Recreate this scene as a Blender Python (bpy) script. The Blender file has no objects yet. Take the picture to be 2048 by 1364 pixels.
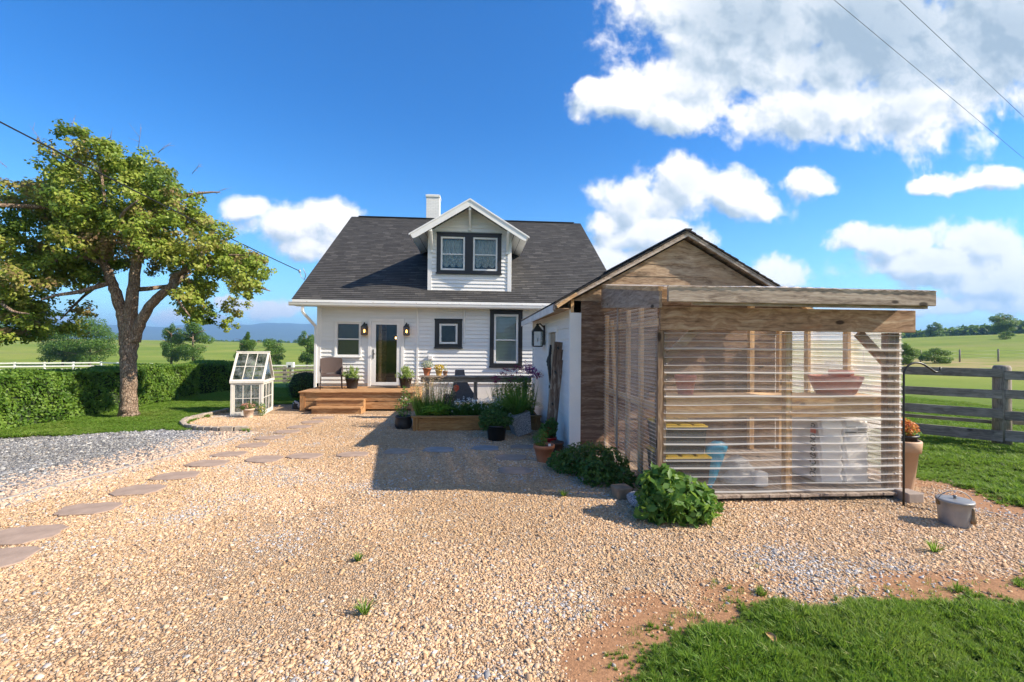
import bpy, math, random
import numpy as np
from mathutils import Vector, Matrix

S = bpy.context.scene
COL = S.collection
random.seed(7)
RNG = np.random.default_rng(11)
R = math.radians

# ------------------------------------------------------------------ camera
FOC = 910.0 / 2048.0
YAW, ROLL, PITCH = R(4.5), R(0.5), math.atan(8 / 910)
fwd = Vector((math.sin(YAW) * math.cos(PITCH), math.cos(YAW) * math.cos(PITCH), math.sin(PITCH)))
r0 = Vector((math.cos(YAW), -math.sin(YAW), 0)); u0 = r0.cross(fwd)
rt = r0 * math.cos(ROLL) + u0 * math.sin(ROLL); up = u0 * math.cos(ROLL) - r0 * math.sin(ROLL)
cam = bpy.data.cameras.new('camera')
cam.sensor_width = 36; cam.lens = 36 * FOC; cam.clip_start = 0.05; cam.clip_end = 20000
camo = bpy.data.objects.new('camera', cam); COL.objects.link(camo)
M = Matrix((rt, up, -fwd)).transposed().to_4x4(); M.translation = Vector((0, 0, 1.8))
camo.matrix_world = M
S.camera = camo

# ------------------------------------------------------------------ light and exposure
SUN_TO = Vector((1.0, -0.26, 0.74)).normalized()
SUN_EL = math.asin(SUN_TO.z); SUN_AZ = math.atan2(SUN_TO.x, SUN_TO.y)
sl = bpy.data.lights.new('sun', 'SUN'); sl.energy = 4.6; sl.angle = R(0.53); sl.color = (1.0, 0.88, 0.72)
so = bpy.data.objects.new('sun', sl); COL.objects.link(so)
so.rotation_euler = (-SUN_TO).to_track_quat('-Z', 'Y').to_euler(); so.location = (30, -6, 30)
S.view_settings.view_transform = 'Standard'; S.view_settings.look = 'None'
S.view_settings.gamma = 1.0; S.view_settings.exposure = 1.10
S.cycles.max_bounces = 10; S.cycles.transparent_max_bounces = 24
S.cycles.diffuse_bounces = 4; S.cycles.glossy_bounces = 3; S.cycles.transmission_bounces = 6
S.cycles.volume_bounces = 0
S.cycles.sample_clamp_indirect = 6.0
S.cycles.caustics_reflective = False; S.cycles.caustics_refractive = False


class NT:
    """short node-tree writer"""
    def __init__(s, tree): s.t = tree
    def n(s, typ, ins=None, **kw):
        nd = s.t.nodes.new(typ)
        for k, v in kw.items(): setattr(nd, k, v)
        if ins:
            for k, v in ins.items():
                sk = nd.inputs[k]
                if isinstance(v, bpy.types.NodeSocket): s.t.links.new(v, sk)
                else: sk.default_value = v
        return nd
    def math(s, op, a, b=0.0, c=None, clamp=False):
        nd = s.n('ShaderNodeMath', operation=op, use_clamp=clamp)
        for i, v in enumerate((a, b, c)):
            if v is None: continue
            if isinstance(v, bpy.types.NodeSocket): s.t.links.new(v, nd.inputs[i])
            else: nd.inputs[i].default_value = v
        return nd.outputs[0]
    def vmath(s, op, a, b=None, scale=None):
        nd = s.n('ShaderNodeVectorMath', operation=op)
        for i, v in enumerate((a, b)):
            if v is None: continue
            if isinstance(v, bpy.types.NodeSocket): s.t.links.new(v, nd.inputs[i])
            else: nd.inputs[i].default_value = v
        if scale is not None: nd.inputs['Scale'].default_value = scale
        return nd
    def mix(s, f, a, b, blend='MIX'):
        nd = s.n('ShaderNodeMix', data_type='RGBA', blend_type=blend)
        for k, v in ((0, f), (6, a), (7, b)):
            if isinstance(v, bpy.types.NodeSocket): s.t.links.new(v, nd.inputs[k])
            else: nd.inputs[k].default_value = (v if k == 0 else c4(v))
        return nd.outputs[2]
    def ramp(s, f, stops, interp='LINEAR'):
        nd = s.n('ShaderNodeValToRGB')
        el = nd.color_ramp.elements
        nd.color_ramp.interpolation = interp
        while len(el) < len(stops): el.new(0.5)
        for e, (p, c) in zip(el, stops): e.position = p; e.color = c4(c)
        s.t.links.new(f, nd.inputs[0])
        return nd.outputs[0]
    def noise(s, vec, scale, detail=3, rough=0.55, out=0, dist=0.0):
        nd = s.n('ShaderNodeTexNoise', {'Scale': scale, 'Detail': detail, 'Roughness': rough, 'Distortion': dist})
        if vec is not None: s.t.links.new(vec, nd.inputs['Vector'])
        return nd.outputs[out]
    def smooth(s, v, a, b):
        nd = s.n('ShaderNodeMapRange', interpolation_type='SMOOTHSTEP')
        s.t.links.new(v, nd.inputs[0]); nd.inputs[1].default_value = a; nd.inputs[2].default_value = b
        return nd.outputs[0]


def c4(c):
    if isinstance(c, (int, float)): return (c, c, c, 1)
    return tuple(c) + (1,) if len(c) == 3 else tuple(c)


# ------------------------------------------------------------------ sky: Nishita with cumulus clouds by direction
W = bpy.data.worlds.new('World'); S.world = W; W.use_nodes = True
wt = W.node_tree; wt.nodes.clear(); w = NT(wt)
CLOUDS = [(0.57, 0.655, 0.19, 0.11, 0.05), (0.624, 0.757, 0.29, 0.165, 0.07), (0.934, 0.753, 0.418, 0.226, 0.06), (1.271, 0.774, 0.333, 0.22, 0.06), (0.505, 0.609, 0.18, 0.09, 0.05), (0.324, 0.555, 0.098, 0.048, 0.05), (0.772, 0.543, 0.198, 0.082, 0.05), (0.447, 0.544, 0.141, 0.057, 0.05), (1.011, 0.572, 0.23, 0.09, 0.05), (0.249, 0.574, 0.029, 0.034, 0.05), (0.343, 0.318, 0.087, 0.077, 0.03), (0.471, 0.351, 0.1, 0.078, 0.04), (0.602, 0.344, 0.102, 0.055, 0.03), (0.663, 0.334, 0.048, 0.037, 0.03), (0.303, 0.283, 0.063, 0.047, 0.03), (0.402, 0.246, 0.151, 0.051, 0.03), (0.344, 0.194, 0.127, 0.045, 0.02), (0.694, 0.156, 0.067, 0.049, 0.02), (0.76, 0.39, 0.068, 0.03, 0.04), (1.218, 0.405, 0.125, 0.027, 0.14), (1.075, 0.394, 0.045, 0.016, 0.14), (0.96, 0.25, 0.158, 0.04, 0.03), (1.205, 0.262, 0.144, 0.058, 0.03), (1.075, 0.205, 0.245, 0.05, 0.02), (1.244, 0.161, 0.132, 0.06, 0.02), (1.127, 0.105, 0.285, 0.03, 0.02), (-0.469, 0.283, 0.056, 0.028, -0.2), (-0.377, 0.246, 0.108, 0.051, 0.03), (-0.304, 0.265, 0.063, 0.045, 0.03), (-0.366, 0.201, 0.067, 0.028, 0.03), (-0.935, 0.095, 0.042, 0.016, 0.02), (-0.415, 0.078, 0.082, 0.021, 0.02), (-0.507, 0.09, 0.05, 0.015, 0.02), (-0.577, 0.047, 0.09, 0.015, 0.01), (-0.877, 0.043, 0.114, 0.014, 0.01)]
grp = bpy.data.node_groups.new('cloud_field', 'ShaderNodeTree')
grp.interface.new_socket('P', in_out='INPUT', socket_type='NodeSocketVector')
grp.interface.new_socket('D', in_out='OUTPUT', socket_type='NodeSocketFloat'); grp.interface.new_socket('K', in_out='OUTPUT', socket_type='NodeSocketFloat')
g = NT(grp); gi = g.n('NodeGroupInput'); go = g.n('NodeGroupOutput')
P = gi.outputs[0]
n1 = g.n('ShaderNodeTexNoise', {'Vector': P, 'Scale': 6.0, 'Detail': 5.0, 'Roughness': 0.6})
wv = g.vmath('SUBTRACT', n1.outputs['Color'], (0.5, 0.5, 0.5)).outputs[0]
wv = g.vmath('MULTIPLY', wv, (0.13, 0.085, 0.0)).outputs[0]
pw = g.vmath('ADD', P, wv).outputs[0]
best = None; big = None
for (cx, cy, rx, ry, ro) in CLOUDS:
    mp = g.n('ShaderNodeMapping', {'Vector': pw, 'Location': (cx, cy, 0), 'Rotation': (0, 0, ro), 'Scale': (rx * 1.12, ry * 1.15, 1)}, vector_type='TEXTURE')
    ln = g.vmath('LENGTH', mp.outputs[0]).outputs['Value']
    best = ln if best is None else g.math('MINIMUM', best, ln)
    if ry > .07 or rx > .125:
        tk = g.math('MULTIPLY', g.math('SUBTRACT', 1.0, ln), min(1.25, ry / .15))
        big = tk if big is None else g.math('MAXIMUM', big, tk)
fb = g.noise(P, 8.0, 10, 0.60, dist=0.12)
fb = g.math('MULTIPLY', g.math('SUBTRACT', fb, 0.50), 2.25)
den = g.math('ADD', g.math('SUBTRACT', 1.06, best), fb)
grp.links.new(den, go.inputs[0]); grp.links.new(g.math('ADD', big, g.math('MULTIPLY', fb, 0.20)), go.inputs[1])

tc = w.n('ShaderNodeTexCoord')
sx = w.n('ShaderNodeSeparateXYZ', {'Vector': tc.outputs['Generated']})
ay = w.math('MAXIMUM', w.math('ABSOLUTE', sx.outputs[1]), 0.03)
uu = w.math('DIVIDE', sx.outputs[0], ay); vv = w.math('DIVIDE', sx.outputs[2], ay)
pc = w.n('ShaderNodeCombineXYZ', {0: uu, 1: vv, 2: 0.0}).outputs[0]
pl = w.vmath('ADD', pc, (0.022, 0.034, 0.0)).outputs[0]
g1 = w.n('ShaderNodeGroup', {0: pc}, node_tree=grp); g2 = w.n('ShaderNodeGroup', {0: pl}, node_tree=grp)
d1, d2 = g1.outputs[0], g2.outputs[0]
back = w.math('MULTIPLY', w.math('MAXIMUM', w.smooth(sx.outputs[1], 0.0, -0.30), w.smooth(sx.outputs[0], -0.74, -0.90)), 1.15)  # unseen white cloud added behind and far left of the camera as fill light
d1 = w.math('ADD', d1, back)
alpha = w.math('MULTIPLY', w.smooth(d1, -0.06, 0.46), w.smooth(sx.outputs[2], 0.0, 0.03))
lit = w.math('ADD', w.math('MULTIPLY', w.math('SUBTRACT', g1.outputs[0], d2), 0.95), 0.86, clamp=True)
thick = w.smooth(g1.outputs[1], -0.05, 1.25)
lit = w.math('SUBTRACT', lit, w.math('MULTIPLY', thick, 0.78), clamp=True)
ccol = w.ramp(lit, [(0.0, (1.35, 1.70, 2.05)), (0.30, (1.9, 2.2, 2.5)), (0.55, (2.6, 2.8, 3.0)), (0.78, (3.6, 3.55, 3.55)), (1.0, (4.3, 4.15, 4.0))])
sky = w.n('ShaderNodeTexSky', sky_type='NISHITA', sun_disc=False, sun_elevation=SUN_EL, sun_rotation=SUN_AZ,
          altitude=200, air_density=1.0, dust_density=0.6, ozone_density=2.2)
hs = w.n('ShaderNodeHueSaturation', {'Hue': 0.5, 'Saturation': 1.22, 'Value': 1.0, 'Color': sky.outputs[0]})
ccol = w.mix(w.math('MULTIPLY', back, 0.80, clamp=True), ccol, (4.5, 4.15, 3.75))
skyc = w.mix(1.0, hs.outputs[0], w.mix(w.smooth(sx.outputs[2], 0.0, 0.48), (0.50, 0.73, 0.85), (0.10, 0.45, 0.70)), 'MULTIPLY')
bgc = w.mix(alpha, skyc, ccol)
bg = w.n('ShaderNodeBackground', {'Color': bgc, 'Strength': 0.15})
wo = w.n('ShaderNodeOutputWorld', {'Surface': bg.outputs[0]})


# ------------------------------------------------------------------ object helpers
def tag(o, label=None, cat=None, group=None, kind=None):
    if label: o['label'] = label
    if cat: o['category'] = cat
    if group: o['group'] = group
    if kind: o['kind'] = kind
    return o


def thing(name, label, cat, loc=(0, 0, 0), rz=0.0, group=None):
    o = bpy.data.objects.new(name, None); COL.objects.link(o)
    o.empty_display_size = 0.2
    o.location = loc; o.rotation_euler = (0, 0, rz)
    return tag(o, label, cat, group)


def copy_tree(o, parent=None):
    c = o.copy(); COL.objects.link(c)
    if parent: c.parent = parent
    for ch in o.children: copy_tree(ch, c)
    return c


def root_loc(p):
    while p.parent: p = p.parent
    return p.location.copy()


def finish(name, me, mats, parent=None, label=None, world=False):
    o = bpy.data.objects.new(name, me)
    for m in (mats if isinstance(mats, (list, tuple)) else [mats]): me.materials.append(m)
    COL.objects.link(o)
    if parent:
        o.parent = parent
        if world: me.transform(Matrix.Translation(-root_loc(parent)))
    if label: o['label'] = label
    return o


class MB:
    """collects shapes into one mesh"""
    def __init__(s): s.v = []; s.f = []; s.uv = []; s.mi = []; s.sm = []
    def face(s, pts, uv=None, mi=0, sm=False):
        b = len(s.v); s.v += [tuple(p) for p in pts]
        s.f.append(tuple(range(b, b + len(pts)))); s.uv.append(uv); s.mi.append(mi); s.sm.append(sm)
    def box(s, x0, x1, y0, y1, z0, z1, mi=0, Mx=None):
        c = [(x0, y0, z0), (x1, y0, z0), (x1, y1, z0), (x0, y1, z0), (x0, y0, z1), (x1, y0, z1), (x1, y1, z1), (x0, y1, z1)]
        if Mx is not None: c = [tuple(Mx @ Vector(p)) for p in c]
        b = len(s.v); s.v += c
        for q in ((3, 2, 1, 0), (4, 5, 6, 7), (0, 1, 5, 4), (1, 2, 6, 5), (2, 3, 7, 6), (3, 0, 4, 7)):
            s.f.append(tuple(b + i for i in q)); s.uv.append(None); s.mi.append(mi); s.sm.append(False)
        return s
    def bar(s, a, b, wd, th, mi=0, side=(0, 0, 1)):
        """square bar from a to b: wd across `side` cross axis, th along it"""
        a, b = Vector(a), Vector(b); d = (b - a); L = d.length; d.normalize()
        sd = Vector(side); x = d.cross(sd)
        if x.length < 1e-4: x = d.cross(Vector((1, 0, 0)))
        x.normalize(); z = x.cross(d)
        Mx = Matrix((x, d, z)).transposed().to_4x4(); Mx.translation = a
        return s.box(-wd / 2, wd / 2, 0, L, -th / 2, th / 2, mi, Mx)
    def prism(s, poly, a0, a1, axis='y', mi=0):
        """polygon (2-D) extruded along axis from a0 to a1"""
        f = {'y': lambda p, a: (p[0], a, p[1]), 'x': lambda p, a: (a, p[0], p[1]), 'z': lambda p, a: (p[0], p[1], a)}[axis]
        n = len(poly); b = len(s.v)
        s.v += [f(p, a0) for p in poly] + [f(p, a1) for p in poly]
        fs = [tuple(b + i for i in range(n)), tuple(b + n + i for i in reversed(range(n)))]
        fs += [(b + i, b + n + i, b + n + (i + 1) % n, b + (i + 1) % n) for i in range(n)]
        for q in fs: s.f.append(q); s.uv.append(None); s.mi.append(mi); s.sm.append(False)
        return s
    def tube(s, pts, rad, n=8, mi=0, cap=True, sm=True):
        pts = [Vector(p) for p in pts]
        if not isinstance(rad, (list, tuple)): rad = [rad] * len(pts)
        b = len(s.v); x = None
        for i, p in enumerate(pts):
            d = (pts[min(i + 1, len(pts) - 1)] - pts[max(i - 1, 0)]).normalized()
            if x is None:
                x = d.cross(Vector((0, 0, 1)))
                if x.length < 0.05: x = d.cross(Vector((1, 0, 0)))
            x = (x - d * x.dot(d)).normalized(); y = d.cross(x)
            for k in range(n):
                t = 2 * math.pi * k / n
                s.v.append(tuple(p + (x * math.cos(t) + y * math.sin(t)) * rad[i]))
        for i in range(len(pts) - 1):
            for k in range(n):
                q = (b + i * n + k, b + i * n + (k + 1) % n, b + (i + 1) * n + (k + 1) % n, b + (i + 1) * n + k)
                s.f.append(q); s.uv.append(None); s.mi.append(mi); s.sm.append(sm)
        if cap:
            for e in (0, len(pts) - 1):
                q = [b + e * n + k for k in range(n)]
                if e == 0: q.reverse()
                s.f.append(tuple(q)); s.uv.append(None); s.mi.append(mi); s.sm.append(False)
        return s
    def lathe(s, prof, c=(0, 0, 0), n=28, mi=0, sm=True, ell=(1, 1)):
        """profile [(r,z)…] turned round the z axis at c"""
        b = len(s.v)
        for r, z in prof:
            for k in range(n):
                t = 2 * math.pi * k / n
                s.v.append((c[0] + r * math.cos(t) * ell[0], c[1] + r * math.sin(t) * ell[1], c[2] + z))
        for i in range(len(prof) - 1):
            for k in range(n):
                s.f.append((b + i * n + k, b + i * n + (k + 1) % n, b + (i + 1) * n + (k + 1) % n, b + (i + 1) * n + k))
                s.uv.append(None); s.mi.append(mi); s.sm.append(sm)
        for e in (0, len(prof) - 1):
            if prof[e][0] > 1e-4:
                q = [b + e * n + k for k in range(n)]
                if e == 0: q.reverse()
                s.f.append(tuple(q)); s.uv.append(None); s.mi.append(mi); s.sm.append(False)
        return s
    def build(s, name, mats, parent=None, bevel=0.0, label=None, world=False, autosmooth=False):
        me = bpy.data.meshes.new(name); me.from_pydata(s.v, [], s.f)
        me.polygons.foreach_set('material_index', s.mi); me.polygons.foreach_set('use_smooth', s.sm)
        if any(u is not None for u in s.uv):
            ul = me.uv_layers.new(name='UVMap'); k = 0
            for f, u in zip(s.f, s.uv):
                for j in range(len(f)):
                    ul.data[k].uv = u[j] if u else (0, 0); k += 1
        me.update()
        o = finish(name, me, mats, parent, label, world)
        if bevel:
            md = o.modifiers.new('bevel', 'BEVEL'); md.width = bevel; md.segments = 2; md.limit_method = 'ANGLE'; md.angle_limit = R(40)
        return o


def np_mesh(name, verts, tris, attrs=None, smooth=False):
    """mesh from arrays (triangles or quads); attrs: {name: per-face floats}"""
    verts = np.asarray(verts, np.float32); tris = np.asarray(tris, np.int32)
    k = tris.shape[1]
    me = bpy.data.meshes.new(name)
    me.vertices.add(len(verts)); me.vertices.foreach_set('co', verts.ravel())
    me.loops.add(tris.size); me.loops.foreach_set('vertex_index', tris.ravel())
    me.polygons.add(len(tris)); me.polygons.foreach_set('loop_start', np.arange(0, tris.size, k, dtype=np.int32))
    if smooth: me.polygons.foreach_set('use_smooth', np.ones(len(tris), bool))
    me.update(calc_edges=True)
    for a, val in (attrs or {}).items():
        at = me.attributes.new(a, 'FLOAT', 'FACE'); at.data.foreach_set('value', np.asarray(val, np.float32))
    return me


def unit(a):
    return a / np.maximum(np.linalg.norm(a, axis=1, keepdims=True), 1e-6)


def leaf_mesh(name, P, Nn, L, Wd, rnd=None, fold=0.25, T=None):
    """many small folded leaves: P base points, Nn facing, L lengths, Wd widths"""
    n = len(P); P = np.asarray(P, float); Nn = unit(np.asarray(Nn, float))
    L = np.broadcast_to(L, (n,)); Wd = np.broadcast_to(Wd, (n,))
    if T is None: T = RNG.normal(size=(n, 3))
    T = unit(T - Nn * (T * Nn).sum(1, keepdims=True)); B = np.cross(Nn, T)
    a = P - T * (L * 0.5)[:, None]; c = P + T * (L * 0.5)[:, None] - Nn * (L * 0.12)[:, None]
    m = P - T * (L * 0.04)[:, None] - Nn * (Wd * fold)[:, None] * -1
    b = m + B * (Wd * 0.5)[:, None] - Nn * (Wd * fold)[:, None]; d = m - B * (Wd * 0.5)[:, None] - Nn * (Wd * fold)[:, None]
    V = np.stack([a, b, c, d], 1).reshape(-1, 3)
    i = np.arange(n)[:, None] * 4
    F = np.concatenate([i + np.array([[0, 1, 2]]), i + np.array([[0, 2, 3]])], 0)
    if rnd is None: rnd = RNG.random(n)
    return np_mesh(name, V, F, {'rnd': np.concatenate([rnd, rnd])})


def blade_mesh(name, base, tip_off, wd, bend=0.35, rnd=None, seg=3):
    """curved grass blades: base points, vectors to the tip, width"""
    base = np.asarray(base, float); tip_off = np.asarray(tip_off, float); n = len(base)
    side = np.cross(tip_off, np.array([0, 0, 1.0])[None] + RNG.normal(size=(n, 3)) * 0.3); side = unit(side)
    wd = np.broadcast_to(wd, (n,)); rows = []
    hor = tip_off.copy(); hor[:, 2] = 0
    for j in range(seg + 1):
        t = j / seg
        c = base + tip_off * t + np.array([0, 0, 1.0]) * (np.linalg.norm(hor, axis=1) * bend * (4 * t * (1 - t)) )[:, None]
        ww = wd * (1 - t ** 1.6) * 0.5 + 0.0004
        rows.append(c + side * ww[:, None]); rows.append(c - side * ww[:, None])
    V = np.stack(rows, 1).reshape(-1, 3); m = 2 * (seg + 1); i = np.arange(n)[:, None] * m
    F = np.concatenate([i + np.array([[2 * j, 2 * j + 1, 2 * j + 3, 2 * j + 2]]) for j in range(seg)], 0)
    if rnd is None: rnd = RNG.random(n)
    return np_mesh(name, V, F, {'rnd': np.tile(rnd, seg)})


def join_np(name, meshes):
    """several meshes made by np_mesh into one (materials by order)"""
    V = []; nv = 0; me = bpy.data.meshes.new(name); loops = []; starts = []; mats = []; rn = []; k = 0
    for mi, a in enumerate(meshes):
        co = np.empty(len(a.vertices) * 3, np.float32); a.vertices.foreach_get('co', co); V.append(co)
        li = np.empty(len(a.loops), np.int32); a.loops.foreach_get('vertex_index', li); loops.append(li + nv)
        st = np.empty(len(a.polygons), np.int32); a.polygons.foreach_get('loop_start', st); starts.append(st + k)
        mats.append(np.full(len(a.polygons), mi, np.int32))
        r = np.zeros(len(a.polygons), np.float32)
        if 'rnd' in a.attributes: a.attributes['rnd'].data.foreach_get('value', r)
        rn.append(r); nv += len(a.vertices); k += len(li); bpy.data.meshes.remove(a)
    V = np.concatenate(V); L = np.concatenate(loops); St = np.concatenate(starts)
    me.vertices.add(nv); me.vertices.foreach_set('co', V); me.loops.add(len(L)); me.loops.foreach_set('vertex_index', L)
    me.polygons.add(len(St)); me.polygons.foreach_set('loop_start', St); me.polygons.foreach_set('material_index', np.concatenate(mats))
    me.update(calc_edges=True)
    at = me.attributes.new('rnd', 'FLOAT', 'FACE'); at.data.foreach_set('value', np.concatenate(rn))
    return me


# ------------------------------------------------------------------ materials
def new_mat(name):
    m = bpy.data.materials.new(name); m.use_nodes = True
    t = m.node_tree; t.nodes.clear()
    return m, NT(t)


def out(t, sh, disp=None):
    t.n('ShaderNodeOutputMaterial', {'Surface': sh})


def pbsdf(t, col, rough=0.6, **kw):
    ins = {'Base Color': col if isinstance(col, bpy.types.NodeSocket) else c4(col), 'Roughness': rough}
    for k, v in kw.items(): ins[k.replace('_', ' ')] = v
    return t.n('ShaderNodeBsdfPrincipled', ins)


def simple(name, col, rough=0.6, metal=0.0, var=0.12, scale=9.0, bump=0.0, bscale=60.0, spec=0.5, dirt=None):
    m, t = new_mat(name)
    oc = t.n('ShaderNodeTexCoord').outputs['Object']
    nz = t.noise(oc, scale, 4)
    lo = [c * (1 - var) for c in col]; hi = [min(1, c * (1 + var)) for c in col]
    c = t.ramp(nz, [(0.3, lo), (0.7, hi)])
    if dirt:
        dn = t.noise(oc, dirt[1], 6, 0.7)
        c = t.mix(t.smooth(dn, dirt[2], dirt[2] + 0.12), c, dirt[0])
    b = pbsdf(t, c, rough, Metallic=metal, Specular_IOR_Level=spec)
    if bump:
        bp = t.n('ShaderNodeBump', {'Strength': bump, 'Distance': 0.01, 'Height': t.noise(oc, bscale, 4)})
        t.t.links.new(bp.outputs[0], b.inputs['Normal'])
    out(t, b.outputs[0]); return m


def wood(name, dark, mid, light, axis='x', rough=0.75, scale=1.0, bump=0.35, knots=True, patches=None):
    """grain running along one axis"""
    m, t = new_mat(name)
    oc = t.n('ShaderNodeTexCoord').outputs['Object']
    sc = {'x': (1.3, 22, 22), 'y': (22, 1.3, 22), 'z': (22, 22, 1.3)}[axis]
    mp = t.n('ShaderNodeMapping', {'Vector': oc, 'Scale': tuple(k * scale for k in sc)}).outputs[0]
    wz = t.noise(oc, 2.2, 2)
    mp = t.vmath('ADD', mp, t.vmath('SCALE', t.n('ShaderNodeTexNoise', {'Vector': oc, 'Scale': 2.4, 'Detail': 2.0}).outputs['Color'], scale=3.0).outputs[0]).outputs[0]
    gr = t.noise(mp, 1.0, 7, 0.68)
    fine = t.noise(t.n('ShaderNodeMapping', {'Vector': oc, 'Scale': tuple(k * 4 * scale for k in sc)}).outputs[0], 1.0, 3, 0.6)
    c = t.ramp(gr, [(0.30, dark), (0.5, mid), (0.68, light)])
    c = t.mix(t.math('MULTIPLY', t.smooth(fine, 0.50, 0.72), 0.55), c, [k * 0.55 for k in dark])
    if patches:
        pn = t.noise(t.n('ShaderNodeMapping', {'Vector': oc, 'Scale': tuple(max(0.8, k * 0.12) for k in sc)}).outputs[0], 1.6, 5, 0.7)
        c = t.mix(t.smooth(pn, patches[1], patches[1] + 0.14), c, patches[0])
    if knots:
        vo = t.n('ShaderNodeTexVoronoi', {'Vector': t.n('ShaderNodeMapping', {'Vector': oc, 'Scale': tuple(3.2 if k > 2 else 1.4 for k in sc)}).outputs[0], 'Scale': 1.0, 'Randomness': 1.0})
        c = t.mix(t.smooth(vo.outputs['Distance'], 0.10, 0.055), c, [k * 0.4 for k in dark])
    b = pbsdf(t, c, rough, Specular_IOR_Level=0.25)
    bp = t.n('ShaderNodeBump', {'Strength': bump, 'Distance': 0.008, 'Height': gr})
    t.t.links.new(bp.outputs[0], b.inputs['Normal'])
    out(t, b.outputs[0]); return m


def foliage(name, cols, trans=0.4, rough=0.5, tint=(0.5, 0.75, 0.12), spec=0.3):
    """leaf colours picked by each leaf's own random value"""
    m, t = new_mat(name)
    r = t.n('ShaderNodeAttribute', attribute_name='rnd').outputs['Fac']
    n = len(cols)
    c = t.ramp(r, [(i / max(1, n - 1), cc) for i, cc in enumerate(cols)])
    b = pbsdf(t, c, rough, Specular_IOR_Level=spec)
    tr = t.n('ShaderNodeBsdfTranslucent', {'Color': t.mix(0.5, c, tint, 'MIX')})
    mx = t.n('ShaderNodeMixShader', {0: trans, 1: b.outputs[0], 2: tr.outputs[0]})
    out(t, mx.outputs[0]); return m


def glass(name, tint=(0.92, 0.95, 0.95), dirt=0.0, refl=0.06):
    m, t = new_mat(name)
    tr = t.n('ShaderNodeBsdfTransparent', {'Color': c4(tint)})
    gl = t.n('ShaderNodeBsdfGlossy', {'Color': (1, 1, 1, 1), 'Roughness': 0.02})
    fr = t.n('ShaderNodeFresnel', {'IOR': 1.5}).outputs[0]
    f = t.math('ADD', t.math('MULTIPLY', fr, 0.75), refl, clamp=True)
    sh = t.n('ShaderNodeMixShader', {0: f, 1: tr.outputs[0], 2: gl.outputs[0]}).outputs[0]
    if dirt:
        oc = t.n('ShaderNodeTexCoord').outputs['Object']
        dn = t.smooth(t.noise(oc, 5.0, 5, 0.7), 0.35, 0.8)
        df = t.n('ShaderNodeBsdfDiffuse', {'Color': (0.7, 0.72, 0.68, 1)})
        sh = t.n('ShaderNodeMixShader', {0: t.math('MULTIPLY', dn, dirt), 1: sh, 2: df.outputs[0]}).outputs[0]
    out(t, sh); return m


def emit(name, col, strength):
    m, t = new_mat(name)
    out(t, t.n('ShaderNodeEmission', {'Color': c4(col), 'Strength': strength}).outputs[0]); return m
# ------------------------------------------------------------------ shared materials
M_white = simple('white_paint', (0.80, 0.79, 0.77), 0.45, var=0.04, scale=3, bump=0.04, bscale=40)
def siding_mat():
    m, t = new_mat('white_siding')
    oc = t.n('ShaderNodeTexCoord').outputs['Object']
    mp = t.n('ShaderNodeMapping', {'Vector': oc, 'Scale': (0.6, 0.6, 9)}).outputs[0]
    nz = t.noise(mp, 1.0, 5, 0.6)
    c = t.ramp(nz, [(0.3, (0.72, 0.72, 0.71)), (0.65, (0.82, 0.81, 0.79))])
    st = t.noise(t.n('ShaderNodeMapping', {'Vector': oc, 'Scale': (14, 14, 0.5)}).outputs[0], 1.0, 4, 0.6)
    c = t.mix(t.math('MULTIPLY', t.smooth(st, 0.55, 0.75), 0.16), c, (0.52, 0.50, 0.46))
    b = pbsdf(t, c, 0.42)
    bp = t.n('ShaderNodeBump', {'Strength': 0.06, 'Distance': 0.01, 'Height': nz}); t.t.links.new(bp.outputs[0], b.inputs['Normal'])
    out(t, b.outputs[0]); return m
M_siding = siding_mat()
M_dark = simple('charcoal_trim', (0.012, 0.012, 0.016), 0.45, var=0.2, scale=6)
M_black = simple('black_metal', (0.015, 0.014, 0.014), 0.4, var=0.3, scale=20)
M_pane = glass('window_pane', refl=0.0)
M_found = simple('white_foundation', (0.70, 0.69, 0.66), 0.8, var=0.06, scale=5, bump=0.2, bscale=30)
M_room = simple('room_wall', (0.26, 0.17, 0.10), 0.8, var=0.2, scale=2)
M_lace, t = new_mat('lace_curtain')
oc = t.n('ShaderNodeTexCoord').outputs['Object']
lz = t.noise(t.n('ShaderNodeMapping', {'Vector': oc, 'Scale': (60, 5, 8)}).outputs[0], 1.0, 4, 0.6)
ldf = pbsdf(t, t.ramp(lz, [(0.35, (0.45, 0.46, 0.42)), (0.65, (0.85, 0.85, 0.8))]), 0.9)
ltr = t.n('ShaderNodeBsdfTransparent', {'Color': (1, 1, 1, 1)})
out(t, t.n('ShaderNodeMixShader', {0: 0.22, 1: ldf.outputs[0], 2: ltr.outputs[0]}).outputs[0])
M_blind = simple('blind_slat', (0.62, 0.66, 0.64), 0.5, var=0.05)
M_bulb = emit('amber_bulb', (1.0, 0.55, 0.16), 5.0)
M_amber = glass('amber_glass', tint=(0.95, 0.75, 0.5), refl=0.03)

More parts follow.
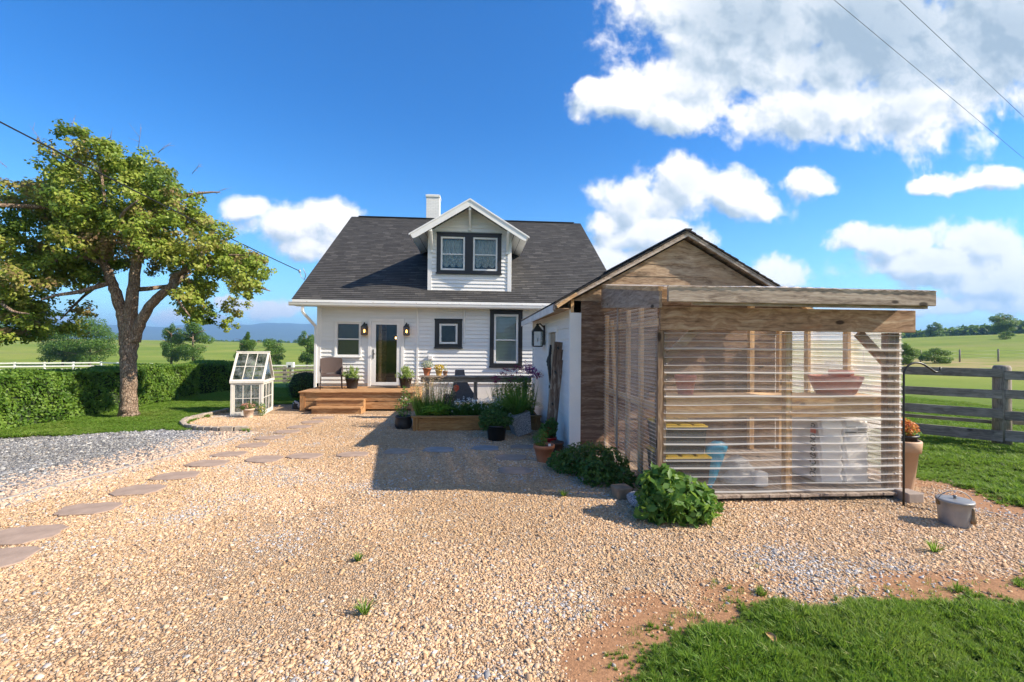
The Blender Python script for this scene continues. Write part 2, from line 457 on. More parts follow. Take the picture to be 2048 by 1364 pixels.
def shingle_mat(name, cols, row):
    m, t = new_mat(name)
    uv = t.n('ShaderNodeUVMap').outputs[0]
    br = t.n('ShaderNodeTexBrick', {'Vector': uv, 'Color1': (0, 0, 0, 1), 'Color2': (1, 1, 1, 1), 'Mortar': (0.5, 0.5, 0.5, 1), 'Scale': 1.0, 'Mortar Size': 0.004,
                                 'Brick Width': 0.24, 'Row Height': row, 'Bias': 0.0}, offset=0.37, offset_frequency=2, squash=1.3, squash_frequency=3)
    c = t.ramp(br.outputs['Color'], [(0.0, cols[0]), (0.55, cols[1]), (0.8, cols[1]), (1.0, cols[2])])
    oc = t.n('ShaderNodeTexCoord').outputs['Object']
    c = t.mix(t.math('MULTIPLY', t.noise(oc, 1.1, 4, 0.6), 0.5), c, t.mix(0.5, c, (0.105, 0.10, 0.097)))
    gr = t.noise(oc, 130.0, 2, 0.7)
    c = t.mix(0.55, c, t.ramp(gr, [(0.35, (0.02, 0.02, 0.022)), (0.7, (0.17, 0.16, 0.155))]), 'OVERLAY')
    c = t.mix(t.math('MULTIPLY', br.outputs['Fac'], 0.7), c, (0.012, 0.012, 0.013))
    b = pbsdf(t, c, 0.9, Specular_IOR_Level=0.2)
    bp = t.n('ShaderNodeBump', {'Strength': 0.5, 'Distance': 0.006, 'Height': t.math('ADD', gr, t.math('MULTIPLY', br.outputs['Color'], 0.8))})
    t.t.links.new(bp.outputs[0], b.inputs['Normal'])
    out(t, b.outputs[0]); return m
M_shing = shingle_mat('asphalt_shingle', [(0.080, 0.080, 0.082), (0.125, 0.123, 0.122), (0.20, 0.195, 0.188)], 0.125)

WARM = dict(dark=(0.22, 0.10, 0.04), mid=(0.42, 0.225, 0.10), light=(0.58, 0.36, 0.18))
M_deckx = wood('cedar_board_x', axis='x', **WARM); M_deckz = wood('cedar_board_z', axis='z', **WARM); M_decky = wood('cedar_board_y', axis='y', **WARM)
PINE = dict(dark=(0.20, 0.09, 0.025), mid=(0.33, 0.17, 0.06), light=(0.43, 0.25, 0.10))
M_bedx = wood('bed_timber_x', axis='x', **PINE); M_bedz = wood('bed_timber_z', axis='z', **PINE); M_bedy = wood('bed_timber_y', axis='y', **PINE)
GRY = dict(dark=(0.12, 0.085, 0.065), mid=(0.33, 0.26, 0.205), light=(0.50, 0.42, 0.345))
M_grayx = wood('weathered_wood_x', axis='x', **GRY); M_grayz = wood('weathered_wood_z', axis='z', **GRY); M_grayy = wood('weathered_wood_y', axis='y', **GRY)
BRN = dict(dark=(0.07, 0.04, 0.026), mid=(0.19, 0.118, 0.078), light=(0.35, 0.25, 0.175))
M_brnx = wood('dark_barn_board_x', axis='x', patches=((0.42, 0.38, 0.33), 0.70), **BRN)
FRM = dict(dark=(0.36, 0.19, 0.09), mid=(0.64, 0.41, 0.21), light=(0.76, 0.55, 0.33))
M_frmx = wood('framing_lumber_x', axis='x', **FRM); M_frmz = wood('framing_lumber_z', axis='z', **FRM); M_frmy = wood('framing_lumber_y', axis='y', **FRM)
BEAM = dict(dark=(0.13, 0.065, 0.035), mid=(0.33, 0.20, 0.12), light=(0.52, 0.38, 0.26))
M_beamx = wood('rough_beam_x', axis='x', scale=0.6, patches=((0.30, 0.13, 0.06), 0.62), **BEAM)
TAN = dict(dark=(0.17, 0.10, 0.06), mid=(0.40, 0.28, 0.18), light=(0.56, 0.43, 0.30))
M_gabx = wood('gable_board_x', axis='x', scale=0.7, patches=((0.13, 0.09, 0.06), 0.60), **TAN)


def clip_siding(mb, fr, u0, u1, z0, z1, holes=(), course=0.115, proud=0.026, ulo=None, uhi=None):
    """lap siding on a plane; fr(u, z, out) -> point; holes: (ua, ub, za, zb)"""
    ulo = ulo or (lambda z: u0); uhi = uhi or (lambda z: u1)
    zs = [z0]
    k = z0
    while k < z1 - 1e-4: k += course; zs.append(min(k, z1))
    zb = sorted(set([round(z, 4) for z in zs] + [round(h, 4) for q in holes for h in (q[2], q[3]) if z0 < h < z1]))
    def o(z, zc): return proud * (1 - (z - zc) / course) + 0.001
    ci = 0
    for a, b in zip(zb[:-1], zb[1:]):
        zc = z0 + math.floor((a - z0 + 1e-4) / course) * course
        oa, ob = o(a, zc), o(b, zc)
        cuts = sorted([(h[0], h[1]) for h in holes if h[2] < (a + b) / 2 < h[3]])
        segs = []; cur = None
        edges = [None] + [c for c in cuts] + [None]
        lo = ('L',)
        for c in cuts:
            segs.append((lo, ('V', c[0]))); lo = ('V', c[1])
        segs.append((lo, ('R',)))
        def ev(e, z): return ulo(z) if e[0] == 'L' else uhi(z) if e[0] == 'R' else e[1]
        for l, r in segs:
            la, ra, lb, rb = ev(l, a), ev(r, a), ev(l, b), ev(r, b)
            if ra - la < 1e-3 and rb - lb < 1e-3: continue
            mb.face([fr(la, a, oa), fr(ra, a, oa), fr(rb, b, ob), fr(lb, b, ob)])
            if abs(a - zc) < 1e-3: mb.face([fr(la, a, -0.004), fr(ra, a, -0.004), fr(ra, a, oa), fr(la, a, oa)])
    return mb


# ------------------------------------------------------------------ the house
YW = 13.9
HX0, HX1 = -4.67, 3.9
house = thing('farmhouse', 'white clapboard farmhouse with charcoal shingle roof, front dormer and white chimney', 'house', (0, YW, 0))
hb = dict(parent=house, world=True)
# openings (inside of each casing)
OP1 = (-4.14, -3.46, 1.44, 2.415)         # plain window by the door
OPD = (-3.17, -2.20, 0.53, 2.50)         # storm door
OP2 = (-1.12, -0.56, 1.82, 2.41)         # small square window
OP3 = (0.535, 1.288, 1.215, 2.70)        # tall window
front = lambda u, z, o: (u, YW - o, z)
mb = MB()
clip_siding(mb, front, HX0, HX1, 0.62, 2.90, [OP1, OPD, OP2, OP3])
# side and back walls
for X, sgn in ((HX0, -1), (HX1, 1)):
    fr = (lambda X, sgn: lambda u, z, o: (X + sgn * o, u, z))(X, sgn)
    clip_siding(mb, fr, YW, 25.4, 0.62, 7.0, [], ulo=lambda z: YW + max(0, (z - 2.95) / .667), uhi=lambda z: 25.4 - max(0, (z - 2.95) / .667))
clip_siding(mb, lambda u, z, o: (u, 25.4 + o, z), HX0, HX1, 0.62, 2.9)
mb.build('wall', M_siding, **hb)
mb = MB()
mb.box(HX0 + .02, HX1 - .02, YW + .012, YW + .2, 0, 0.64); mb.box(HX0 + .02, HX0 + .2, YW + .2, 25.38, 0, 0.64); mb.box(HX1 - .2, HX1 - .02, YW + .2, 25.38, 0, .64); mb.box(HX0 + .2, HX1 - .2, 25.2, 25.38, 0, .64)
mb.build('foundation', M_found, **hb)
# corner boards and vertical joint trims
mb = MB()
mb.box(HX0 - .03, HX0 + .085, YW - .04, YW + .001, 0.62, 2.89); mb.box(HX0 - .04, HX0 - .001, YW + .001, YW + .09, 0.62, 2.89)
mb.build('corner_board', M_white, bevel=.004, **hb)
MB().box(-1.79, -1.73, YW - .038, YW + .001, 0.56, 2.89).build('corner_board', M_white, bevel=.004, **hb)
MB().box(HX1 - .085, HX1 + .03, YW - .04, YW + .001, 0.62, 2.89).build('corner_board', M_white, bevel=.004, **hb)
mb = MB(); mb.box(-.382, -.345, YW - .05, YW - .018, 1.86, 2.88); mb.lathe([(.0, 0), (.03, .002), (.03, .03), (0, .032)], (-.36, YW - .034, 1.84), 10)
mb.build('conduit', M_white, bevel=.006, **hb)
mb = MB(); mb.box(-1.43, -1.31, YW - .10, YW - .01, 1.345, 1.465); mb.box(-1.445, -1.295, YW - .025, YW - .005, 1.33, 1.48)
mb.build('vent_box', M_white, bevel=.006, label='small white box sticking out of the siding', **hb)
# dim room behind the openings
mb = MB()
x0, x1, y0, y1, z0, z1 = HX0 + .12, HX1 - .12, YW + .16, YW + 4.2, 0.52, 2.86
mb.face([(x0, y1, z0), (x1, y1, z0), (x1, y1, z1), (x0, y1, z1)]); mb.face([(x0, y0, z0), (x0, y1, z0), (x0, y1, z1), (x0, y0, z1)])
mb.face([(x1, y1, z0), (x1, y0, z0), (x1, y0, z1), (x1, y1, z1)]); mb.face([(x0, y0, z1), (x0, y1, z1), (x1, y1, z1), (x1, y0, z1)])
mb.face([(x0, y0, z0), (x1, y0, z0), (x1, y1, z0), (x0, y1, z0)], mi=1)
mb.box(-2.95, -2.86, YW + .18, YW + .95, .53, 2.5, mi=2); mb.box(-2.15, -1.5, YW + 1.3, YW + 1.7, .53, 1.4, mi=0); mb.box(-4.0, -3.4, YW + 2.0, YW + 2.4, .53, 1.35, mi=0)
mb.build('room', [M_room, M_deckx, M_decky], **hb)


def window(name, label, x0, x1, z0, z1, cw, y, casing, dbl=True, top=None, parent=house, sill=0.04):
    """a window in the wall facing the camera; x0..z1 is the outside of its casing"""
    mb = MB(); p = .042
    mb.box(x0, x0 + cw, y - p, y - .002, z0, z1); mb.box(x1 - cw, x1, y - p, y - .002, z0, z1)
    mb.box(x0 + cw, x1 - cw, y - p, y - .002, z1 - cw, z1); mb.box(x0 + cw, x1 - cw, y - p, y - .002, z0, z0 + cw)
    mb.box(x0 - .012, x1 + .012, y - p - .02, y - p + .001, z1 - .03, z1 + .012); mb.box(x0 - .02, x1 + .02, y - p - .035, y - p + .001, z0 - .005, z0 + sill)
    wdw = mb.build(name, casing, parent, bevel=.003, label=label, world=True)
    a, b, c, d = x0 + cw, x1 - cw, z0 + cw, z1 - cw
    return wdw, a, b, c, d


def frame_in(wdw, a, b, c, d, y, fw=.05, mid=None, mat=None):
    """white frame, sash bars and panes inside the opening a..b, c..d"""
    mat = mat or M_white
    mb = MB(); y0, y1 = y - .022, y + .09
    mb.box(a + .001, a + fw, y0, y1, c + .001, d - .001); mb.box(b - fw, b - .001, y0, y1, c + .001, d - .001)
    mb.box(a + fw, b - fw, y0, y1, d - fw, d - .001); mb.box(a + fw, b - fw, y0 - .012, y1, c + .001, c + fw)
    mb.build('frame', mat, wdw, bevel=.003, world=True)
    a, b, c, d = a + fw, b - fw, c + fw, d - fw
    parts = [(c, d)] if mid is None else [(c, mid), (mid, d)]
    if mid is not None:
        MB().box(a, b, y + .005, y + .05, mid - .018, mid + .018).build('meeting_rail', mat, wdw, bevel=.003, world=True)
    for k, (e, f) in enumerate(parts):
        mb = MB(); yy = y + .035 - .012 * k
        mb.box(a, b, yy, yy + .004, e, f); mb.build('pane', M_pane, wdw, world=True)
    return a, b, c, d


def curtain(parent, a, b, c, d, y, lace=False):
    mb = MB(); nx = 40
    def top(u): return d - .0
    def pleat(x): return .014 * math.sin(x * 95) + .008 * math.sin(x * 41 + 1)
    mid = c + (d - c) * .42 if lace else c
    rows = 6
    def sheet(za, zb, yo, amp, scal=False):
        g = []
        for j in range(rows + 1):
            row = []
            for i in range(nx + 1):
                x = a + (b - a) * i / nx; t = j / rows
                lo = za
                if scal:
                    s = abs(math.sin((i / nx) * math.pi * 3)); lo = za + .10 * (1 - s ** .7)
                row.append((x, yo + pleat(x) * amp * (1 if not scal else 1.2) + (.03 * math.sin(t * 14 + abs(math.sin(i / nx * math.pi * 3)) * 4) if scal else 0), lo + (zb - lo) * t))
            g.append(row)
        for j in range(rows):
            for i in range(nx): mb.face([g[j][i], g[j][i + 1], g[j + 1][i + 1], g[j + 1][i]], sm=True)
    if lace:
        sheet(mid, d, y + .03, 1.0); rows = 12; sheet(c + .06, mid + .03, y, 1.0, True)
    else: sheet(c, d, y, 1)
    mb.build('curtain', M_lace, parent, world=True)


# plain white window beside the door
w1, a, b, c, d = window('window', 'plain white double hung window with grey shade behind its panes', -4.19, -3.41, 1.39, 2.465, .05, YW, M_white, sill=.03)
a, b, c, d = frame_in(w1, a, b, c, d, YW, .03, 1.935)
M_shade = simple('grey_shade', (0.10, 0.105, 0.095), 0.9, var=0.1, scale=3)
MB().box(a, b, YW + .12, YW + .13, c, d).build('shade', M_shade, w1, world=True)
# small square window
w2, a, b, c, d = window('window', 'small square window with wide charcoal trim', -1.249, -.428, 1.68, 2.566, .135, YW, M_dark)
frame_in(w2, a, b, c, d, YW, .06)
# tall window with blinds
w3, a, b, c, d = window('window', 'tall charcoal trimmed window with closed blinds', .412, 1.409, 1.112, 2.863, .125, YW, M_dark)
a, b, c, d = frame_in(w3, a, b, c, d, YW, .065, 1.95)
mb = MB()
z = c + .02
while z < d:
    mb.bar((a, YW + .11, z), (b, YW + .11, z), .045, .003, side=(0, 1.3, -1)); z += .042
mb.build('blind', M_blind, w3, world=True)

# storm door
mb = MB()
x0, x1, z0, z1 = -3.215, -2.155, .53, 2.555
mb.box(x0, x0 + .09, YW - .05, YW + .06, z0, z1); mb.box(x1 - .09, x1, YW - .05, YW + .06, z0, z1); mb.box(x0 + .09, x1 - .09, YW - .05, YW + .06, z1 - .09, z1)
mb.build('door_casing', M_white, bevel=.004, **hb)
mb = MB(); x0, x1, z1 = -3.122, -2.248, 2.462; y0, y1 = YW - .035, YW + .0
mb.box(x0, x0 + .135, y0, y1, z0 + .03, z1); mb.box(x1 - .125, x1, y0, y1, z0 + .03, z1); mb.box(x0 + .135, x1 - .125, y0, y1, z1 - .085, z1); mb.box(x0 + .135, x1 - .125, y0, y1, z0 + .03, z0 + .125)
door = mb.build('door', M_white, bevel=.004, label='white full glass storm door', **hb)
mb = MB(); mb.box(x0 + .135, x1 - .125, y0 + .012, y0 + .017, z0 + .125, z1 - .085); mb.build('door_pane', M_pane, door, world=True)
mb = MB(); mb.box(-3.075, -3.045, y0 - .012, y0 + .001, 1.36, 1.63); mb.tube([(-3.06, y0 - .01, 1.5), (-3.06, y0 - .05, 1.5), (-2.985, y0 - .055, 1.5)], .012, 8)
mb.build('handle', M_black, door, world=True)

# eaves, gutter, roof
EY, EZ, SL = 13.55, 3.07, .667
RX0, RX1 = -5.31, 4.53; RIDGE = 19.70; RZ = EZ + (RIDGE - EY) * SL
mb = MB()
L = math.hypot(1, SL); course = .125; dy = course / L
def roof_side(s):
    # s=+1 front slope, -1 back slope
    n = int((RIDGE - EY) / dy) + 1
    for i in range(n):
        ya, yb = EY + i * dy, min(EY + (i + 1) * dy, RIDGE)
        za, zb = EZ + (ya - EY) * SL, EZ + (yb - EY) * SL
        if s < 0: ya, yb = 2 * RIDGE - ya, 2 * RIDGE - yb
        va = i * course; vb = va + course
        lift = .016
        pts = [(RX0, ya, za + lift), (RX1, ya, za + lift), (RX1, yb, zb + .003), (RX0, yb, zb + .003)]
        uv = [(RX0, va + .001), (RX1, va + .001), (RX1, vb - .001), (RX0, vb - .001)]
        mb.face(pts if s > 0 else pts[::-1], uv if s > 0 else uv[::-1])
        lo = [(RX0, ya, za - .004), (RX1, ya, za - .004), (RX1, ya, za + lift), (RX0, ya, za + lift)]
        mb.face(lo if s > 0 else lo[::-1], [(RX0, va), (RX1, va), (RX1, va + .002), (RX0, va + .002)])
roof_side(1); roof_side(-1)
roof = mb.build('roof', M_shing, label='dark grey asphalt shingle roof', **hb)
mb = MB()
mb.bar((RX0 + .3, RIDGE, RZ + .02), (RX1 - .3, RIDGE, RZ + .02), .16, .03); mb.build('ridge_cap', M_dark, roof, world=True)
# deck of the roof (white rake and soffit underneath)
mb = MB(); T = .13
for s in (1, -1):
    e = EY if s > 0 else 2 * RIDGE - EY
    poly = [(e, EZ - .006), (RIDGE, RZ - .006), (RIDGE, RZ - T), (e, EZ - T + .03)]
    mb.prism(poly, RX0 + .015, RX1 - .015, 'x')
mb.box(RX0 + .03, RX1 - .03, EY + .03, YW - .0, 2.885, 2.915)
mb.build('soffit', M_white, **hb)
# gutter: an open trough on hangers, and its downspout
mb = MB(); prof = [(y + .1, z + .005) for y, z in ((13.445, 2.975), (13.445, 2.875), (13.36, 2.868), (13.335, 2.90), (13.325, 2.965), (13.318, 2.978), (13.332, 2.982), (13.34, 2.905), (13.365, 2.88), (13.438, 2.885), (13.438, 2.975))]
mb.prism(prof, RX0 - .04, RX1 + .03, 'x')
gut = mb.build('gutter', M_white, **hb)
x = RX0 + .45
while x < RX1:
    MB().box(x, x + .022, 13.43, 13.55, 2.978, 2.995).build('gutter_hanger', M_grayx, gut, world=True); x += .62
mb = MB()
for a_, b_ in (((-4.98, 13.49, 2.87), (-4.98, 13.49, 2.70)), ((-4.98, 13.49, 2.70), (-4.73, 13.86, 2.30)), ((-4.73, 13.86, 2.30), (-4.73, 13.86, .2))):
    mb.bar(a_, b_, .075, .055, side=(0, 1, 0))
mb.build('downspout', M_white, bevel=.008, **hb)

# chimney
M_brick, t = new_mat('white_brick')
oc = t.n('ShaderNodeTexCoord').outputs['Object']
sxx = t.n('ShaderNodeSeparateXYZ', {0: oc}); cxx = t.n('ShaderNodeCombineXYZ', {0: t.math('ADD', sxx.outputs[0], sxx.outputs[1]), 1: sxx.outputs[2], 2: 0.0})
br = t.n('ShaderNodeTexBrick', {'Vector': cxx.outputs[0], 'Color1': (.80, .79, .77, 1), 'Color2': (.74, .73, .71, 1), 'Mortar': (.62, .61, .6, 1), 'Scale': 1.0, 'Mortar Size': .006, 'Brick Width': .21, 'Row Height': .07})
b_ = pbsdf(t, br.outputs['Color'], .7); bp = t.n('ShaderNodeBump', {'Strength': .4, 'Distance': .006, 'Height': t.math('SUBTRACT', 1.0, br.outputs['Fac'])}); t.t.links.new(bp.outputs[0], b_.inputs['Normal']); out(t, b_.outputs[0])
mb = MB(); mb.box(-2.19, -1.63, 19.68, 20.24, 6.4, 8.12); mb.box(-2.215, -1.605, 19.655, 20.265, 8.12, 8.22); mb.box(-2.15, -1.67, 19.72, 20.2, 8.22, 8.25)
mb.build('chimney', M_brick, bevel=.006, **hb)

# dormer
DY = 14.17; DX0, DX1 = -1.47, 1.035; DC = -.225
ax, az = DC, 6.17; tx, tz = 1.775, 5.085; dsl = (az - tz) / tx
def dtop(x): return az - .12 - abs(x - ax) * dsl
mb = MB()
HOLE = (-1.13, .645, 4.075, 5.12)
zmax = dtop(ax)
clip_siding(mb, lambda u, z, o: (u, DY - o, z), DX0, DX1, 3.46, zmax, [HOLE],
            ulo=lambda z: max(DX0, ax - (zmax - z) / dsl), uhi=lambda z: min(DX1, ax + (zmax - z) / dsl))
for X, sg in ((DX0, -1), (DX1, 1)):
    fr = (lambda X, sg: lambda u, z, o: (X + sg * o, u, z))(X, sg)
    clip_siding(mb, fr, DY, 17, 3.5, dtop(X) - .0, [], ulo=lambda z: DY, uhi=lambda z: max(DY, EY + (z - EZ) / SL))
dorm = mb.build('dormer', M_siding, label='front dormer with white clapboards', **hb)
for X, s in ((DX0, 0), (DX1, 1)):
    MB().box(X - .04 if s == 0 else X - .085, X + .085 if s == 0 else X + .04, DY - .04, DY + .001, 3.44, 5.33).build('corner_board', M_white, dorm, bevel=.003, world=True)
# dormer roof: two slopes back into the main roof
mb = MB(); FY = 13.66
def on_main(z): return EY + (z - EZ) / SL
for s in (-1, 1):
    n = 14
    for i in range(n):
        f0, f1 = i / n, (i + 1) / n
        xa, xb = ax + s * tx * (1 - f0), ax + s * tx * (1 - f1); za, zb = tz + (az - tz) * f0, tz + (az - tz) * f1
        ya, yb = on_main(za) + .12, on_main(zb) + .12
        p = [(xa, FY, za + .014), (xa, ya, za + .014), (xb, yb, zb + .003), (xb, FY, zb + .003)]
        uv = [(FY, i * .148), (ya, i * .148), (yb, i * .148 + .148), (FY, i * .148 + .148)]
        mb.face(p if s < 0 else p[::-1], uv if s < 0 else uv[::-1])
        mb.face([(xa, FY, za - .004), (xa, ya, za - .004), (xa, ya, za + .014), (xa, FY, za + .014)], [(FY, 0), (ya, 0), (ya, .002), (FY, .002)])
    # thickness
    ya, yb = on_main(tz), on_main(az); k = .10
    A = [(ax + s * tx, FY, tz - .005), (ax + s * tx, ya, tz - .005), (ax, yb, az - .005), (ax, FY, az - .005)]
    B = [(x, y, z - .03) for x, y, z in A]
    for q in ([A[0], A[1], B[1], B[0]], [A[0], A[3], B[3], B[0]]): mb.face(q, [(0, 0), (1, 0), (1, .01), (0, .01)])
mb.build('dormer_roof', M_shing, **hb)
mb = MB()
for s in (-1, 1):     # boarded white soffit
    nb = 9
    for i in range(nb):
        f0, f1 = i / nb + .004, (i + 1) / nb - .004
        xa, xb = ax + s * tx * (1 - f0), ax + s * tx * (1 - f1); za, zb = tz + (az - tz) * f0 - .045, tz + (az - tz) * f1 - .045
        ya, yb = on_main(za) - .03, on_main(zb) - .03
        p = [(xa, FY + .03, za), (xb, FY + .03, zb), (xb, yb, zb), (xa, ya, za)]; q = [(x, y, z - .012) for x, y, z in p]
        mb.face(p); mb.face(q[::-1])
        mb.face([p[0], p[3], q[3], q[0]]); mb.face([p[1], p[2], q[2], q[1]])
mb.build('dormer_soffit', M_white, **hb)
mb = MB()
for s in (-1, 1):
    X0, X1 = ax, ax + s * (tx - .01)
    z0_, z1_ = az - .012, tz - .012
    poly = [(X0, z0_), (X1, z1_), (X1 - s * .09, z1_ - .14), (X1 - s * .2, z1_ - .095), (X0, z0_ - .215)]
    mb.prism(poly, FY - .032 - (.002 if s > 0 else 0), FY + .002, 'y')
    poly = [(X0, z0_ + .02), (X1 + s * .03, z1_ + .0), (X1 + s * .03, z1_ - .05), (X0, z0_ - .035)]
    mb.prism(poly, FY - .05 - (.002 if s > 0 else 0), FY - .034, 'y')
mb.build('bargeboard', M_white, bevel=.003, **hb)
for x, zt, zb_ in ((-1.385, 5.25, 4.62), (DC, 5.92, 5.33), (.935, 5.25, 4.62)):
    mb = MB()
    mb.box(x - .04, x + .04, DY - .085, DY - .02, zb_, zt); mb.box(x - .038, x + .038, FY + .01, DY - .085, zt - .09, zt - .002)
    mb.bar((x, DY - .07, zb_ + .1), (x, FY + .06, zt - .06), .07, .07, side=(1, 0, 0))
    mb.build('bracket', M_white, bevel=.004, **hb)
# dormer twin window
wd, a, b, c, d = window('dormer_window', 'twin window with one charcoal frame and lace curtains', -1.24, .757, 3.975, 5.256, .12, DY, M_dark, sill=.05)
MB().box(-.37, -.125, DY - .042, DY - .004, c, d).build('mullion', M_dark, wd, bevel=.003, world=True)
for xa, xb in ((-1.12, -.37), (-.125, .637)):
    aa, bb, cc, dd = frame_in(wd, xa, xb, c, d, DY, .055, 4.6)
    curtain(wd, aa, bb, cc, dd, DY + .11, lace=True)
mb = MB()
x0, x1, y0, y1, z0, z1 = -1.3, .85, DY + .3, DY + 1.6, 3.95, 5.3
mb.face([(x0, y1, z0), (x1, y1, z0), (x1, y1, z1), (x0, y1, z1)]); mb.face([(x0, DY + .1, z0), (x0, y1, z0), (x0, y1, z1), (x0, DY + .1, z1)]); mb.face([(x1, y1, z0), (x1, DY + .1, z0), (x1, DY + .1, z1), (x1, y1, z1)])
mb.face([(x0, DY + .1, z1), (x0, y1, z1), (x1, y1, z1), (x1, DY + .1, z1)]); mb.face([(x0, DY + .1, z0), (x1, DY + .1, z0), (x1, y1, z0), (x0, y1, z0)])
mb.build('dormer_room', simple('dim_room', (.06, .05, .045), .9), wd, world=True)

# pendant lamp inside the hall
pen = thing('pendant_lamp', 'round amber pendant lamp glowing behind the storm door', 'lamp', (-2.62, YW + 1.6, 2.0))
mb = MB(); mb.lathe([(.02, .16), (.14, .10), (.17, 0), (.12, -.09), (.02, -.10)], n=20); mb.build('lamp_shade', simple('rattan', (.30, .18, .08), .7), pen)
mb = MB(); mb.tube([(0, 0, .16), (0, 0, .85)], .006, 6); mb.build('cord', M_black, pen)
for k in range(3):
    mb = MB(); mb.lathe([(.0, -.03), (.025, -.01), (.025, .015), (0, .03)], (.07 * math.cos(k * 2.1), -.15, .02 * k - .03), 10); mb.build('bulb', M_bulb, pen)


# lanterns
def lantern(label, loc, rz, s=1.0, lit=True, group=None):
    o = thing('wall_lantern', label, 'wall lamp', loc, rz, group)
    mb = MB(); mb.box(-.06 * s, .06 * s, -.015, 0, -.02, .30 * s); mb.tube([(0, -.01, .27 * s), (0, -.07 * s, .33 * s), (0, -.11 * s, .30 * s)], .012 * s, 8)
    mb.build('backplate', M_black, o, bevel=.003)
    mb = MB(); yc = -.11 * s; h = .075 * s
    mb.box(-h, h, yc - h, yc + h, -.05 * s, -.03 * s)
    for sx_ in (-1, 1):
        for sy_ in (-1, 1): mb.box(sx_ * h - .008 * s, sx_ * h + .008 * s, yc + sy_ * h - .008 * s, yc + sy_ * h + .008 * s, -.03 * s, .20 * s)
    mb.box(-h - .012, h + .012, yc - h - .012, yc + h + .012, .20 * s, .215 * s)
    for k in range(6): f = 1 - k * .13; mb.box(-h * f, h * f, yc - h * f, yc + h * f, .215 * s + k * .014 * s, .229 * s + k * .014 * s)
    mb.lathe([(.012 * s, 0), (.028 * s, .02 * s), (.01 * s, .04 * s)], (0, yc, .295 * s), 10)
    mb.build('cage', M_black, o)
    mb = MB(); q = h - .006
    mb.box(-q, q, yc - q, yc + q, -.028 * s, .198 * s); mb.build('lantern_glass', M_amber if lit else M_pane, o)
    mb = MB()
    mb.lathe([(.0, 0), (.018, .01), (.022, .05), (.012, .09), (0, .1)], (0, yc, .03 * s), 10)
    mb.build('bulb', M_bulb if lit else M_white, o)
    return o
lantern('black wall lantern with amber bulb, between the plain window and the storm door', (-3.305, YW - .02, 2.10), 0, 1.0)
lantern('black wall lantern with amber bulb, between the storm door and the small square window', (-2.075, YW - .02, 2.10), 0, 1.0)
# ------------------------------------------------------------------ deck with steps
deck = thing('wooden_deck', 'low cedar deck with two wide steps in front of the storm door', 'deck', (-3.07, 12.35, 0))
db = dict(parent=deck, world=True)
DX = (-4.6, -1.6); DFY = 12.35; DZ = .53
mb = MB(); y = DFY - .03
while y < YW - .03:
    y2 = min(y + .138, YW - .02)
    mb.box(DX[0] - .03, DX[1] + .03, y, y2 - .006, DZ - .035, DZ); y += .14
mb.build('deck_board', M_deckx, bevel=.004, **db)
mb = MB(); mb.box(DX[0] + .13, DX[1] - .13, DFY + .02, DFY + .055, .28, DZ - .036); mb.build('fascia_board', M_deckx, bevel=.004, **db)
mb = MB(); mb.box(DX[0] + .13, DX[1] - .13, DFY + .03, DFY + .06, .06, .272); mb.build('skirt_board', M_deckx, bevel=.004, **db)
for X in (DX[0], DX[1] - .03):
    mb = MB(); mb.box(X, X + .03, DFY + .13, YW - .05, .28, DZ - .036); mb.box(X + .002, X + .028, DFY + .13, YW - .05, .04, .274)
    mb.build('side_board', M_decky, bevel=.004, **db)
for X in (DX[0], DX[1] - .13):
    mb = MB(); mb.box(X, X + .13, DFY, DFY + .13, 0, DZ - .036); mb.build('post', M_deckz, bevel=.005, **db)
st = MB(); SX = (-4.14, -2.90)
st.box(SX[0] + .03, SX[1] - .06, DFY - .20, DFY - .175, .02, .315); st.box(SX[0] + .0, SX[1] - .06, DFY - .46, DFY - .435, .0, .14)
st.box(SX[1] - .055, SX[1] - .01, DFY - .20, DFY + .019, 0, .315); st.box(SX[1] - .055, SX[1] - .01, DFY - .46, DFY - .201, 0, .14)
st.box(SX[0] + .03, SX[0] + .07, DFY - .174, DFY + .019, 0, .315); st.box(SX[0] + .03, SX[0] + .07, DFY - .434, DFY - .201, 0, .14)
steps = st.build('steps', M_deckx, bevel=.004, **db)
mb = MB(); mb.box(SX[0], SX[1], DFY - .23, DFY - .10, .316, .352); mb.box(SX[0], SX[1], DFY - .094, DFY + .018, .316, .352); mb.build('tread', M_deckx, steps, bevel=.004, world=True)
mb = MB(); mb.box(SX[0] - .06, SX[1] - .02, DFY - .50, DFY - .36, .141, .177); mb.box(SX[0] - .06, SX[1] - .02, DFY - .354, DFY - .202, .141, .177); mb.build('tread', M_deckx, steps, bevel=.004, world=True)
M_mat_ = simple('coir', (.17, .13, .09), .95, var=.35, scale=60, bump=.5)
tag(MB().box(-3.1, -2.3, YW - .55, YW - .12, .531, .545).build('doormat', M_mat_, bevel=.004), 'brown coir doormat lying on the deck before the storm door', 'doormat')

# small grey and black hose bundle beside the deck
hose = thing('garden_hose', 'small dark garden hose coil with grey nozzle, on the ground beside the deck corner', 'hose', (-4.86, 12.9, 0))
mb = MB()
for k in range(4):
    mb.tube([(.13 * math.cos(a) * (1 - .06 * k), .13 * math.sin(a), .03 + .045 * k + .03 * math.sin(a)) for a in [i * math.pi / 8 for i in range(17)]], .022, 8, cap=False)
mb.build('coil', M_black, hose)
mb = MB(); mb.tube([(-.06, -.05, .22), (.04, -.08, .15), (.12, -.12, .05)], [.02, .045, .05], 10); mb.build('nozzle', simple('grey_plastic', (.35, .36, .40), .5), hose)

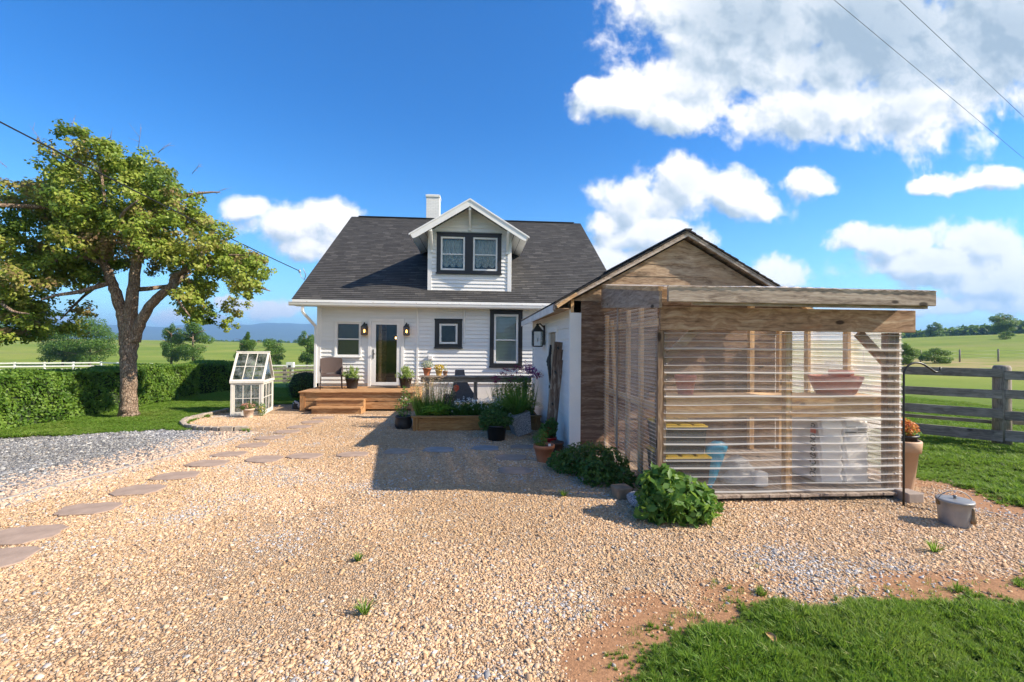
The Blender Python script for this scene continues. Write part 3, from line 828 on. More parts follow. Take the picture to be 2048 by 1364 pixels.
# ------------------------------------------------------------------ patio chair on the deck
M_wick, t = new_mat('brown_wicker')
oc = t.n('ShaderNodeTexCoord').outputs['Object']
wv = t.n('ShaderNodeTexWave', {'Vector': oc, 'Scale': 26.0, 'Distortion': 1.0}, wave_type='BANDS', bands_direction='Z')
wx = t.n('ShaderNodeTexWave', {'Vector': oc, 'Scale': 18.0, 'Distortion': 1.0}, wave_type='BANDS', bands_direction='X')
hh = t.math('MULTIPLY', wv.outputs['Fac'], wx.outputs['Fac'])
b_ = pbsdf(t, t.ramp(hh, [(0.0, (.04, .024, .02)), (.5, (.115, .075, .065)), (1, (.19, .135, .12))]), .7)
bp = t.n('ShaderNodeBump', {'Strength': .6, 'Distance': .008, 'Height': hh}); t.t.links.new(bp.outputs[0], b_.inputs['Normal']); out(t, b_.outputs[0])
M_leg = simple('brown_metal', (.06, .04, .035), .4)


def curved_panel(pts_fn, nu, nv, th, mb):
    """thick curved sheet from pts_fn(u,v)->Vector"""
    g = [[Vector(pts_fn(i / nu, j / nv)) for i in range(nu + 1)] for j in range(nv + 1)]
    nr = [[None] * (nu + 1) for _ in range(nv + 1)]
    for j in range(nv + 1):
        for i in range(nu + 1):
            du = g[j][min(i + 1, nu)] - g[j][max(i - 1, 0)]; dv = g[min(j + 1, nv)][i] - g[max(j - 1, 0)][i]
            nr[j][i] = du.cross(dv).normalized() * th
    for j in range(nv):
        for i in range(nu):
            q = [(j, i), (j, i + 1), (j + 1, i + 1), (j + 1, i)]
            mb.face([g[a][b] + nr[a][b] * .5 for a, b in q], sm=True); mb.face([g[a][b] - nr[a][b] * .5 for a, b in q][::-1], sm=True)
    rim = [(0, i) for i in range(nu + 1)] + [(j, nu) for j in range(1, nv + 1)] + [(nv, i) for i in range(nu - 1, -1, -1)] + [(j, 0) for j in range(nv - 1, 0, -1)]
    for k in range(len(rim)):
        (a, b), (c, d) = rim[k], rim[(k + 1) % len(rim)]
        mb.face([g[a][b] - nr[a][b] * .5, g[c][d] - nr[c][d] * .5, g[c][d] + nr[c][d] * .5, g[a][b] + nr[a][b] * .5])
    return mb


chair = thing('patio_chair', 'brown woven patio armchair standing on the deck by the plain window', 'chair', (-4.07, 13.22, .53), R(18))
mb = MB()
curved_panel(lambda u, v: ((u - .5) * (.50 + .10 * math.sin(v * 2.2)), -.02 + .26 * 0 + (.23 + .10 * v - .10 * (1 - (2 * u - 1) ** 2) * -1 * 0) + .05 * -((2 * u - 1) ** 2), .40 + .44 * v + .03 * (1 - (2 * u - 1) ** 2)), 10, 8, .025, mb)
mb.build('backrest', M_wick, chair)
mb = MB()
curved_panel(lambda u, v: ((u - .5) * .50, -.25 + .48 * v, .40 - .02 * math.sin(v * 3.1) - .05 * max(0, .12 - v) * 6), 8, 10, .03, mb)
mb.build('seat', M_wick, chair)
for s in (-1, 1):
    mb = MB(); curved_panel(lambda u, v: (s * (.27 + .03 * u), -.22 + .47 * v, .42 + .20 * u * (.55 + .45 * v)), 4, 8, .02, mb); mb.build('arm', M_wick, chair)
for sx_ in (-1, 1):
    for yy in (-.24, .24):
        mb = MB(); mb.tube([(sx_ * .27, yy, .60 if yy < 0 else .42), (sx_ * .27, yy, .38), (sx_ * .285, yy * 1.08, 0)], [.014, .016, .011], 8); mb.build('leg', M_leg, chair)

# ------------------------------------------------------------------ raised bed and the bench rail behind it
bed = thing('raised_bed', 'long timber raised garden bed full of plants beside the white shed', 'garden bed', (0, 9.55, 0))
bb = dict(parent=bed, world=True)
BX0, BX1, BY0, BY1, BH = -1.29, 1.36, 9.52, 10.72, .31
mb = MB(); mb.box(BX0 + .11, BX1 - .11, BY0 + .015, BY0 + .05, .155, BH - .03); mb.box(BX0 + .11, BX1 - .11, BY0 + .017, BY0 + .05, .0, .152); mb.build('side_board', M_bedx, bevel=.004, **bb)
MB().box(BX0 + .1, BX1 - .1, BY1 - .05, BY1 - .01, 0, BH - .03).build('side_board', M_bedx, bevel=.004, **bb)
for X in (BX0 + .012, BX1 - .047): MB().box(X, X + .035, BY0 + .11, BY1 - .1, 0, BH - .03).build('end_board', M_bedy, bevel=.004, **bb)
for X in (BX0, BX1 - .105):
    for Y in (BY0, BY1 - .1):
        MB().box(X, X + .105, Y, Y + .1, 0, BH - .03).build('corner_post', M_bedz, bevel=.004, **bb)
for ya, yb in ((BY0 - .03, BY0 + .09), (BY1 - .09, BY1 + .02)): MB().box(BX0 - .03, BX1 + .03, ya, yb, BH - .029, BH + .005).build('cap_board', M_bedx, bevel=.004, **bb)
M_soil = simple('dark_soil', (.05, .032, .02), .95, var=.5, scale=25, bump=.8, bscale=50)
MB().box(BX0 + .05, BX1 - .05, BY0 + .06, BY1 - .06, .05, .27).build('soil', M_soil, **bb)

rail = thing('bench_rail', 'weathered wooden rail with a broad top board behind the raised bed', 'railing', (0, 10.95, 0))
rb = dict(parent=rail, world=True)
MB().box(-1.34, 1.38, 10.82, 11.10, 1.02, 1.055).build('top_rail', M_grayx, bevel=.005, **rb)
MB().box(-1.30, 1.34, 10.90, 10.935, .90, 1.018).build('apron', M_grayx, bevel=.004, **rb)
for X in (-1.20, -.05, 1.15):
    MB().box(X, X + .09, 10.937, 11.03, 0, 1.018).build('post', M_grayz, bevel=.004, **rb)

# second woven chair behind the rail, carrying an orange patch
M_gwick = simple('grey_brown_weave', (.13, .105, .09), .85, var=.35, scale=50, bump=.6, bscale=90)
M_orange = simple('orange_red_cloth', (.75, .10, .03), .7)
gch = thing('garden_chair', 'grey woven garden chair with a flaring back and an orange red patch, behind the rail', 'chair', (-.40, 11.62, 0), R(4))
mb = MB(); curved_panel(lambda u, v: ((u - .5) * (.24 + .52 * (1 - v) ** 1.7) + .10 * (1 - v) ** 2, .28 * v, .40 + .74 * v), 8, 14, .03, mb)
gbk = mb.build('backrest', M_gwick, gch)
def on_back(x, z, o=0.0): return (x, .28 * (z - .40) / .74 - .022 - o, z)
mb = MB(); mb.face([on_back(x, z, .004) for x, z in ((-.16, .66), (-.10, .59), (-.02, .66), (-.02, .74), (-.09, .78), (-.15, .74))]); mb.face([on_back(x, z) for x, z in ((-.16, .66), (-.15, .74), (-.09, .78), (-.02, .74), (-.02, .66), (-.10, .59))]); mb.build('orange_patch', M_orange, gbk)
for k in range(4):
    mb = MB(); xk, zk = -.30 + k * .034, .79 - .03 * k; mb.face([on_back(x, z, .005) for x, z in ((xk, zk), (xk + .022, zk - .012), (xk + .022, zk + .03), (xk, zk + .04))]); mb.build('white_mark', M_white, gbk)
mb = MB(); curved_panel(lambda u, v: ((u - .5) * .6, -.3 + .34 * v, .38 - .02 * math.sin(v * 3)), 6, 6, .03, mb); mb.build('seat', M_gwick, gch)
for a_ in (-.26, .26):
    for b_ in (-.26, .02):
        mb = MB(); mb.tube([(a_, b_, .37), (a_ * 1.05, b_, 0)], .018, 8); mb.build('leg', M_leg, gch)

# ------------------------------------------------------------------ gable shed (rotated one degree)
shed = thing('gable_shed', 'old white and brown gabled shed with a wooden gable front', 'shed', (1.56, 7.4, 0), R(1.0))
SW, SLn = 3.86, 4.35        # width, length in its own frame
def eave_z(y): return 2.49 - .03 * y / SLn
mb = MB()
clip_siding(mb, lambda u, z, o: (-o, u, z), 0.05, SLn, .06, 2.56, [(1.10, 2.08, .06, 2.06)], course=.185, proud=.02)
clip_siding(mb, lambda u, z, o: (u, SLn + o, z), 0, SW, .06, 2.5, [], course=.185)
shw = mb.build('wall', M_siding, shed, label='white clapboard side wall')
mb = MB()
clip_siding(mb, lambda u, z, o: (u, -o, z), .16, SW, .02, 2.54, [], course=.19, proud=.012)
mb.build('front_wall', M_brnx, shed, label='dark brown board wall')
mb = MB()
clip_siding(mb, lambda u, z, o: (SW + o, u, z), 0, SLn, .06, 2.5, [], course=.185)
mb.build('side_wall', M_brnx, shed)
apx = SW / 2; apz = 3.655; ssl = .555
mb = MB()
clip_siding(mb, lambda u, z, o: (u, .004 - o, z), 0, SW, 2.542, apz - .05, [], course=.215, proud=.008,
            ulo=lambda z: max(.0, apx - (apz - .05 - z) / ssl), uhi=lambda z: min(SW, apx + (apz - .05 - z) / ssl))
mb.build('gable', M_gabx, shed, label='tan weathered board gable'); mb = MB()
clip_siding(mb, lambda u, z, o: (u, SLn - .004 + o, z), 0, SW, 2.50, apz - .05, [], course=.215,
            ulo=lambda z: max(.0, apx - (apz - .05 - z) / ssl), uhi=lambda z: min(SW, apx + (apz - .05 - z) / ssl))
mb.build('gable', M_gabx, shed)
mb = MB(); mb.box(-.03, .16, -.035, -.001, 0, 2.34); mb.box(-.03, -.001, -.001, .06, 0, 2.40); mb.build('corner_board', M_white, shed, bevel=.004)
MB().box(-.026, .02, SLn - .08, SLn + .01, 0, 2.4).build('corner_board', M_white, shed, bevel=.004)
MB().box(-.012, .035, -.03, .0, 2.342, 2.56).build('rafter_tail', M_frmz, shed)
# roof
M_oldroof = shingle_mat('old_shingle', [(.05, .045, .04), (.10, .09, .08), (.16, .145, .13)], .14)
OV, FO = .30, .17
mb = MB(); nrow = 18; tx2 = apx + OV
for s in (-1, 1):
    for i in range(nrow):
        f0, f1 = i / nrow, (i + 1) / nrow
        xa, xb = apx + s * tx2 * (1 - f0), apx + s * tx2 * (1 - f1); ez0 = apz + .08 - tx2 * ssl
        za, zb = ez0 + (apz + .08 - ez0) * f0, ez0 + (apz + .08 - ez0) * f1
        sag = -.06 * (1 - f0), -.06 * (1 - f1)
        j0 = RNG.uniform(-.012, .012)
        p = [(xa, -FO + j0, za + .014), (xa, SLn + FO, za + .014 + sag[0]), (xb, SLn + FO, zb + .003 + sag[1]), (xb, -FO + j0, zb + .003)]
        uv = [(0, i * .14), (5, i * .14), (5, i * .14 + .14), (0, i * .14 + .14)]
        mb.face(p if s < 0 else p[::-1], uv if s < 0 else uv[::-1])
        mb.face([(xa, -FO + j0, za - .012), (xa, SLn + FO, za - .012 + sag[0]), (xa, SLn + FO, za + .014 + sag[0]), (xa, -FO + j0, za + .014)], [(0, 0), (5, 0), (5, .003), (0, .003)])
        mb.face([(xa, -FO + j0, za + .014), (xb, -FO + j0, zb + .003), (xb, -FO + j0, zb - .02), (xa, -FO + j0, za - .012)], [(0, 0), (.1, 0), (.1, .02), (0, .02)])
srf = mb.build('roof', M_oldroof, shed)
mb = MB(); mb.bar((apx, -FO, apz + .09), (apx, SLn + FO, apz + .09), .12, .025); mb.build('ridge_cap', M_dark, srf)
ezt = apz + .08 - tx2 * ssl
mb = MB()
for s in (-1, 1):   # rake boards and roof decking with open underside
    mb.prism([(apx, apz + .055), (apx + s * tx2, ezt - .025), (apx + s * tx2, ezt - .055), (apx, apz + .025)], -FO + .015, SLn + FO - .02, 'y')
mb.build('roof_decking', M_grayy, shed)
mb = MB()
for s in (-1, 1):
    mb.prism([(apx, apz + .024), (apx + s * (tx2 - .02), ezt - .045), (apx + s * (tx2 - .02), ezt - .085), (apx, apz - .02)], -FO + .02, -FO + .05 + (.003 if s > 0 else 0), 'y')
mb.build('rake_board', wood('pale_rake', (.28, .22, .17), (.48, .40, .33), (.62, .55, .47), axis='x'), shed, bevel=.003)
for k in range(9):
    yk = -.13 + k * .565
    for s in (-1, 1):
        MB().bar((apx + s * (apx - .05), yk, ezt + .14 - .0), (apx + s * (tx2 - .03), yk, ezt - .075), .05, .085, side=(0, 1, 0)).build('rafter', M_frmx, shed)
M_peel = simple('peeling_white', (.70, .69, .67), .6, var=.1, scale=4, dirt=((.30, .22, .15), 7, .62), bump=.2, bscale=25)
def sg(y): return -.06 * (y + FO) / (SLn + 2 * FO)
mb = MB(); x = -OV - .005; ya, yb = .10, SLn + FO - .02
for (ya, yb, mi) in ((.02, SLn + FO - .02, 0), (-FO + .05, .018, 1)):
    za, zb = ezt - .02 + sg(ya), ezt - .02 + sg(yb); hgt = .125 if mi == 0 else .10
    c = [(x, ya, za - hgt), (x, yb, zb - hgt), (x, yb, zb), (x, ya, za)]; d = [(q[0] + .022, q[1], q[2]) for q in c]
    mb.face(c, mi=mi); mb.face(d[::-1], mi=mi)
    for k in range(4): mb.face([c[(k + 1) % 4], c[k], d[k], d[(k + 1) % 4]], mi=mi)
mb.build('fascia', [M_peel, M_grayy], shed)
mb = MB(); mb.box(-.25, 0, -.02, SLn, 2.40, 2.415); mb.build('soffit', M_gabx, shed)
# plank door in the side wall
mb = MB(); mb.box(-.03, .02, 1.10, 1.20, .06, 2.06); mb.box(-.03, .02, 1.98, 2.08, .06, 2.06); mb.box(-.032, .02, 1.09, 2.09, 2.06, 2.17); mb.build('door_casing', M_white, shed, bevel=.003)
mb = MB()
for k in range(5): mb.box(.015, .045, 1.205 + k * .154, 1.205 + k * .154 + .150, .06, 2.05)
sdoor = mb.build('door', wood('tan_door', (.20, .15, .10), (.38, .30, .21), (.5, .42, .32), axis='z'), shed, bevel=.003, label='tan weathered plank door')
mb = MB(); mb.tube([(.0, 1.27, 1.02), (-.05, 1.27, 1.02)], .012, 8); mb.lathe([(0, -.03), (.028, -.015), (.028, .015), (0, .03)], (-.06, 1.27, 1.02), 12); mb.build('knob', M_black, sdoor)
lantern('large black unlit lantern on the white shed wall under the eave', (1.49, 9.93, 1.83), R(-89), 1.35, lit=False)

# weathered board leaning on the shed, and a dark hanging strap beside it
M_peelb = wood('peeling_board', (.05, .03, .02), (.17, .11, .075), (.40, .33, .26), axis='z', patches=((.62, .58, .52), .62))
lb = thing('leaning_board', 'tall rough brown board with peeling paint leaning on the white shed wall', 'plank', (1.30, 7.95, 0), 0)
mb = MB(); mb.bar((0, 0, .0), (.19, .10, 1.86), .19, .028, side=(0, 1, 0)); lbm = mb.build('plank', M_peelb, lb, bevel=.004)
for k, f in enumerate((.12, .26, .40, .55, .70, .83, .93)):
    MB().bar((.19 * f - .02, .10 * f + (.05 if k % 2 else -.05), 1.86 * f), (.19 * f - .035, .10 * f + (.05 if k % 2 else -.05), 1.86 * f + .05), .03, .03).build('iron_bracket', M_black, lb)
hs_ = thing('hanging_strap', 'long dark folded strap hanging by the shed door frame', 'strap', (1.46, 8.72, .95))
mb = MB()
for k in range(4):
    o = k * .028
    mb.tube([(-.03 + o * .2, -.06 + o, .86 - .05 * k), (-.055, -.07 + o * 1.3, .6), (-.05 - o * .3, -.06 + o, .35 + .06 * k), (-.03, -.05 + o, .10 + .13 * k)], [.02, .028, .03, .012], 7)
mb.build('strap', simple('dark_green_black', (.014, .018, .020), .6), hs_)
mb = MB(); mb.lathe([(0, -.05), (.03, -.03), (.03, .02), (0, .04)], (-.03, -.05, .06), 10); mb.build('buckle', M_black, hs_)

# ------------------------------------------------------------------ lean-to with corrugated clear sheets
lean = thing('lean_to', 'lean-to greenhouse shed with weathered beams and clear corrugated plastic walls', 'shed', (3.6, 5.1, 0))
nb_ = dict(parent=lean, world=True)
LX0, LX1, LY0, LY1 = 2.10, 5.12, 5.10, 7.36
M_post = wood('post_wood', (.10, .06, .035), (.24, .155, .10), (.40, .29, .19), axis='z')


def poly_mat(name, haze, tint, blur=.25, ribk=.8, fk=.6, tlk=.55):
    m, t = new_mat(name)
    oc = t.n('ShaderNodeTexCoord').outputs['Object']
    tr = t.n('ShaderNodeBsdfTransparent', {'Color': c4(tint)})
    df = t.n('ShaderNodeBsdfDiffuse', {'Color': (.90, .88, .85, 1)}); tl = t.n('ShaderNodeBsdfTranslucent', {'Color': (.96, .94, .91, 1)})
    mx = t.n('ShaderNodeMixShader', {0: tlk, 1: df.outputs[0], 2: tl.outputs[0]})
    rf = t.n('ShaderNodeBsdfRefraction', {'Color': c4(tint), 'Roughness': 0.16, 'IOR': 1.12})
    see = t.n('ShaderNodeMixShader', {0: blur, 1: tr.outputs[0], 2: rf.outputs[0]})
    st = t.noise(t.n('ShaderNodeMapping', {'Vector': oc, 'Scale': (1.2, 1.2, 30)}).outputs[0], 1.0, 4, .6)
    hz = t.math('ADD', haze, t.math('MULTIPLY', t.smooth(st, .4, .75), .06))
    at = t.n('ShaderNodeAttribute', attribute_name='rib').outputs['Fac']
    hz = t.math('ADD', hz, t.math('MULTIPLY', at, ribk), clamp=True)  # ribs whitened to stand in for the bright highlights along them
    a = t.n('ShaderNodeMixShader', {0: hz, 1: see.outputs[0], 2: mx.outputs[0]})
    gl = t.n('ShaderNodeBsdfGlossy', {'Color': (1, 1, 1, 1), 'Roughness': .18})
    fr = t.math('ADD', t.math('MULTIPLY', t.n('ShaderNodeFresnel', {'IOR': 1.45}).outputs[0], fk), .01, clamp=True)
    out(t, t.n('ShaderNodeMixShader', {0: fr, 1: a.outputs[0], 2: gl.outputs[0]}).outputs[0]); return m
M_poly = poly_mat('clear_corrugated', .11, (.99, .97, .95), .08, .58, .35); M_polyf = poly_mat('frosted_corrugated', .34, (.98, .96, .93), 0.0, .6, .4, .8); M_polys = poly_mat('side_corrugated', .13, (.98, .96, .94), .0, .42, .20); M_polyr = poly_mat('roof_corrugated', .84, (.98, .97, .95), 0.0, .3, .6, .88)


def ribbed(mb, name, fr, u0, u1, z0, z1, parent, pitch=.0925, depth=.018, big=3, mat=None, wob=1):
    """clear sheet with horizontal ribs; fr(u, z, out) -> point. Every third rib is larger."""
    prof = []; rib = []
    z = z0; k = 0
    while z < z1:
        s = (1.0 if big == 3 else .3) if (k % big == 0 and big > 1) else (.40 if big == 3 else .30)
        d = depth * (1.25 if s > .55 else .8)
        for dz, o in ((0, 0), (.004 * s, d * .85), (.008 * s, d), (.013 * s, d), (.018 * s, d * .7), (.022 * s, 0)):
            if z + dz < z1: prof.append((z + dz, o)); rib.append(1.0 if o > 0 else 0.0)
        z += pitch; k += 1
    prof.append((z1, 0)); rib.append(0)
    nu = 14; V = []; F = []; A = []
    for (zz, o) in prof:
        for i in range(nu + 1):
            u = u0 + (u1 - u0) * i / nu
            V.append(fr(u, zz + wob * .004 * math.sin(i * .9 + zz * 3), o + wob * .003 * math.sin(i * 1.3 + zz)))
    for j in range(len(prof) - 1):
        for i in range(nu):
            F.append((j * (nu + 1) + i, j * (nu + 1) + i + 1, (j + 1) * (nu + 1) + i + 1, (j + 1) * (nu + 1) + i)); A.append(max(rib[j], rib[j + 1]))
    me = np_mesh(name, V, F, {'rib': A})
    return finish(name, me, mat or M_poly, parent, None, True)
ribbed(None, 'front_panel', lambda u, z, o: (u, LY0 - o, z), LX0 + .06, LX1, .10, 1.985, lean)
ribbed(None, 'side_panel', lambda u, z, o: (LX0 - .004 - o, u, z), LY0 + .03, LY1 - .01, .06, 2.36, lean, pitch=.0463, depth=.002, big=4, mat=M_polys, wob=0)
ribbed(None, 'side_panel', lambda u, z, o: (LX1 + .014 + o, u, z), LY0 + .03, LY1 + .4, .06, 2.20, lean, pitch=.06, depth=.011, big=6, mat=M_polyf)
# framing
for X, mat in ((LX0, M_post), (LX1 - .17, M_post)):
    MB().box(X, X + (.10 if X == LX0 else .15), LY0 + .012, LY0 + .11, .10, 1.985).build('post', mat, bevel=.005, **nb_)
MB().box(LX0 - .022, LX0 + .035, LY0 - .032, LY0 + .010, .06, 1.985).build('corner_trim', M_post, bevel=.004, **nb_)
MB().box(3.655, 3.735, LY0 + .012, LY0 + .09, .10, 1.985).build('stud', M_frmz, bevel=.004, **nb_)
for Yk, mt in ((5.72, M_frmz), (6.22, M_frmz), (7.27, M_frmz)):
    MB().box(LX0 + .012, LX0 + .06, Yk, Yk + .085, .10, 2.30).build('stud', mt, bevel=.004, **nb_)
MB().box(LX0 - .030, LX0 - .018, 6.53, 6.585, .08, 2.44).build('batten', M_grayz, bevel=.003, label='dark nailed batten over the sheet joint', **nb_)
for zz in (1.02, 2.05): MB().box(LX0 + .062, LX0 + .10, LY0 + .12, LY1 - .02, zz, zz + .085).build('girt', M_frmy, bevel=.004, **nb_)
mb = MB(); mb.bar((LX0 + .04, 7.05, 2.2), (LX0 + .04, 6.75, .3), .07, .04, side=(1, 0, 0)); mb.build('diagonal_stud', M_frmz, **nb_)
for Yk in (5.85, 6.6, 7.26):
    MB().box(LX1 - .05, LX1 + .0, Yk, Yk + .085, .10, 2.15).build('stud', M_frmz, bevel=.004, **nb_)
mb = MB(); mb.box(4.55, 4.63, 7.25, 7.33, .1, 2.5); mb.build('stud', M_frmz, bevel=.004, **nb_)
mb = MB(); mb.box(LX0 - .005, 5.245, LY0 - .052, LY0 + .0, 1.99, 2.255); mb.build('beam', M_beamx, bevel=.006, label='thick weathered front beam', **nb_)
mb = MB(); mb.box(LX0 - .0, 5.29, LY0 - .255, LY0 - .215, 2.292, 2.472); mb.build('fascia', M_grayx, bevel=.006, **nb_)
mb = MB(); mb.box(2.4, 5.23, LY0 - .213, LY0 - .17, 2.262, 2.30); mb.build('purlin', M_grayx, bevel=.004, **nb_)
rise = (2.80 - 2.46) / (LY1 - 4.87)
def rz_(y): return 2.46 + (y - 4.87) * rise
for k, xk in enumerate((2.52, 2.88, 3.22, 3.62, 4.1, 4.62, 5.08)):
    mb = MB(); mb.bar((xk, LY0 - .21, rz_(LY0 - .21) - .09), (xk, LY1 - .0, rz_(LY1) - .09), .055, .11, side=(0, 0, 1)); mb.build('rafter', M_frmy, bevel=.003, **nb_)
mb = MB()
c = [(LX0 - .035, LY0 - .12, rz_(LY0 - .12) - .05), (LX0 - .035, LY1, rz_(LY1) - .05), (LX0 - .035, LY1, 2.42), (LX0 - .035, 6.55, 2.36), (LX0 - .035, LY0 - .12, 2.235)]
mb.prism([(p[1], p[2]) for p in c], LX0 - .05, LX0 - .015, 'x'); mb.build('side_header', wood('grey_header', (.17, .12, .085), (.34, .255, .19), (.48, .385, .30), axis='y'), **nb_)
mb = MB(); mb.prism([(LY0 - .12, rz_(LY0 - .12) - .052), (LY1, rz_(LY1) - .052), (LY1, rz_(LY1)), (LY0 - .12, rz_(LY0 - .12))], LX0 - .058, LX0 - .0, 'x'); mb.build('roof_edge_board', M_frmy, **nb_)
# corrugated roof sheet, ribs down the slope
V = []; F = []; A = []; nx_, ny_ = 130, 8
for j in range(ny_ + 1):
    y = LY0 - .27 + (LY1 - LY0 + .26) * j / ny_
    for i in range(nx_ + 1):
        x = LX0 - .06 + (5.315 - LX0 + .06) * i / nx_
        V.append((x, y, rz_(y) + .012 + .008 * math.sin(i * 1.05) + (.01 * math.sin(x * 2.3) if j == 0 else 0)))
for j in range(ny_):
    for i in range(nx_): F.append((j * (nx_ + 1) + i, j * (nx_ + 1) + i + 1, (j + 1) * (nx_ + 1) + i + 1, (j + 1) * (nx_ + 1) + i)); A.append(.12 + .3 * (i % 6 == 0))
finish('roof_sheet', np_mesh('roof_sheet', V, F, {'rib': A}, True), M_polyr, lean, None, True)
for sgn, xa in ((1, LX0 + .10), (-1, LX1 - .17)):
    mb = MB(); mb.bar((xa - sgn * .02, LY0 + .06, 1.62), (xa + sgn * .34, LY0 + .06, 1.98), .05, .10, side=(1, 0, -sgn)); mb.build('brace', M_beamx, **nb_)
mb = MB(); x = LX0 + .03
while x < LX1 + .02:
    x2 = min(x + RNG.uniform(.12, .2), LX1 + .06)
    mb.box(x, x2 - .004, LY0 - .06 - RNG.uniform(0, .015), LY1, .055 + RNG.uniform(0, .006), .09); x = x2
mb.build('floor_board', M_grayy, bevel=.004, **nb_)
MB().box(LX0, LX1, LY0 + .0, LY1, .0, .054).build('sill', simple('dark_base', (.05, .04, .03), .9), **nb_)  # base slab in one very dark brown
# bench along the front
mb = MB(); mb.box(LX0 + .14, LX1 - .06, LY0 + .16, LY0 + .66, 1.165, 1.20); bench = mb.build('bench', M_frmx, bevel=.004, **nb_)
MB().box(LX0 + .14, LX1 - .06, LY0 + .16, LY0 + .195, .95, 1.164).build('apron', M_frmx, bench, bevel=.004, world=True)
M_zinc = simple('zinc', (.5, .5, .5), .4, 1.0)
for xx in (3.695, LX0 + .09, LX1 - .09):
    for zz in np.arange(.3, 1.95, .185):
        MB().lathe([(0, 0), (.010, .0), (.007, .006), (0, .008)], (xx, LY0 - .006, zz), 8).build('screw', M_zinc, **nb_)

# things kept in the lean-to
M_binb = simple('black_plastic', (.02, .02, .022), .5); M_binl = simple('yellow_plastic', (.85, .58, .06), .45)
def bin_(label, loc, w_, d_, h_):
    o = thing('storage_bin', label, 'storage bin', loc, 0, 'storage bins stacked in the lean-to')
    mb = MB(); n = 4; poly = []
    b0, b1 = .90, .98
    for (z, f) in ((0, b0), (h_ * .12, b0 + .01), (h_ * .82, b1), (h_ * .821, 1.0), (h_ * .9, 1.0)):
        poly.append([(sx_ * w_ / 2 * f, sy_ * d_ / 2 * f, z) for sx_, sy_ in ((-1, -1), (1, -1), (1, 1), (-1, 1))])
    for a_, b_ in zip(poly[:-1], poly[1:]):
        for k in range(4): mb.face([a_[k], a_[(k + 1) % 4], b_[(k + 1) % 4], b_[k]])
    mb.face(poly[0][::-1]); mb.face(poly[-1])
    mb.build('tub', M_binb, o, bevel=.01)
    mb = MB(); mb.box(-w_ / 2 * 1.03, w_ / 2 * 1.03, -d_ / 2 * 1.03, d_ / 2 * 1.03, h_ * .9, h_ * .955)
    for k in (-1, 0, 1): mb.box(k * w_ * .33 - .07, k * w_ * .33 + .07, -d_ / 2 * .96, d_ / 2 * .96, h_ * .956, h_)
    mb.build('lid', M_binl, o, bevel=.008)
bin_('black storage bin with yellow lid, lower of the two stacked by the corner post', (2.52, 5.52, .09), .56, .60, .42)
bin_('black storage bin with yellow lid, upper of the two stacked by the corner post', (2.50, 5.52, .512), .52, .56, .36)

def crumple(name, label, cat, loc, fn, nu, nv, mat, amp, seed):
    """closed wrinkled sack: fn(u,v) gives a point on its surface"""
    rg = np.random.default_rng(seed); ph = rg.uniform(0, 6.28, 12); fq = rg.uniform(2, 9, 12)
    V = []; F = []
    for j in range(nv + 1):
        for i in range(nu):
            p = np.array(fn(i / nu, j / nv), float)
            wob = sum(math.sin(fq[k] * (p[(k) % 3] * 9 + p[(k + 1) % 3] * 5) + ph[k]) for k in range(12)) / 12
            c = np.array([0, 0, p[2]]); dr = p - c; L = np.linalg.norm(dr) + 1e-5
            V.append(p + dr / L * wob * amp + np.array([0, 0, wob * amp * .4]))
    for j in range(nv):
        for i in range(nu): F.append((j * nu + i, j * nu + (i + 1) % nu, (j + 1) * nu + (i + 1) % nu, (j + 1) * nu + i))
    me = np_mesh(name, V, F, smooth=True); o = finish(name, me, mat); o.location = loc
    return tag(o, label, cat)
def sup(t, e): return math.copysign(abs(t) ** e, t)
M_clear, t = new_mat('crinkled_plastic')
tr = t.n('ShaderNodeBsdfTransparent', {'Color': (.95, .95, .95, 1)}); bb_ = pbsdf(t, (.85, .85, .85), .25)
oc = t.n('ShaderNodeTexCoord').outputs['Object']
bp = t.n('ShaderNodeBump', {'Strength': 1.0, 'Distance': .03, 'Height': t.noise(oc, 14, 5, .65, dist=1.0)}); t.t.links.new(bp.outputs[0], bb_.inputs['Normal'])
out(t, t.n('ShaderNodeMixShader', {0: .55, 1: tr.outputs[0], 2: bb_.outputs[0]}).outputs[0])
def blob(rx, ry, h, e=.7, top=.5):
    def f(u, v):
        a = u * 2 * math.pi; z = v * h; r = (1 - (1 - top) * v) * min(1, 8 * v + .15) * min(1, 6 * (1 - v) + .08)
        return (sup(math.cos(a), e) * rx * r, sup(math.sin(a), e) * ry * r, z)
    return f
crumple('plastic_bag', 'crumpled clear plastic bag heaped on the lean-to floor left of the centre stud', 'plastic bag', (3.30, 5.50, .09), blob(.27, .22, .36, .8, .35), 40, 24, M_clear, .05, 3)
M_wpk = simple('white_wrap', (.88, .87, .86), .35, var=.05, scale=5, bump=.5, bscale=14)
crumple('white_packet', 'small white wrapped packet beside the crumpled clear bag', 'packet', (3.47, 5.33, .09), blob(.085, .07, .21, .35, .95), 28, 14, M_wpk, .008, 5)
M_blue = simple('blue_plastic', (.03, .30, .50), .35, var=.2, scale=5, bump=.4, bscale=10)
def cone(u, v):
    a = u * 2 * math.pi; r = (.03 + .125 * v ** .8) * min(1, 7 * (1 - v) + .3)
    return (math.cos(a) * r + .10 * v, math.sin(a) * r * .5, v * .56)
crumple('blue_bag', 'tall tapering blue plastic bag standing next to the yellow lidded bins', 'bag', (2.83, 5.32, .10), cone, 28, 18, M_blue, .018, 9)

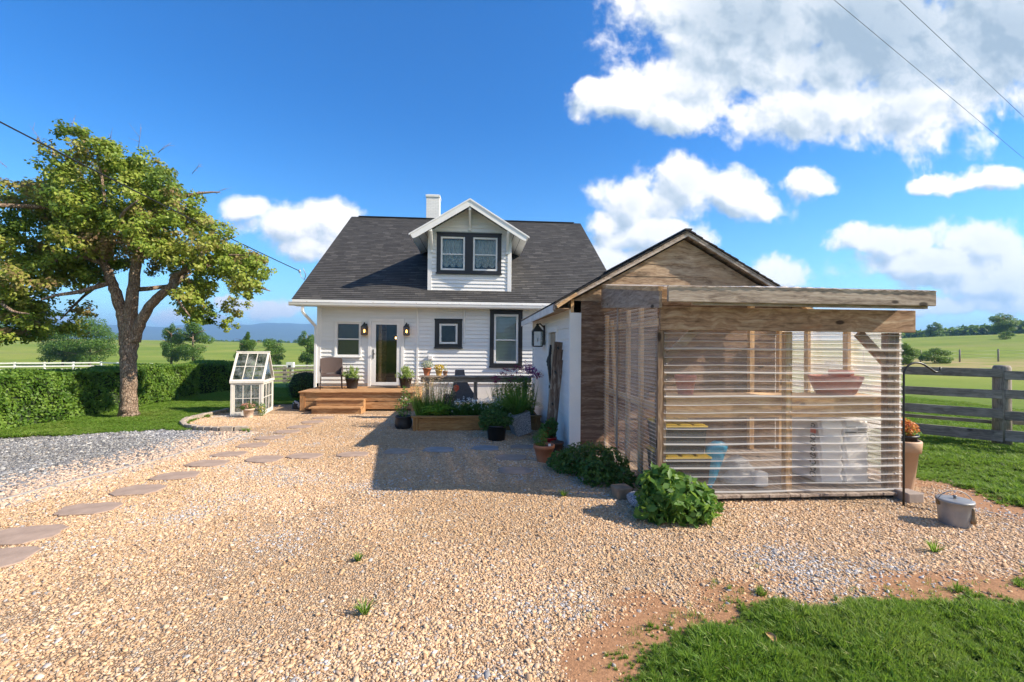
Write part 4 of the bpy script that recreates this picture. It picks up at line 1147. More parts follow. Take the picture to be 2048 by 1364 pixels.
def bale(label, loc, rz, w_, d_, h_, text):
    o = thing('wrapped_bale', label, 'bale', loc, rz)
    rg = np.random.default_rng(int(w_ * 1000)); V = []; F = []
    nu, nv = 44, 26
    for j in range(nv + 1):
        v = j / nv; rr = min(1, (min(v, 1 - v) * 14) ** .5 + .55)
        for i in range(nu):
            a = i / nu * 2 * math.pi
            bul = .008 * math.sin(v * 31 + math.sin(a * 2)) + .006 * math.sin(a * 9 + v * 14)
            V.append((sup(math.cos(a), .22) * (w_ / 2 * rr + bul), sup(math.sin(a), .22) * (d_ / 2 * rr + bul), v * h_))
    for j in range(nv):
        for i in range(nu): F.append((j * nu + i, j * nu + (i + 1) % nu, (j + 1) * nu + (i + 1) % nu, (j + 1) * nu + i))
    F2 = [(nv * nu + i, nv * nu + (i + 1) % nu, nv * nu + nu // 2 + 0, nv * nu + nu // 2) for i in range(0)]
    b = finish('wrap', np_mesh('wrap', V, F, smooth=True), M_wpk, o)
    mb = MB(); mb.box(-w_ / 2 * .85, w_ / 2 * .85, -d_ / 2 * .85, d_ / 2 * .85, h_ * .93, h_ * .995); mb.build('top_fold', M_wpk, o, bevel=.015)
    if text == 'glyphs':
        mbk, mbr = MB(), MB(); z = h_ - .09; X = -w_ / 2 - .017; Y = -d_ / 2 + .10
        for k in range(9):
            m_ = mbr if k == 1 else mbk; s = .020 if k in (0, 4) else .030
            if k == 1: m_.box(X, X + .004, Y - .045, Y + .045, z - .03, z + .03)
            else:
                for q in range(10):      # a ring shaped letter with an inner stroke
                    a0, a1 = q * .63, (q + 1) * .63
                    if (q + k) % 7 == 0: continue
                    m_.bar((X, Y + 1.6 * s * math.cos(a0), z + s * math.sin(a0)), (X, Y + 1.6 * s * math.cos(a1), z + s * math.sin(a1)), .014, .004, side=(1, 0, 0))
                if k % 2: m_.bar((X, Y - 1.5 * s, z), (X, Y + 1.5 * s, z + .01), .012, .004, side=(1, 0, 0))
            z -= .078 if k > 0 else .07
        mbk.build('lettering', M_black, o); mbr.build('red_mark', simple('red_print', (.75, .08, .04), .5), o)
    else:
        mb = MB(); Y = -d_ / 2 - .016
        for (xa, xb, zz, hh) in ((-.16, -.03, h_ - .10, .016), (-.165, -.02, h_ - .165, .018), (.0, .10, h_ - .105, .008), (.0, .11, h_ - .12, .006), (.0, .09, h_ - .135, .006), (.0, .12, h_ - .165, .010)):
            x = xa
            while x < xb:
                wl = RNG.uniform(.008, .02); mb.box(x, min(x + wl, xb), Y, Y + .004, zz - hh / 2, zz + hh / 2); x += wl + .004
        mb.build('lettering', M_black, o)
bale('white wrapped bale with a column of black ringed lettering and one red mark', (4.43, 5.66, .09), 0, .31, .62, .82, 'glyphs')
bale('white plastic wrapped bale with two lines of small black print', (4.765, 5.64, .09), 0, .33, .58, .82, 'lines')

M_terra = simple('terracotta', (.47, .17, .08), .8, var=.15, scale=8, bump=.15, dirt=((.55, .34, .24), 6, .64))
M_pinkterra = simple('pink_terracotta', (.55, .22, .17), .8)
def pot(name, label, cat, loc, r, h, mat, rim=True, parts=True, top=1.0, base=.68, group=None, soil=True):
    o = thing(name, label, cat, loc, 0, group)
    pr = [(0, 0), (r * base, 0), (r * base, .01), (r * .93, h * .80)] if rim else [(0, 0), (r * base, 0), (r * (base + .08), .03 * h), (r * .98, h * .85)]
    pr += [(r, h * .80), (r * 1.01, h * .98), (r * .99, h), (r * .88, h), (r * .86, h * .84)] if rim else [(r, h), (r * .93, h), (r * .90, h * .86)]
    if soil: pass
    mb = MB(); mb.lathe(pr, n=32); mb.build('pot', mat, o)
    mb = MB(); mb.lathe([(r * .87, 0), (0, .006)], (0, 0, h * .86), 20); mb.build('soil', M_soil, o)
    return o
o = thing('terracotta_bowl', 'wide terracotta bowl on the bench behind the clear sheet', 'bowl', (4.58, 5.48, 1.202))
mb = MB(); mb.lathe([(0, 0), (.19, 0), (.22, .03), (.29, .20), (.30, .24), (.27, .24), (.25, .20), (0, .18)], n=36); mb.build('bowl', M_pinkterra, o)
o = pot('flower_pot', 'terracotta pot nested at the back of the wide bowl', 'pot', (4.83, 5.68, 1.202), .14, .30, M_pinkterra)
o = pot('flower_pot', 'pink clay pot on the bench near the corner post of the lean-to', 'pot', (2.62, 5.52, 1.202), .13, .24, M_pinkterra)
# ------------------------------------------------------------------ plants
F_dark = foliage('leaf_dark', [(.022, .060, .012), (.040, .10, .018), (.07, .14, .03)], .3)
F_mid = foliage('leaf_mid', [(.04, .10, .015), (.075, .17, .025), (.13, .24, .05)], .35)
F_lime = foliage('leaf_lime', [(.16, .30, .02), (.27, .44, .04), (.38, .52, .08)], .4)
F_spike = foliage('leaf_variegated', [(.10, .20, .03), (.25, .36, .08), (.55, .58, .25)], .35)
F_grassy = foliage('blade_green', [(.05, .13, .012), (.11, .22, .025), (.24, .33, .06)], .4)
F_silver = foliage('leaf_silver', [(.22, .25, .15), (.40, .42, .30), (.62, .60, .50)], .3)
F_yellow = foliage('flower_yellow', [(.50, .33, .03), (.70, .50, .05), (.30, .34, .05)], .35, tint=(.8, .6, .1))
F_seed = foliage('seed_head', [(.45, .28, .16), (.60, .42, .26), (.74, .58, .42)], .35, tint=(.8, .5, .3))
F_white = foliage('petal_white', [(.75, .75, .70), (.85, .85, .82)], .3, tint=(.9, .9, .9))
F_mag = foliage('petal_magenta', [(.16, .015, .05), (.30, .03, .10), (.42, .07, .20)], .3, tint=(.5, .05, .2))
F_purple = foliage('petal_purple', [(.20, .03, .16), (.34, .07, .30), (.48, .16, .42)], .3, tint=(.5, .1, .4))
F_red = foliage('petal_red', [(.40, .02, .02), (.62, .05, .04)], .3, tint=(.8, .1, .1))
F_orange = foliage('petal_orange', [(.55, .16, .03), (.75, .30, .06), (.45, .10, .05), (.30, .28, .05)], .35, tint=(.8, .4, .1))
F_stem = simple('green_stem', (.08, .13, .03), .7)
F_twig = simple('brown_twig', (.09, .06, .04), .8)


def ball(n, c, r, shell=.45):
    """random points in an ellipsoid, denser near its surface; returns points and outward directions"""
    d = unit(RNG.normal(size=(n, 3))); rad = (1 - shell * RNG.random(n) ** 1.5)
    return np.array(c) + d * np.array(r) * rad[:, None], d


def leafy(parent, name, blobs, n, L, Wd, mat, up_=.5, jitter=.7, world=False, droop=0.0):
    P, N = [], []
    tot = sum(b[3] * b[4] * b[5] for b in blobs) if len(blobs[0]) == 6 else None
    vol = [(b[1][0] * b[1][1] * b[1][2]) ** .67 for b in blobs]; sv = sum(vol)
    for b, v in zip(blobs, vol):
        p, d = ball(max(6, int(n * v / sv)), b[0], b[1]); P.append(p); N.append(d)
    P = np.concatenate(P); N = np.concatenate(N)
    keep = P[:, 2] > .004; P, N = P[keep], N[keep]
    N = unit(N + np.array([0, 0, up_]) + RNG.normal(size=N.shape) * jitter)
    k = len(P)
    me = leaf_mesh(name, P, N, L * RNG.uniform(.65, 1.25, k), Wd * RNG.uniform(.7, 1.2, k), np.clip(RNG.normal(.5, .25, k), 0, 1))
    return finish(name, me, mat, parent, None, world)


def stems(parent, name, base_r, tips, rad, mat, seed=1):
    mb = MB()
    for tp in tips:
        tp = Vector(tp); a = Vector((tp.x * base_r, tp.y * base_r, 0)); m = a.lerp(tp, .5) + Vector((0, 0, .03))
        mb.tube([a, m, tp], [rad, rad * .8, rad * .45], 5)
    return mb.build(name, mat, parent)


def spiky(parent, name, n, h, spread, wd, mat, zb=0.0, bend=.15, r0=.05, pw=1.0):
    a = RNG.uniform(0, 2 * math.pi, n); s = RNG.random(n) ** pw
    base = np.stack([np.cos(a) * r0 * RNG.random(n), np.sin(a) * r0 * RNG.random(n), np.full(n, zb)], 1)
    hh = h * RNG.uniform(.6, 1.05, n) * (1 - .35 * s)
    tip = np.stack([np.cos(a) * spread * s, np.sin(a) * spread * s, hh], 1)
    me = blade_mesh(name, base, tip, wd * RNG.uniform(.6, 1.2, n), bend)
    return finish(name, me, mat, parent)


M_pblack = simple('black_pot', (.018, .017, .019), .45, var=.3, scale=5)
# two deck pots
def deck_pot(label, loc):
    o = pot('potted_plant', label, 'potted plant', loc, .19, .31, M_pblack, rim=True, base=.72, group=None)
    n = 260; a = RNG.uniform(0, 6.28, n); s = RNG.random(n) ** .7
    tips = np.stack([np.cos(a) * .30 * s, np.sin(a) * .30 * s, .62 - .28 * s ** 2 + RNG.normal(0, .04, n)], 1)
    base = np.stack([np.cos(a) * .06 * s, np.sin(a) * .06 * s, np.full(n, .27)], 1)
    P, N, T = [], [], []
    for k in range(70):
        i = k; ax_ = tips[i] - base[i]
        for f in np.linspace(.25, 1.0, 15):
            d = RNG.normal(size=3); P.append(base[i] + ax_ * f + d * .012); T.append(ax_ * .7 + d * np.linalg.norm(ax_) * .55); N.append(RNG.normal(size=3) + [0, 0, .6])
    k = len(P)
    me = leaf_mesh('foliage', np.array(P), np.array(N), .085 * RNG.uniform(.6, 1.2, k), .020, RNG.random(k), T=np.array(T))
    finish('foliage', me, F_spike, o)
    stems(o, 'stem', .2, [tuple(tips[i]) for i in range(0, 70, 3)], .005, F_stem)
    return o
deck_pot('black pot of spiky variegated foliage between the woven armchair and the storm door', (-3.50, 13.25, .53))
deck_pot('black pot of spiky variegated foliage on the deck next to the raised bed', (-2.03, 13.40, .53))

# pots on the bench rail
o = pot('potted_plant', 'terracotta pot of silvery leaves on the weathered rail', 'potted plant', (-1.16, 10.96, 1.056), .105, .185, M_terra, base=.6)
leafy(o, 'foliage', [((0, 0, .26), (.15, .13, .10))], 260, .05, .022, F_silver)
stems(o, 'stem', .2, [(.1 * math.cos(k), .1 * math.sin(k), .3) for k in range(8)], .004, F_stem)
o = pot('potted_plant', 'glazed mustard pot with yellow flowers on the weathered rail', 'potted plant', (-.88, 10.96, 1.056), .085, .13, simple('mustard_glaze', (.50, .33, .10), .35), base=.7)
leafy(o, 'foliage', [((0, 0, .19), (.13, .11, .085))], 300, .035, .025, F_yellow)
o = pot('potted_plant', 'tiny clay pot with a thin sprig, smallest pot on the weathered rail', 'potted plant', (-.73, 10.98, 1.056), .06, .11, simple('brown_clay', (.30, .17, .10), .8), base=.7)
leafy(o, 'foliage', [((0, 0, .19), (.07, .06, .09))], 70, .035, .016, F_silver)

# tall thin shrub in the round black pot
o = thing('potted_shrub', 'round black pot with a thin sparse shrub at the corner of the raised bed', 'potted plant', (-1.53, 9.85, 0))
mb = MB(); mb.lathe([(0, 0), (.14, 0), (.175, .06), (.185, .15), (.165, .235), (.175, .25), (.18, .27), (.165, .275), (.155, .24), (0, .24)], n=32); mb.build('pot', M_pblack, o)
stems(o, 'stem', .1, [(.06, .02, .72), (-.07, .03, .66), (.02, -.06, .80), (.11, .05, .55), (-.12, -.02, .52), (0, 0, .86)], .007, F_twig)
leafy(o, 'foliage', [((.04, 0, .62), (.14, .12, .16)), ((-.05, 0, .52), (.15, .13, .18)), ((.02, 0, .80), (.08, .08, .12)), ((0, 0, .34), (.17, .15, .09))], 330, .055, .024, F_mid)
leafy(o, 'flower', [((.0, 0, .55), (.13, .12, .2))], 26, .028, .026, F_white)

# raised bed planting
o = thing('seeding_grass', 'clump of green grass with many pale seed heads at the open end of the raised bed', 'ornamental grass', (-.92, 10.05, .27))
n = 900; b = RNG.uniform(-1, 1, (n, 2)) * [.36, .22]
base = np.stack([b[:, 0], b[:, 1], np.zeros(n)], 1); tip = np.stack([b[:, 0] * .35 + RNG.normal(0, .05, n), RNG.normal(0, .05, n), RNG.uniform(.22, .46, n)], 1)
finish('foliage', blade_mesh('foliage', base, tip, .012, .08), F_grassy, o)
n = 190; b = RNG.uniform(-1, 1, (n, 2)) * [.36, .22]
base = np.stack([b[:, 0], b[:, 1], np.zeros(n)], 1); tip = np.stack([b[:, 0] * .3 + RNG.normal(0, .05, n), RNG.normal(0, .06, n), RNG.uniform(.5, .84, n)], 1)
m1 = blade_mesh('a', base, tip, .006, .05)
P = np.concatenate([base + tip * f + RNG.normal(0, .012, (n, 3)) for f in np.linspace(.55, 1.0, 9)])
m2 = leaf_mesh('b', P, RNG.normal(size=P.shape), .028, .017)
finish('seed_head', join_np('seed_head', [m1, m2]), [F_grassy, F_seed], o)

o = thing('feathery_plant', 'bright lime feathery plant spilling over the front board of the raised bed', 'plant', (-.80, 9.62, .28))
P, N, T = [], [], []
for k in range(70):
    a = RNG.uniform(0, 6.28); ln = RNG.uniform(.16, .36); dz = RNG.uniform(.06, .22)
    for f in np.linspace(.1, 1, 16):
        c = np.array([math.cos(a) * ln * f, math.sin(a) * ln * f * .6, dz * math.sin(f * 2.0) * 1.1 + .02])
        for s in (-1, 1):
            P.append(c); T.append([-math.sin(a) * s + math.cos(a) * .6, math.cos(a) * s + math.sin(a) * .6, .1]); N.append([RNG.normal(0, .3), RNG.normal(0, .3), 1])
k = len(P); finish('foliage', leaf_mesh('foliage', np.array(P), np.array(N), .065, .018, T=np.array(T)), F_lime, o)

o = thing('daisy_clump', 'dark green mass of strappy leaves dotted with small white flowers in the raised bed', 'flowers', (.12, 10.0, .27))
n = 1500; b = RNG.uniform(-1, 1, (n, 2)) * [.62, .30]
base = np.stack([b[:, 0], b[:, 1], np.zeros(n)], 1); tip = np.stack([RNG.normal(0, .12, n), RNG.normal(-.05, .10, n), RNG.uniform(.14, .30, n)], 1)
finish('foliage', blade_mesh('foliage', base, tip, .019, .35), F_dark, o)
P = np.stack([RNG.uniform(-.62, .66, 230), RNG.uniform(-.34, .3, 230), RNG.uniform(.12, .36, 230)], 1); P[:, 2] += .14 * np.clip(P[:, 0], 0, 1)
P = np.concatenate([P + RNG.normal(0, .011, P.shape) for _ in range(5)])
Nn = RNG.normal(size=P.shape) * .4 + [0, -.5, .8]
finish('flower', leaf_mesh('flower', P, Nn, .024, .018), F_white, o)
o = thing('nursery_pot', 'empty black square nursery pot tipped on its side among the bed plants', 'pot', (-.60, 10.02, .50), R(12))
mb = MB(); Mx = Matrix.Rotation(R(14), 4, 'Y') @ Matrix.Rotation(R(-10), 4, 'X')
for (f0, f1, z0, z1) in ((.085, .115, -.17, .15), (.122, .122, .15, .20)):
    c0 = [Mx @ Vector((sx_ * f0, sy_ * f0, z0)) for sx_, sy_ in ((-1, -1), (1, -1), (1, 1), (-1, 1))]; c1 = [Mx @ Vector((sx_ * f1, sy_ * f1, z1)) for sx_, sy_ in ((-1, -1), (1, -1), (1, 1), (-1, 1))]
    for k in range(4): mb.face([c0[k], c0[(k + 1) % 4], c1[(k + 1) % 4], c1[k]])
    mb.face(c0[::-1]); mb.face(c1)
mb.build('pot', M_pblack, o, bevel=.012)

o = thing('tall_flowers', 'tall plant with magenta and purple flower heads at the shed end of the raised bed', 'flowers', (.86, 10.3, .27))
n = 200; b = RNG.uniform(-1, 1, (n, 2)) * [.44, .26]
base = np.stack([b[:, 0], b[:, 1], np.zeros(n)], 1); tip = np.stack([b[:, 0] * .25 + RNG.normal(0, .05, n), RNG.normal(0, .06, n), RNG.uniform(.55, .92, n)], 1)
finish('stem', blade_mesh('stem', base, tip, .014, .03), F_dark, o)
leafy(o, 'foliage', [((-.15, 0, .35), (.36, .25, .33)), ((.25, 0, .42), (.26, .25, .40)), ((.1, 0, .62), (.36, .22, .22))], 1500, .075, .02, F_mid, up_=.8)
HD = [(-.47, .78), (-.40, .83), (-.36, .75), (-.2, .86), (-.12, .95), (-.05, .84), (.03, .98), (.10, .90), (-.28, .90), (.17, .82), (-.10, .72), (.0, .76), (-.42, .70), (.14, 1.0), (-.2, .99), (.05, 1.06), (.22, .95)]
P = np.concatenate([np.array([x, RNG.uniform(-.15, .1), z]) + RNG.normal(0, 1, (46, 3)) * [.035, .035, .018] for x, z in HD])
finish('flower', leaf_mesh('flower', P, RNG.normal(size=P.shape) + [0, 0, .6], .026, .019), F_mag, o, label='small flat magenta flower heads')
P = np.concatenate([np.array([x, y, z]) + RNG.normal(0, 1, (n, 3)) * [.06, .05, .05] for x, y, z, n in ((.34, -.1, .98, 240), (.42, -.1, .93, 200), (.30, -.05, 1.05, 120))])
finish('flower', leaf_mesh('flower', P, RNG.normal(size=P.shape) + [0, 0, .4], .034, .022), F_purple, o, label='large purple bloom')
P = np.array([.52, -.25, .86]) + RNG.normal(0, 1, (170, 3)) * [.045, .04, .035]
finish('flower', leaf_mesh('flower', P, RNG.normal(size=P.shape) + [0, 0, .4], .03, .022), F_mag, o, label='round crimson bloom')

M_granite, t = new_mat('speckled_granite')
oc = t.n('ShaderNodeTexCoord').outputs['Object']
c_ = t.ramp(t.noise(oc, 95, 2, .8), [(.38, (.035, .035, .04)), (.5, (.22, .22, .24)), (.62, (.62, .62, .64))])
b_ = pbsdf(t, c_, .75); bp = t.n('ShaderNodeBump', {'Strength': .7, 'Distance': .008, 'Height': t.noise(oc, 60, 3)}); t.t.links.new(bp.outputs[0], b_.inputs['Normal']); out(t, b_.outputs[0])
o = thing('granite_planter', 'tilted square speckled granite planter with arching green fountain grass', 'planter', (.93, 9.05, 0), R(14))
mb = MB(); Mx = Matrix.Translation((0, 0, .02)) @ Matrix.Rotation(R(-16), 4, 'Y')
c0 = [Mx @ Vector((x * .15, y * .15, 0)) for x, y in ((-1, -1), (1, -1), (1, 1), (-1, 1))]; c1 = [Mx @ Vector((x * .21, y * .21, .42)) for x, y in ((-1, -1), (1, -1), (1, 1), (-1, 1))]
lo_ = min(p.z for p in c0); c0 = [p - Vector((0, 0, lo_)) for p in c0]; c1 = [p - Vector((0, 0, lo_)) for p in c1]
for k in range(4): mb.face([c0[k], c0[(k + 1) % 4], c1[(k + 1) % 4], c1[k]])
mb.face(c0[::-1]); mb.face(c1); mb.build('planter', M_granite, o, bevel=.02)
gcx = sum((p.x for p in c1)) / 4; n = 620
a = RNG.uniform(0, 6.28, n); s = RNG.random(n) ** .6
base = np.stack([gcx + np.cos(a) * .07, np.sin(a) * .07, np.full(n, .40)], 1)
tip = np.stack([np.cos(a) * .62 * s - .05, np.sin(a) * .5 * s, .62 - .50 * s ** 1.6 + RNG.normal(0, .05, n)], 1)
finish('foliage', blade_mesh('foliage', base, tip, .011, .28, seg=5), F_grassy, o)

o = thing('potted_bush', 'black nursery pot with a dense dark green bush in front of the raised bed', 'potted plant', (.40, 8.62, 0))
mb = MB(); mb.lathe([(0, 0), (.155, 0), (.19, .26), (.205, .262), (.21, .30), (.19, .30), (.18, .26), (0, .26)], n=32); mb.build('pot', M_pblack, o)
leafy(o, 'foliage', [((-.06, 0, .42), (.28, .25, .19)), ((.10, 0, .38), (.22, .24, .17)), ((-.22, -.05, .33), (.13, .14, .14))], 1500, .055, .034, F_dark)
stems(o, 'stem', .2, [(.15, 0, .45), (-.15, .05, .45), (0, -.12, .48), (0, .1, .5)], .006, F_twig)

o = pot('potted_herb', 'large terracotta pot with a small needle leaved herb beside the stepping stones', 'potted plant', (1.06, 6.98, 0), .165, .27, M_terra, base=.62)
leafy(o, 'foliage', [((-.06, 0, .36), (.12, .11, .13)), ((-.03, 0, .42), (.08, .08, .10))], 620, .045, .010, F_mid, up_=1.2)
stems(o, 'stem', .3, [(-.08, 0, .45), (0, .03, .42), (-.03, -.05, .48)], .005, F_twig)
mb = MB(); mb.box(.05, .09, -.10, -.095, .23, .30); mb.build('plant_tag', M_white, o)
o = pot('potted_flower', 'red glazed pot with a dark leaved red flower against the shed door', 'potted plant', (1.25, 7.72, 0), .14, .24, simple('red_glaze', (.30, .012, .012), .25), base=.66)
leafy(o, 'foliage', [((0, 0, .36), (.16, .14, .15)), ((.06, 0, .46), (.10, .10, .10))], 420, .07, .045, F_dark)
leafy(o, 'flower', [((-.08, -.06, .30), (.06, .05, .04)), ((.0, -.05, .40), (.05, .05, .05))], 70, .035, .028, F_red)
o = pot('flower_pot', 'plain dark empty pot behind the red glazed pot by the shed door', 'pot', (1.36, 7.50, 0), .11, .20, simple('dark_clay', (.10, .05, .03), .8), base=.7)

# ground bushes by the lean-to
o = thing('shade_bush', 'low dark green leafy bush with dry stems against the side of the lean-to', 'bush', (1.62, 6.05, 0))
bl = [((-.28, .25, .17), (.28, .24, .20)), ((.0, .1, .25), (.28, .26, .23)), ((-.05, -.28, .17), (.26, .24, .20)), ((.22, -.05, .22), (.22, .26, .22)), ((.25, -.4, .12), (.17, .18, .15)), ((-.4, .5, .12), (.18, .2, .14)), ((-.1, .5, .2), (.24, .22, .19))]
leafy(o, 'foliage', bl, 3400, .06, .042, F_dark, up_=.6)
leafy(o, 'dry_foliage', [((.0, .1, .33), (.26, .24, .18)), ((-.1, .35, .28), (.2, .2, .13))], 420, .045, .018, foliage('leaf_dry', [(.14, .09, .04), (.22, .17, .06), (.10, .12, .03)], .3))
stems(o, 'stem', .1, [(.3 * math.cos(k), .35 * math.sin(k), .3) for k in range(10)], .007, F_twig)
o = thing('sunlit_bush', 'bright green broad leaved bush in front of the lean-to corner', 'bush', (2.10, 4.62, 0))
bl = [((0, 0, .24), (.36, .28, .23)), ((-.16, .06, .32), (.24, .22, .20)), ((.22, -.02, .17), (.24, .22, .17)), ((.05, -.15, .14), (.3, .18, .15)), ((-.28, -.08, .12), (.2, .16, .13))]
bl += [((.30 * math.cos(k * 1.1), .26 * math.sin(k * 1.1), .14 + .22 * ((k * 7) % 5) / 5), (.12, .11, .10)) for k in range(9)] + [((-.12, -.02, .47), (.09, .09, .10)), ((-.2, .08, .45), (.07, .07, .09))]
leafy(o, 'foliage', bl, 1750, .115, .058, F_mid, up_=.55, jitter=.8)
stems(o, 'stem', .1, [(.25 * math.cos(k), .22 * math.sin(k), .33) for k in range(12)], .006, F_stem)

def stone_mesh(name, r, seed, mat, parent=None, sub=3, amp=.14):
    rg = np.random.default_rng(seed); import bmesh
    bm = bmesh.new(); bmesh.ops.create_icosphere(bm, subdivisions=sub, radius=1)
    ph = rg.uniform(0, 6, 9)
    for v in bm.verts:
        p = v.co; f = 1 + amp * (math.sin(p.x * 2.3 + ph[0]) + math.sin(p.y * 3.1 + ph[1]) * .7 + math.sin(p.z * 2.7 + p.x * 1.7 + ph[2]) * .6) + amp * .25 * math.sin(p.x * 9 + ph[3]) * math.sin(p.y * 8 + ph[4])
        v.co = Vector((p.x * r[0] * f, p.y * r[1] * f, p.z * r[2] * f))
    me = bpy.data.meshes.new(name); bm.to_mesh(me); bm.free()
    for p in me.polygons: p.use_smooth = True
    return me
o = finish('rock', stone_mesh('rock', (.13, .19, .095), 4, None), M_granite); o.location = (1.83, 4.98, .07); o.rotation_euler = (0, .1, R(32))
tag(o, 'grey speckled rock lying against the lean-to base between the two bushes', 'rock')
M_conc = simple('tan_concrete', (.24, .17, .11), .85, var=.2, scale=10, bump=.3)
mb = MB(); mb.box(-.10, .10, -.10, .10, 0, .14); o = mb.build('edging_block', M_conc, bevel=.018); o.location = (1.74, 5.30, 0); o.rotation_euler = (0, 0, R(12))
tag(o, 'tan concrete block at the foot of the lean-to beside the grey rock', 'concrete block')
mb = MB(); mb.box(-.10, .10, -.10, .10, 0, .12); o = mb.build('footing_block', simple('grey_block', (.30, .24, .20), .85, bump=.3), bevel=.015); o.location = (5.10, 5.00, 0)
tag(o, 'brown block under the lean-to corner behind the shepherd hook', 'concrete block')

# shepherd hook, planter and bucket
hk = thing('shepherd_hook', 'thin black shepherd hook planted in the gravel by the lean-to corner', 'garden hook', (4.87, 4.83, 0), R(-2))
pts = [(0, 0, -.02), (0, 0, .5), (0, 0, 1.0), (0, 0, 1.50)] + [(.155 - .155 * math.cos(a), 0, 1.50 + .155 * math.sin(a) * .9) for a in np.linspace(.25, math.pi * .68, 7)] + [(.31, 0, 1.575), (.37, 0, 1.535), (.405, 0, 1.53), (.43, 0, 1.555), (.435, 0, 1.59)]
MB().tube(pts, .011, 8).build('rod', M_black, hk)
MB().tube([(0, 0, .01), (.10, -.10, .015), (.22, -.22, .012)], .007, 6).build('foot_prong', M_black, hk)
pl_ = thing('tall_planter', 'tall tapering tan planter beside the shepherd hook', 'planter', (5.40, 5.38, 0))
mb = MB(); mb.lathe([(0, 0), (.11, 0), (.115, .02), (.165, .50), (.19, .50), (.20, .63), (.19, .645), (.165, .645), (.16, .60), (0, .60)], n=36); mb.build('body', simple('tan_planter', (.48, .31, .20), .6, var=.05, bump=.04), pl_)
ib = thing('flower_bowl', 'black bowl of orange and rust flowers set in the tall tan planter', 'potted plant', (5.40, 5.38, .605))
mb = MB(); mb.lathe([(0, 0), (.135, 0), (.155, .085), (.17, .087), (.172, .11), (.15, .11), (0, .09)], n=30); mb.build('bowl', M_pblack, ib)
leafy(ib, 'flower', [((-.02, 0, .19), (.19, .17, .11)), ((.0, 0, .24), (.10, .10, .08))], 1100, .042, .024, F_orange, up_=.6)
leafy(ib, 'foliage', [((0, 0, .15), (.2, .18, .07))], 160, .05, .02, F_mid)

M_galv = simple('galvanised_steel', (.27, .27, .27), .42, metal=.25, var=.15, scale=5, dirt=((.20, .185, .165), 5, .6))
bk = thing('metal_bucket', 'small galvanised bucket with a lid and wire bail on the gravel', 'bucket', (4.90, 4.30, 0), R(-20))
mb = MB(); mb.lathe([(0, 0), (.12, 0), (.124, .004), (.128, .02), (.136, .15), (.14, .235), (.146, .24), (.146, .25)], n=40); mb.build('body', M_galv, bk)
mb = MB(); mb.lathe([(.150, .238), (.152, .256), (.146, .262), (.12, .266), (.03, .27), (0, .27)], n=40); mb.lathe([(.012, .27), (.012, .285), (.02, .292), (.014, .302), (0, .304)], n=14); mb.build('lid', M_galv, bk)
mb = MB(); mb.tube([(.148 * math.cos(a), .012 * math.sin(a * 2), .235 + .115 * math.sin(a)) for a in np.linspace(0, math.pi, 15)], .0045, 6); mb.build('bail', M_galv, bk)
mb = MB()
for s in (-1, 1): mb.box(s * .14 - .012, s * .14 + .012, -.02, .02, .20, .25)
mb.lathe([(0, 0), (.024, .01), (.03, .035), (.018, .07), (.014, .13), (.016, .16), (0, .165)], (.09, -.105, .05), 12); mb.build('side_lug', simple('tarnished_brass', (.20, .14, .08), .45, .6), bk)

# ------------------------------------------------------------------ small greenhouse made of old windows
M_oldwhite = simple('old_white_wood', (.68, .64, .57), .65, var=.1, scale=6, dirt=((.40, .33, .25), 9, .60), bump=.15)
M_oldglass = glass('old_glass', tint=(.82, .88, .86), dirt=.30, refl=.08)
gh = thing('mini_greenhouse', 'small white greenhouse built from old window sashes with a pitched glass roof', 'greenhouse', (-5.96, 11.6, 0), R(10))
gw, gd, ghh, grz = .72, 1.0, .86, 1.56
for x in (0, gw - .05):
    for y in (0, gd - .05): MB().box(x, x + .05, y, y + .05, 0, ghh).build('post', M_oldwhite, gh, bevel=.003)
def sash(name, org, ux, uz, w_, h_, nx_, nz_, th=.03, fw=.04, mw=.016):
    """a glazed sash spanned by two directions"""
    ux, uz = Vector(ux).normalized(), Vector(uz).normalized(); ny = ux.cross(uz); Mx = Matrix((ux, -ny, uz)).transposed().to_4x4(); Mx.translation = Vector(org)
    mb = MB()
    mb.box(0, fw, 0, th, 0, h_, 0, Mx); mb.box(w_ - fw, w_, 0, th, 0, h_, 0, Mx); mb.box(fw, w_ - fw, 0, th, 0, fw, 0, Mx); mb.box(fw, w_ - fw, 0, th, h_ - fw, h_, 0, Mx)
    for k in range(1, nx_): x = fw + (w_ - 2 * fw) * k / nx_; mb.box(x - mw / 2, x + mw / 2, .003, th - .003, fw, h_ - fw, 0, Mx)
    for k in range(1, nz_): z = fw + (h_ - 2 * fw) * k / nz_; mb.box(fw, w_ - fw, .005, th - .005, z - mw / 2, z + mw / 2, 0, Mx)
    s_ = mb.build(name, M_oldwhite, gh, bevel=.002)
    mb = MB(); mb.box(fw - .005, w_ - fw + .005, th * .42, th * .55, fw - .005, h_ - fw + .005, 0, Mx); mb.build('pane', M_oldglass, s_)
sash('front_sash', (.052, .008, .06), (1, 0, 0), (0, 0, 1), gw - .104, .74, 3, 2)
sash('side_sash', (gw - .008, .052, .06), (0, 1, 0), (0, 0, 1), gd - .104, .74, 3, 2)
sash('side_sash', (.008, gd - .052, .06), (0, -1, 0), (0, 0, 1), gd - .104, .74, 3, 2)
sash('back_sash', (gw - .052, gd - .008, .06), (-1, 0, 0), (0, 0, 1), gw - .104, .74, 3, 2)
mb = MB()
mb.box(-.02, gw + .02, -.02, .055, ghh - .055, ghh - .001); mb.box(-.02, gw + .02, gd - .055, gd + .02, ghh - .055, ghh - .001); mb.box(gw - .05, gw + .018, .056, gd - .056, ghh - .055, ghh - .001); mb.box(-.018, .05, .056, gd - .056, ghh - .055, ghh - .001)
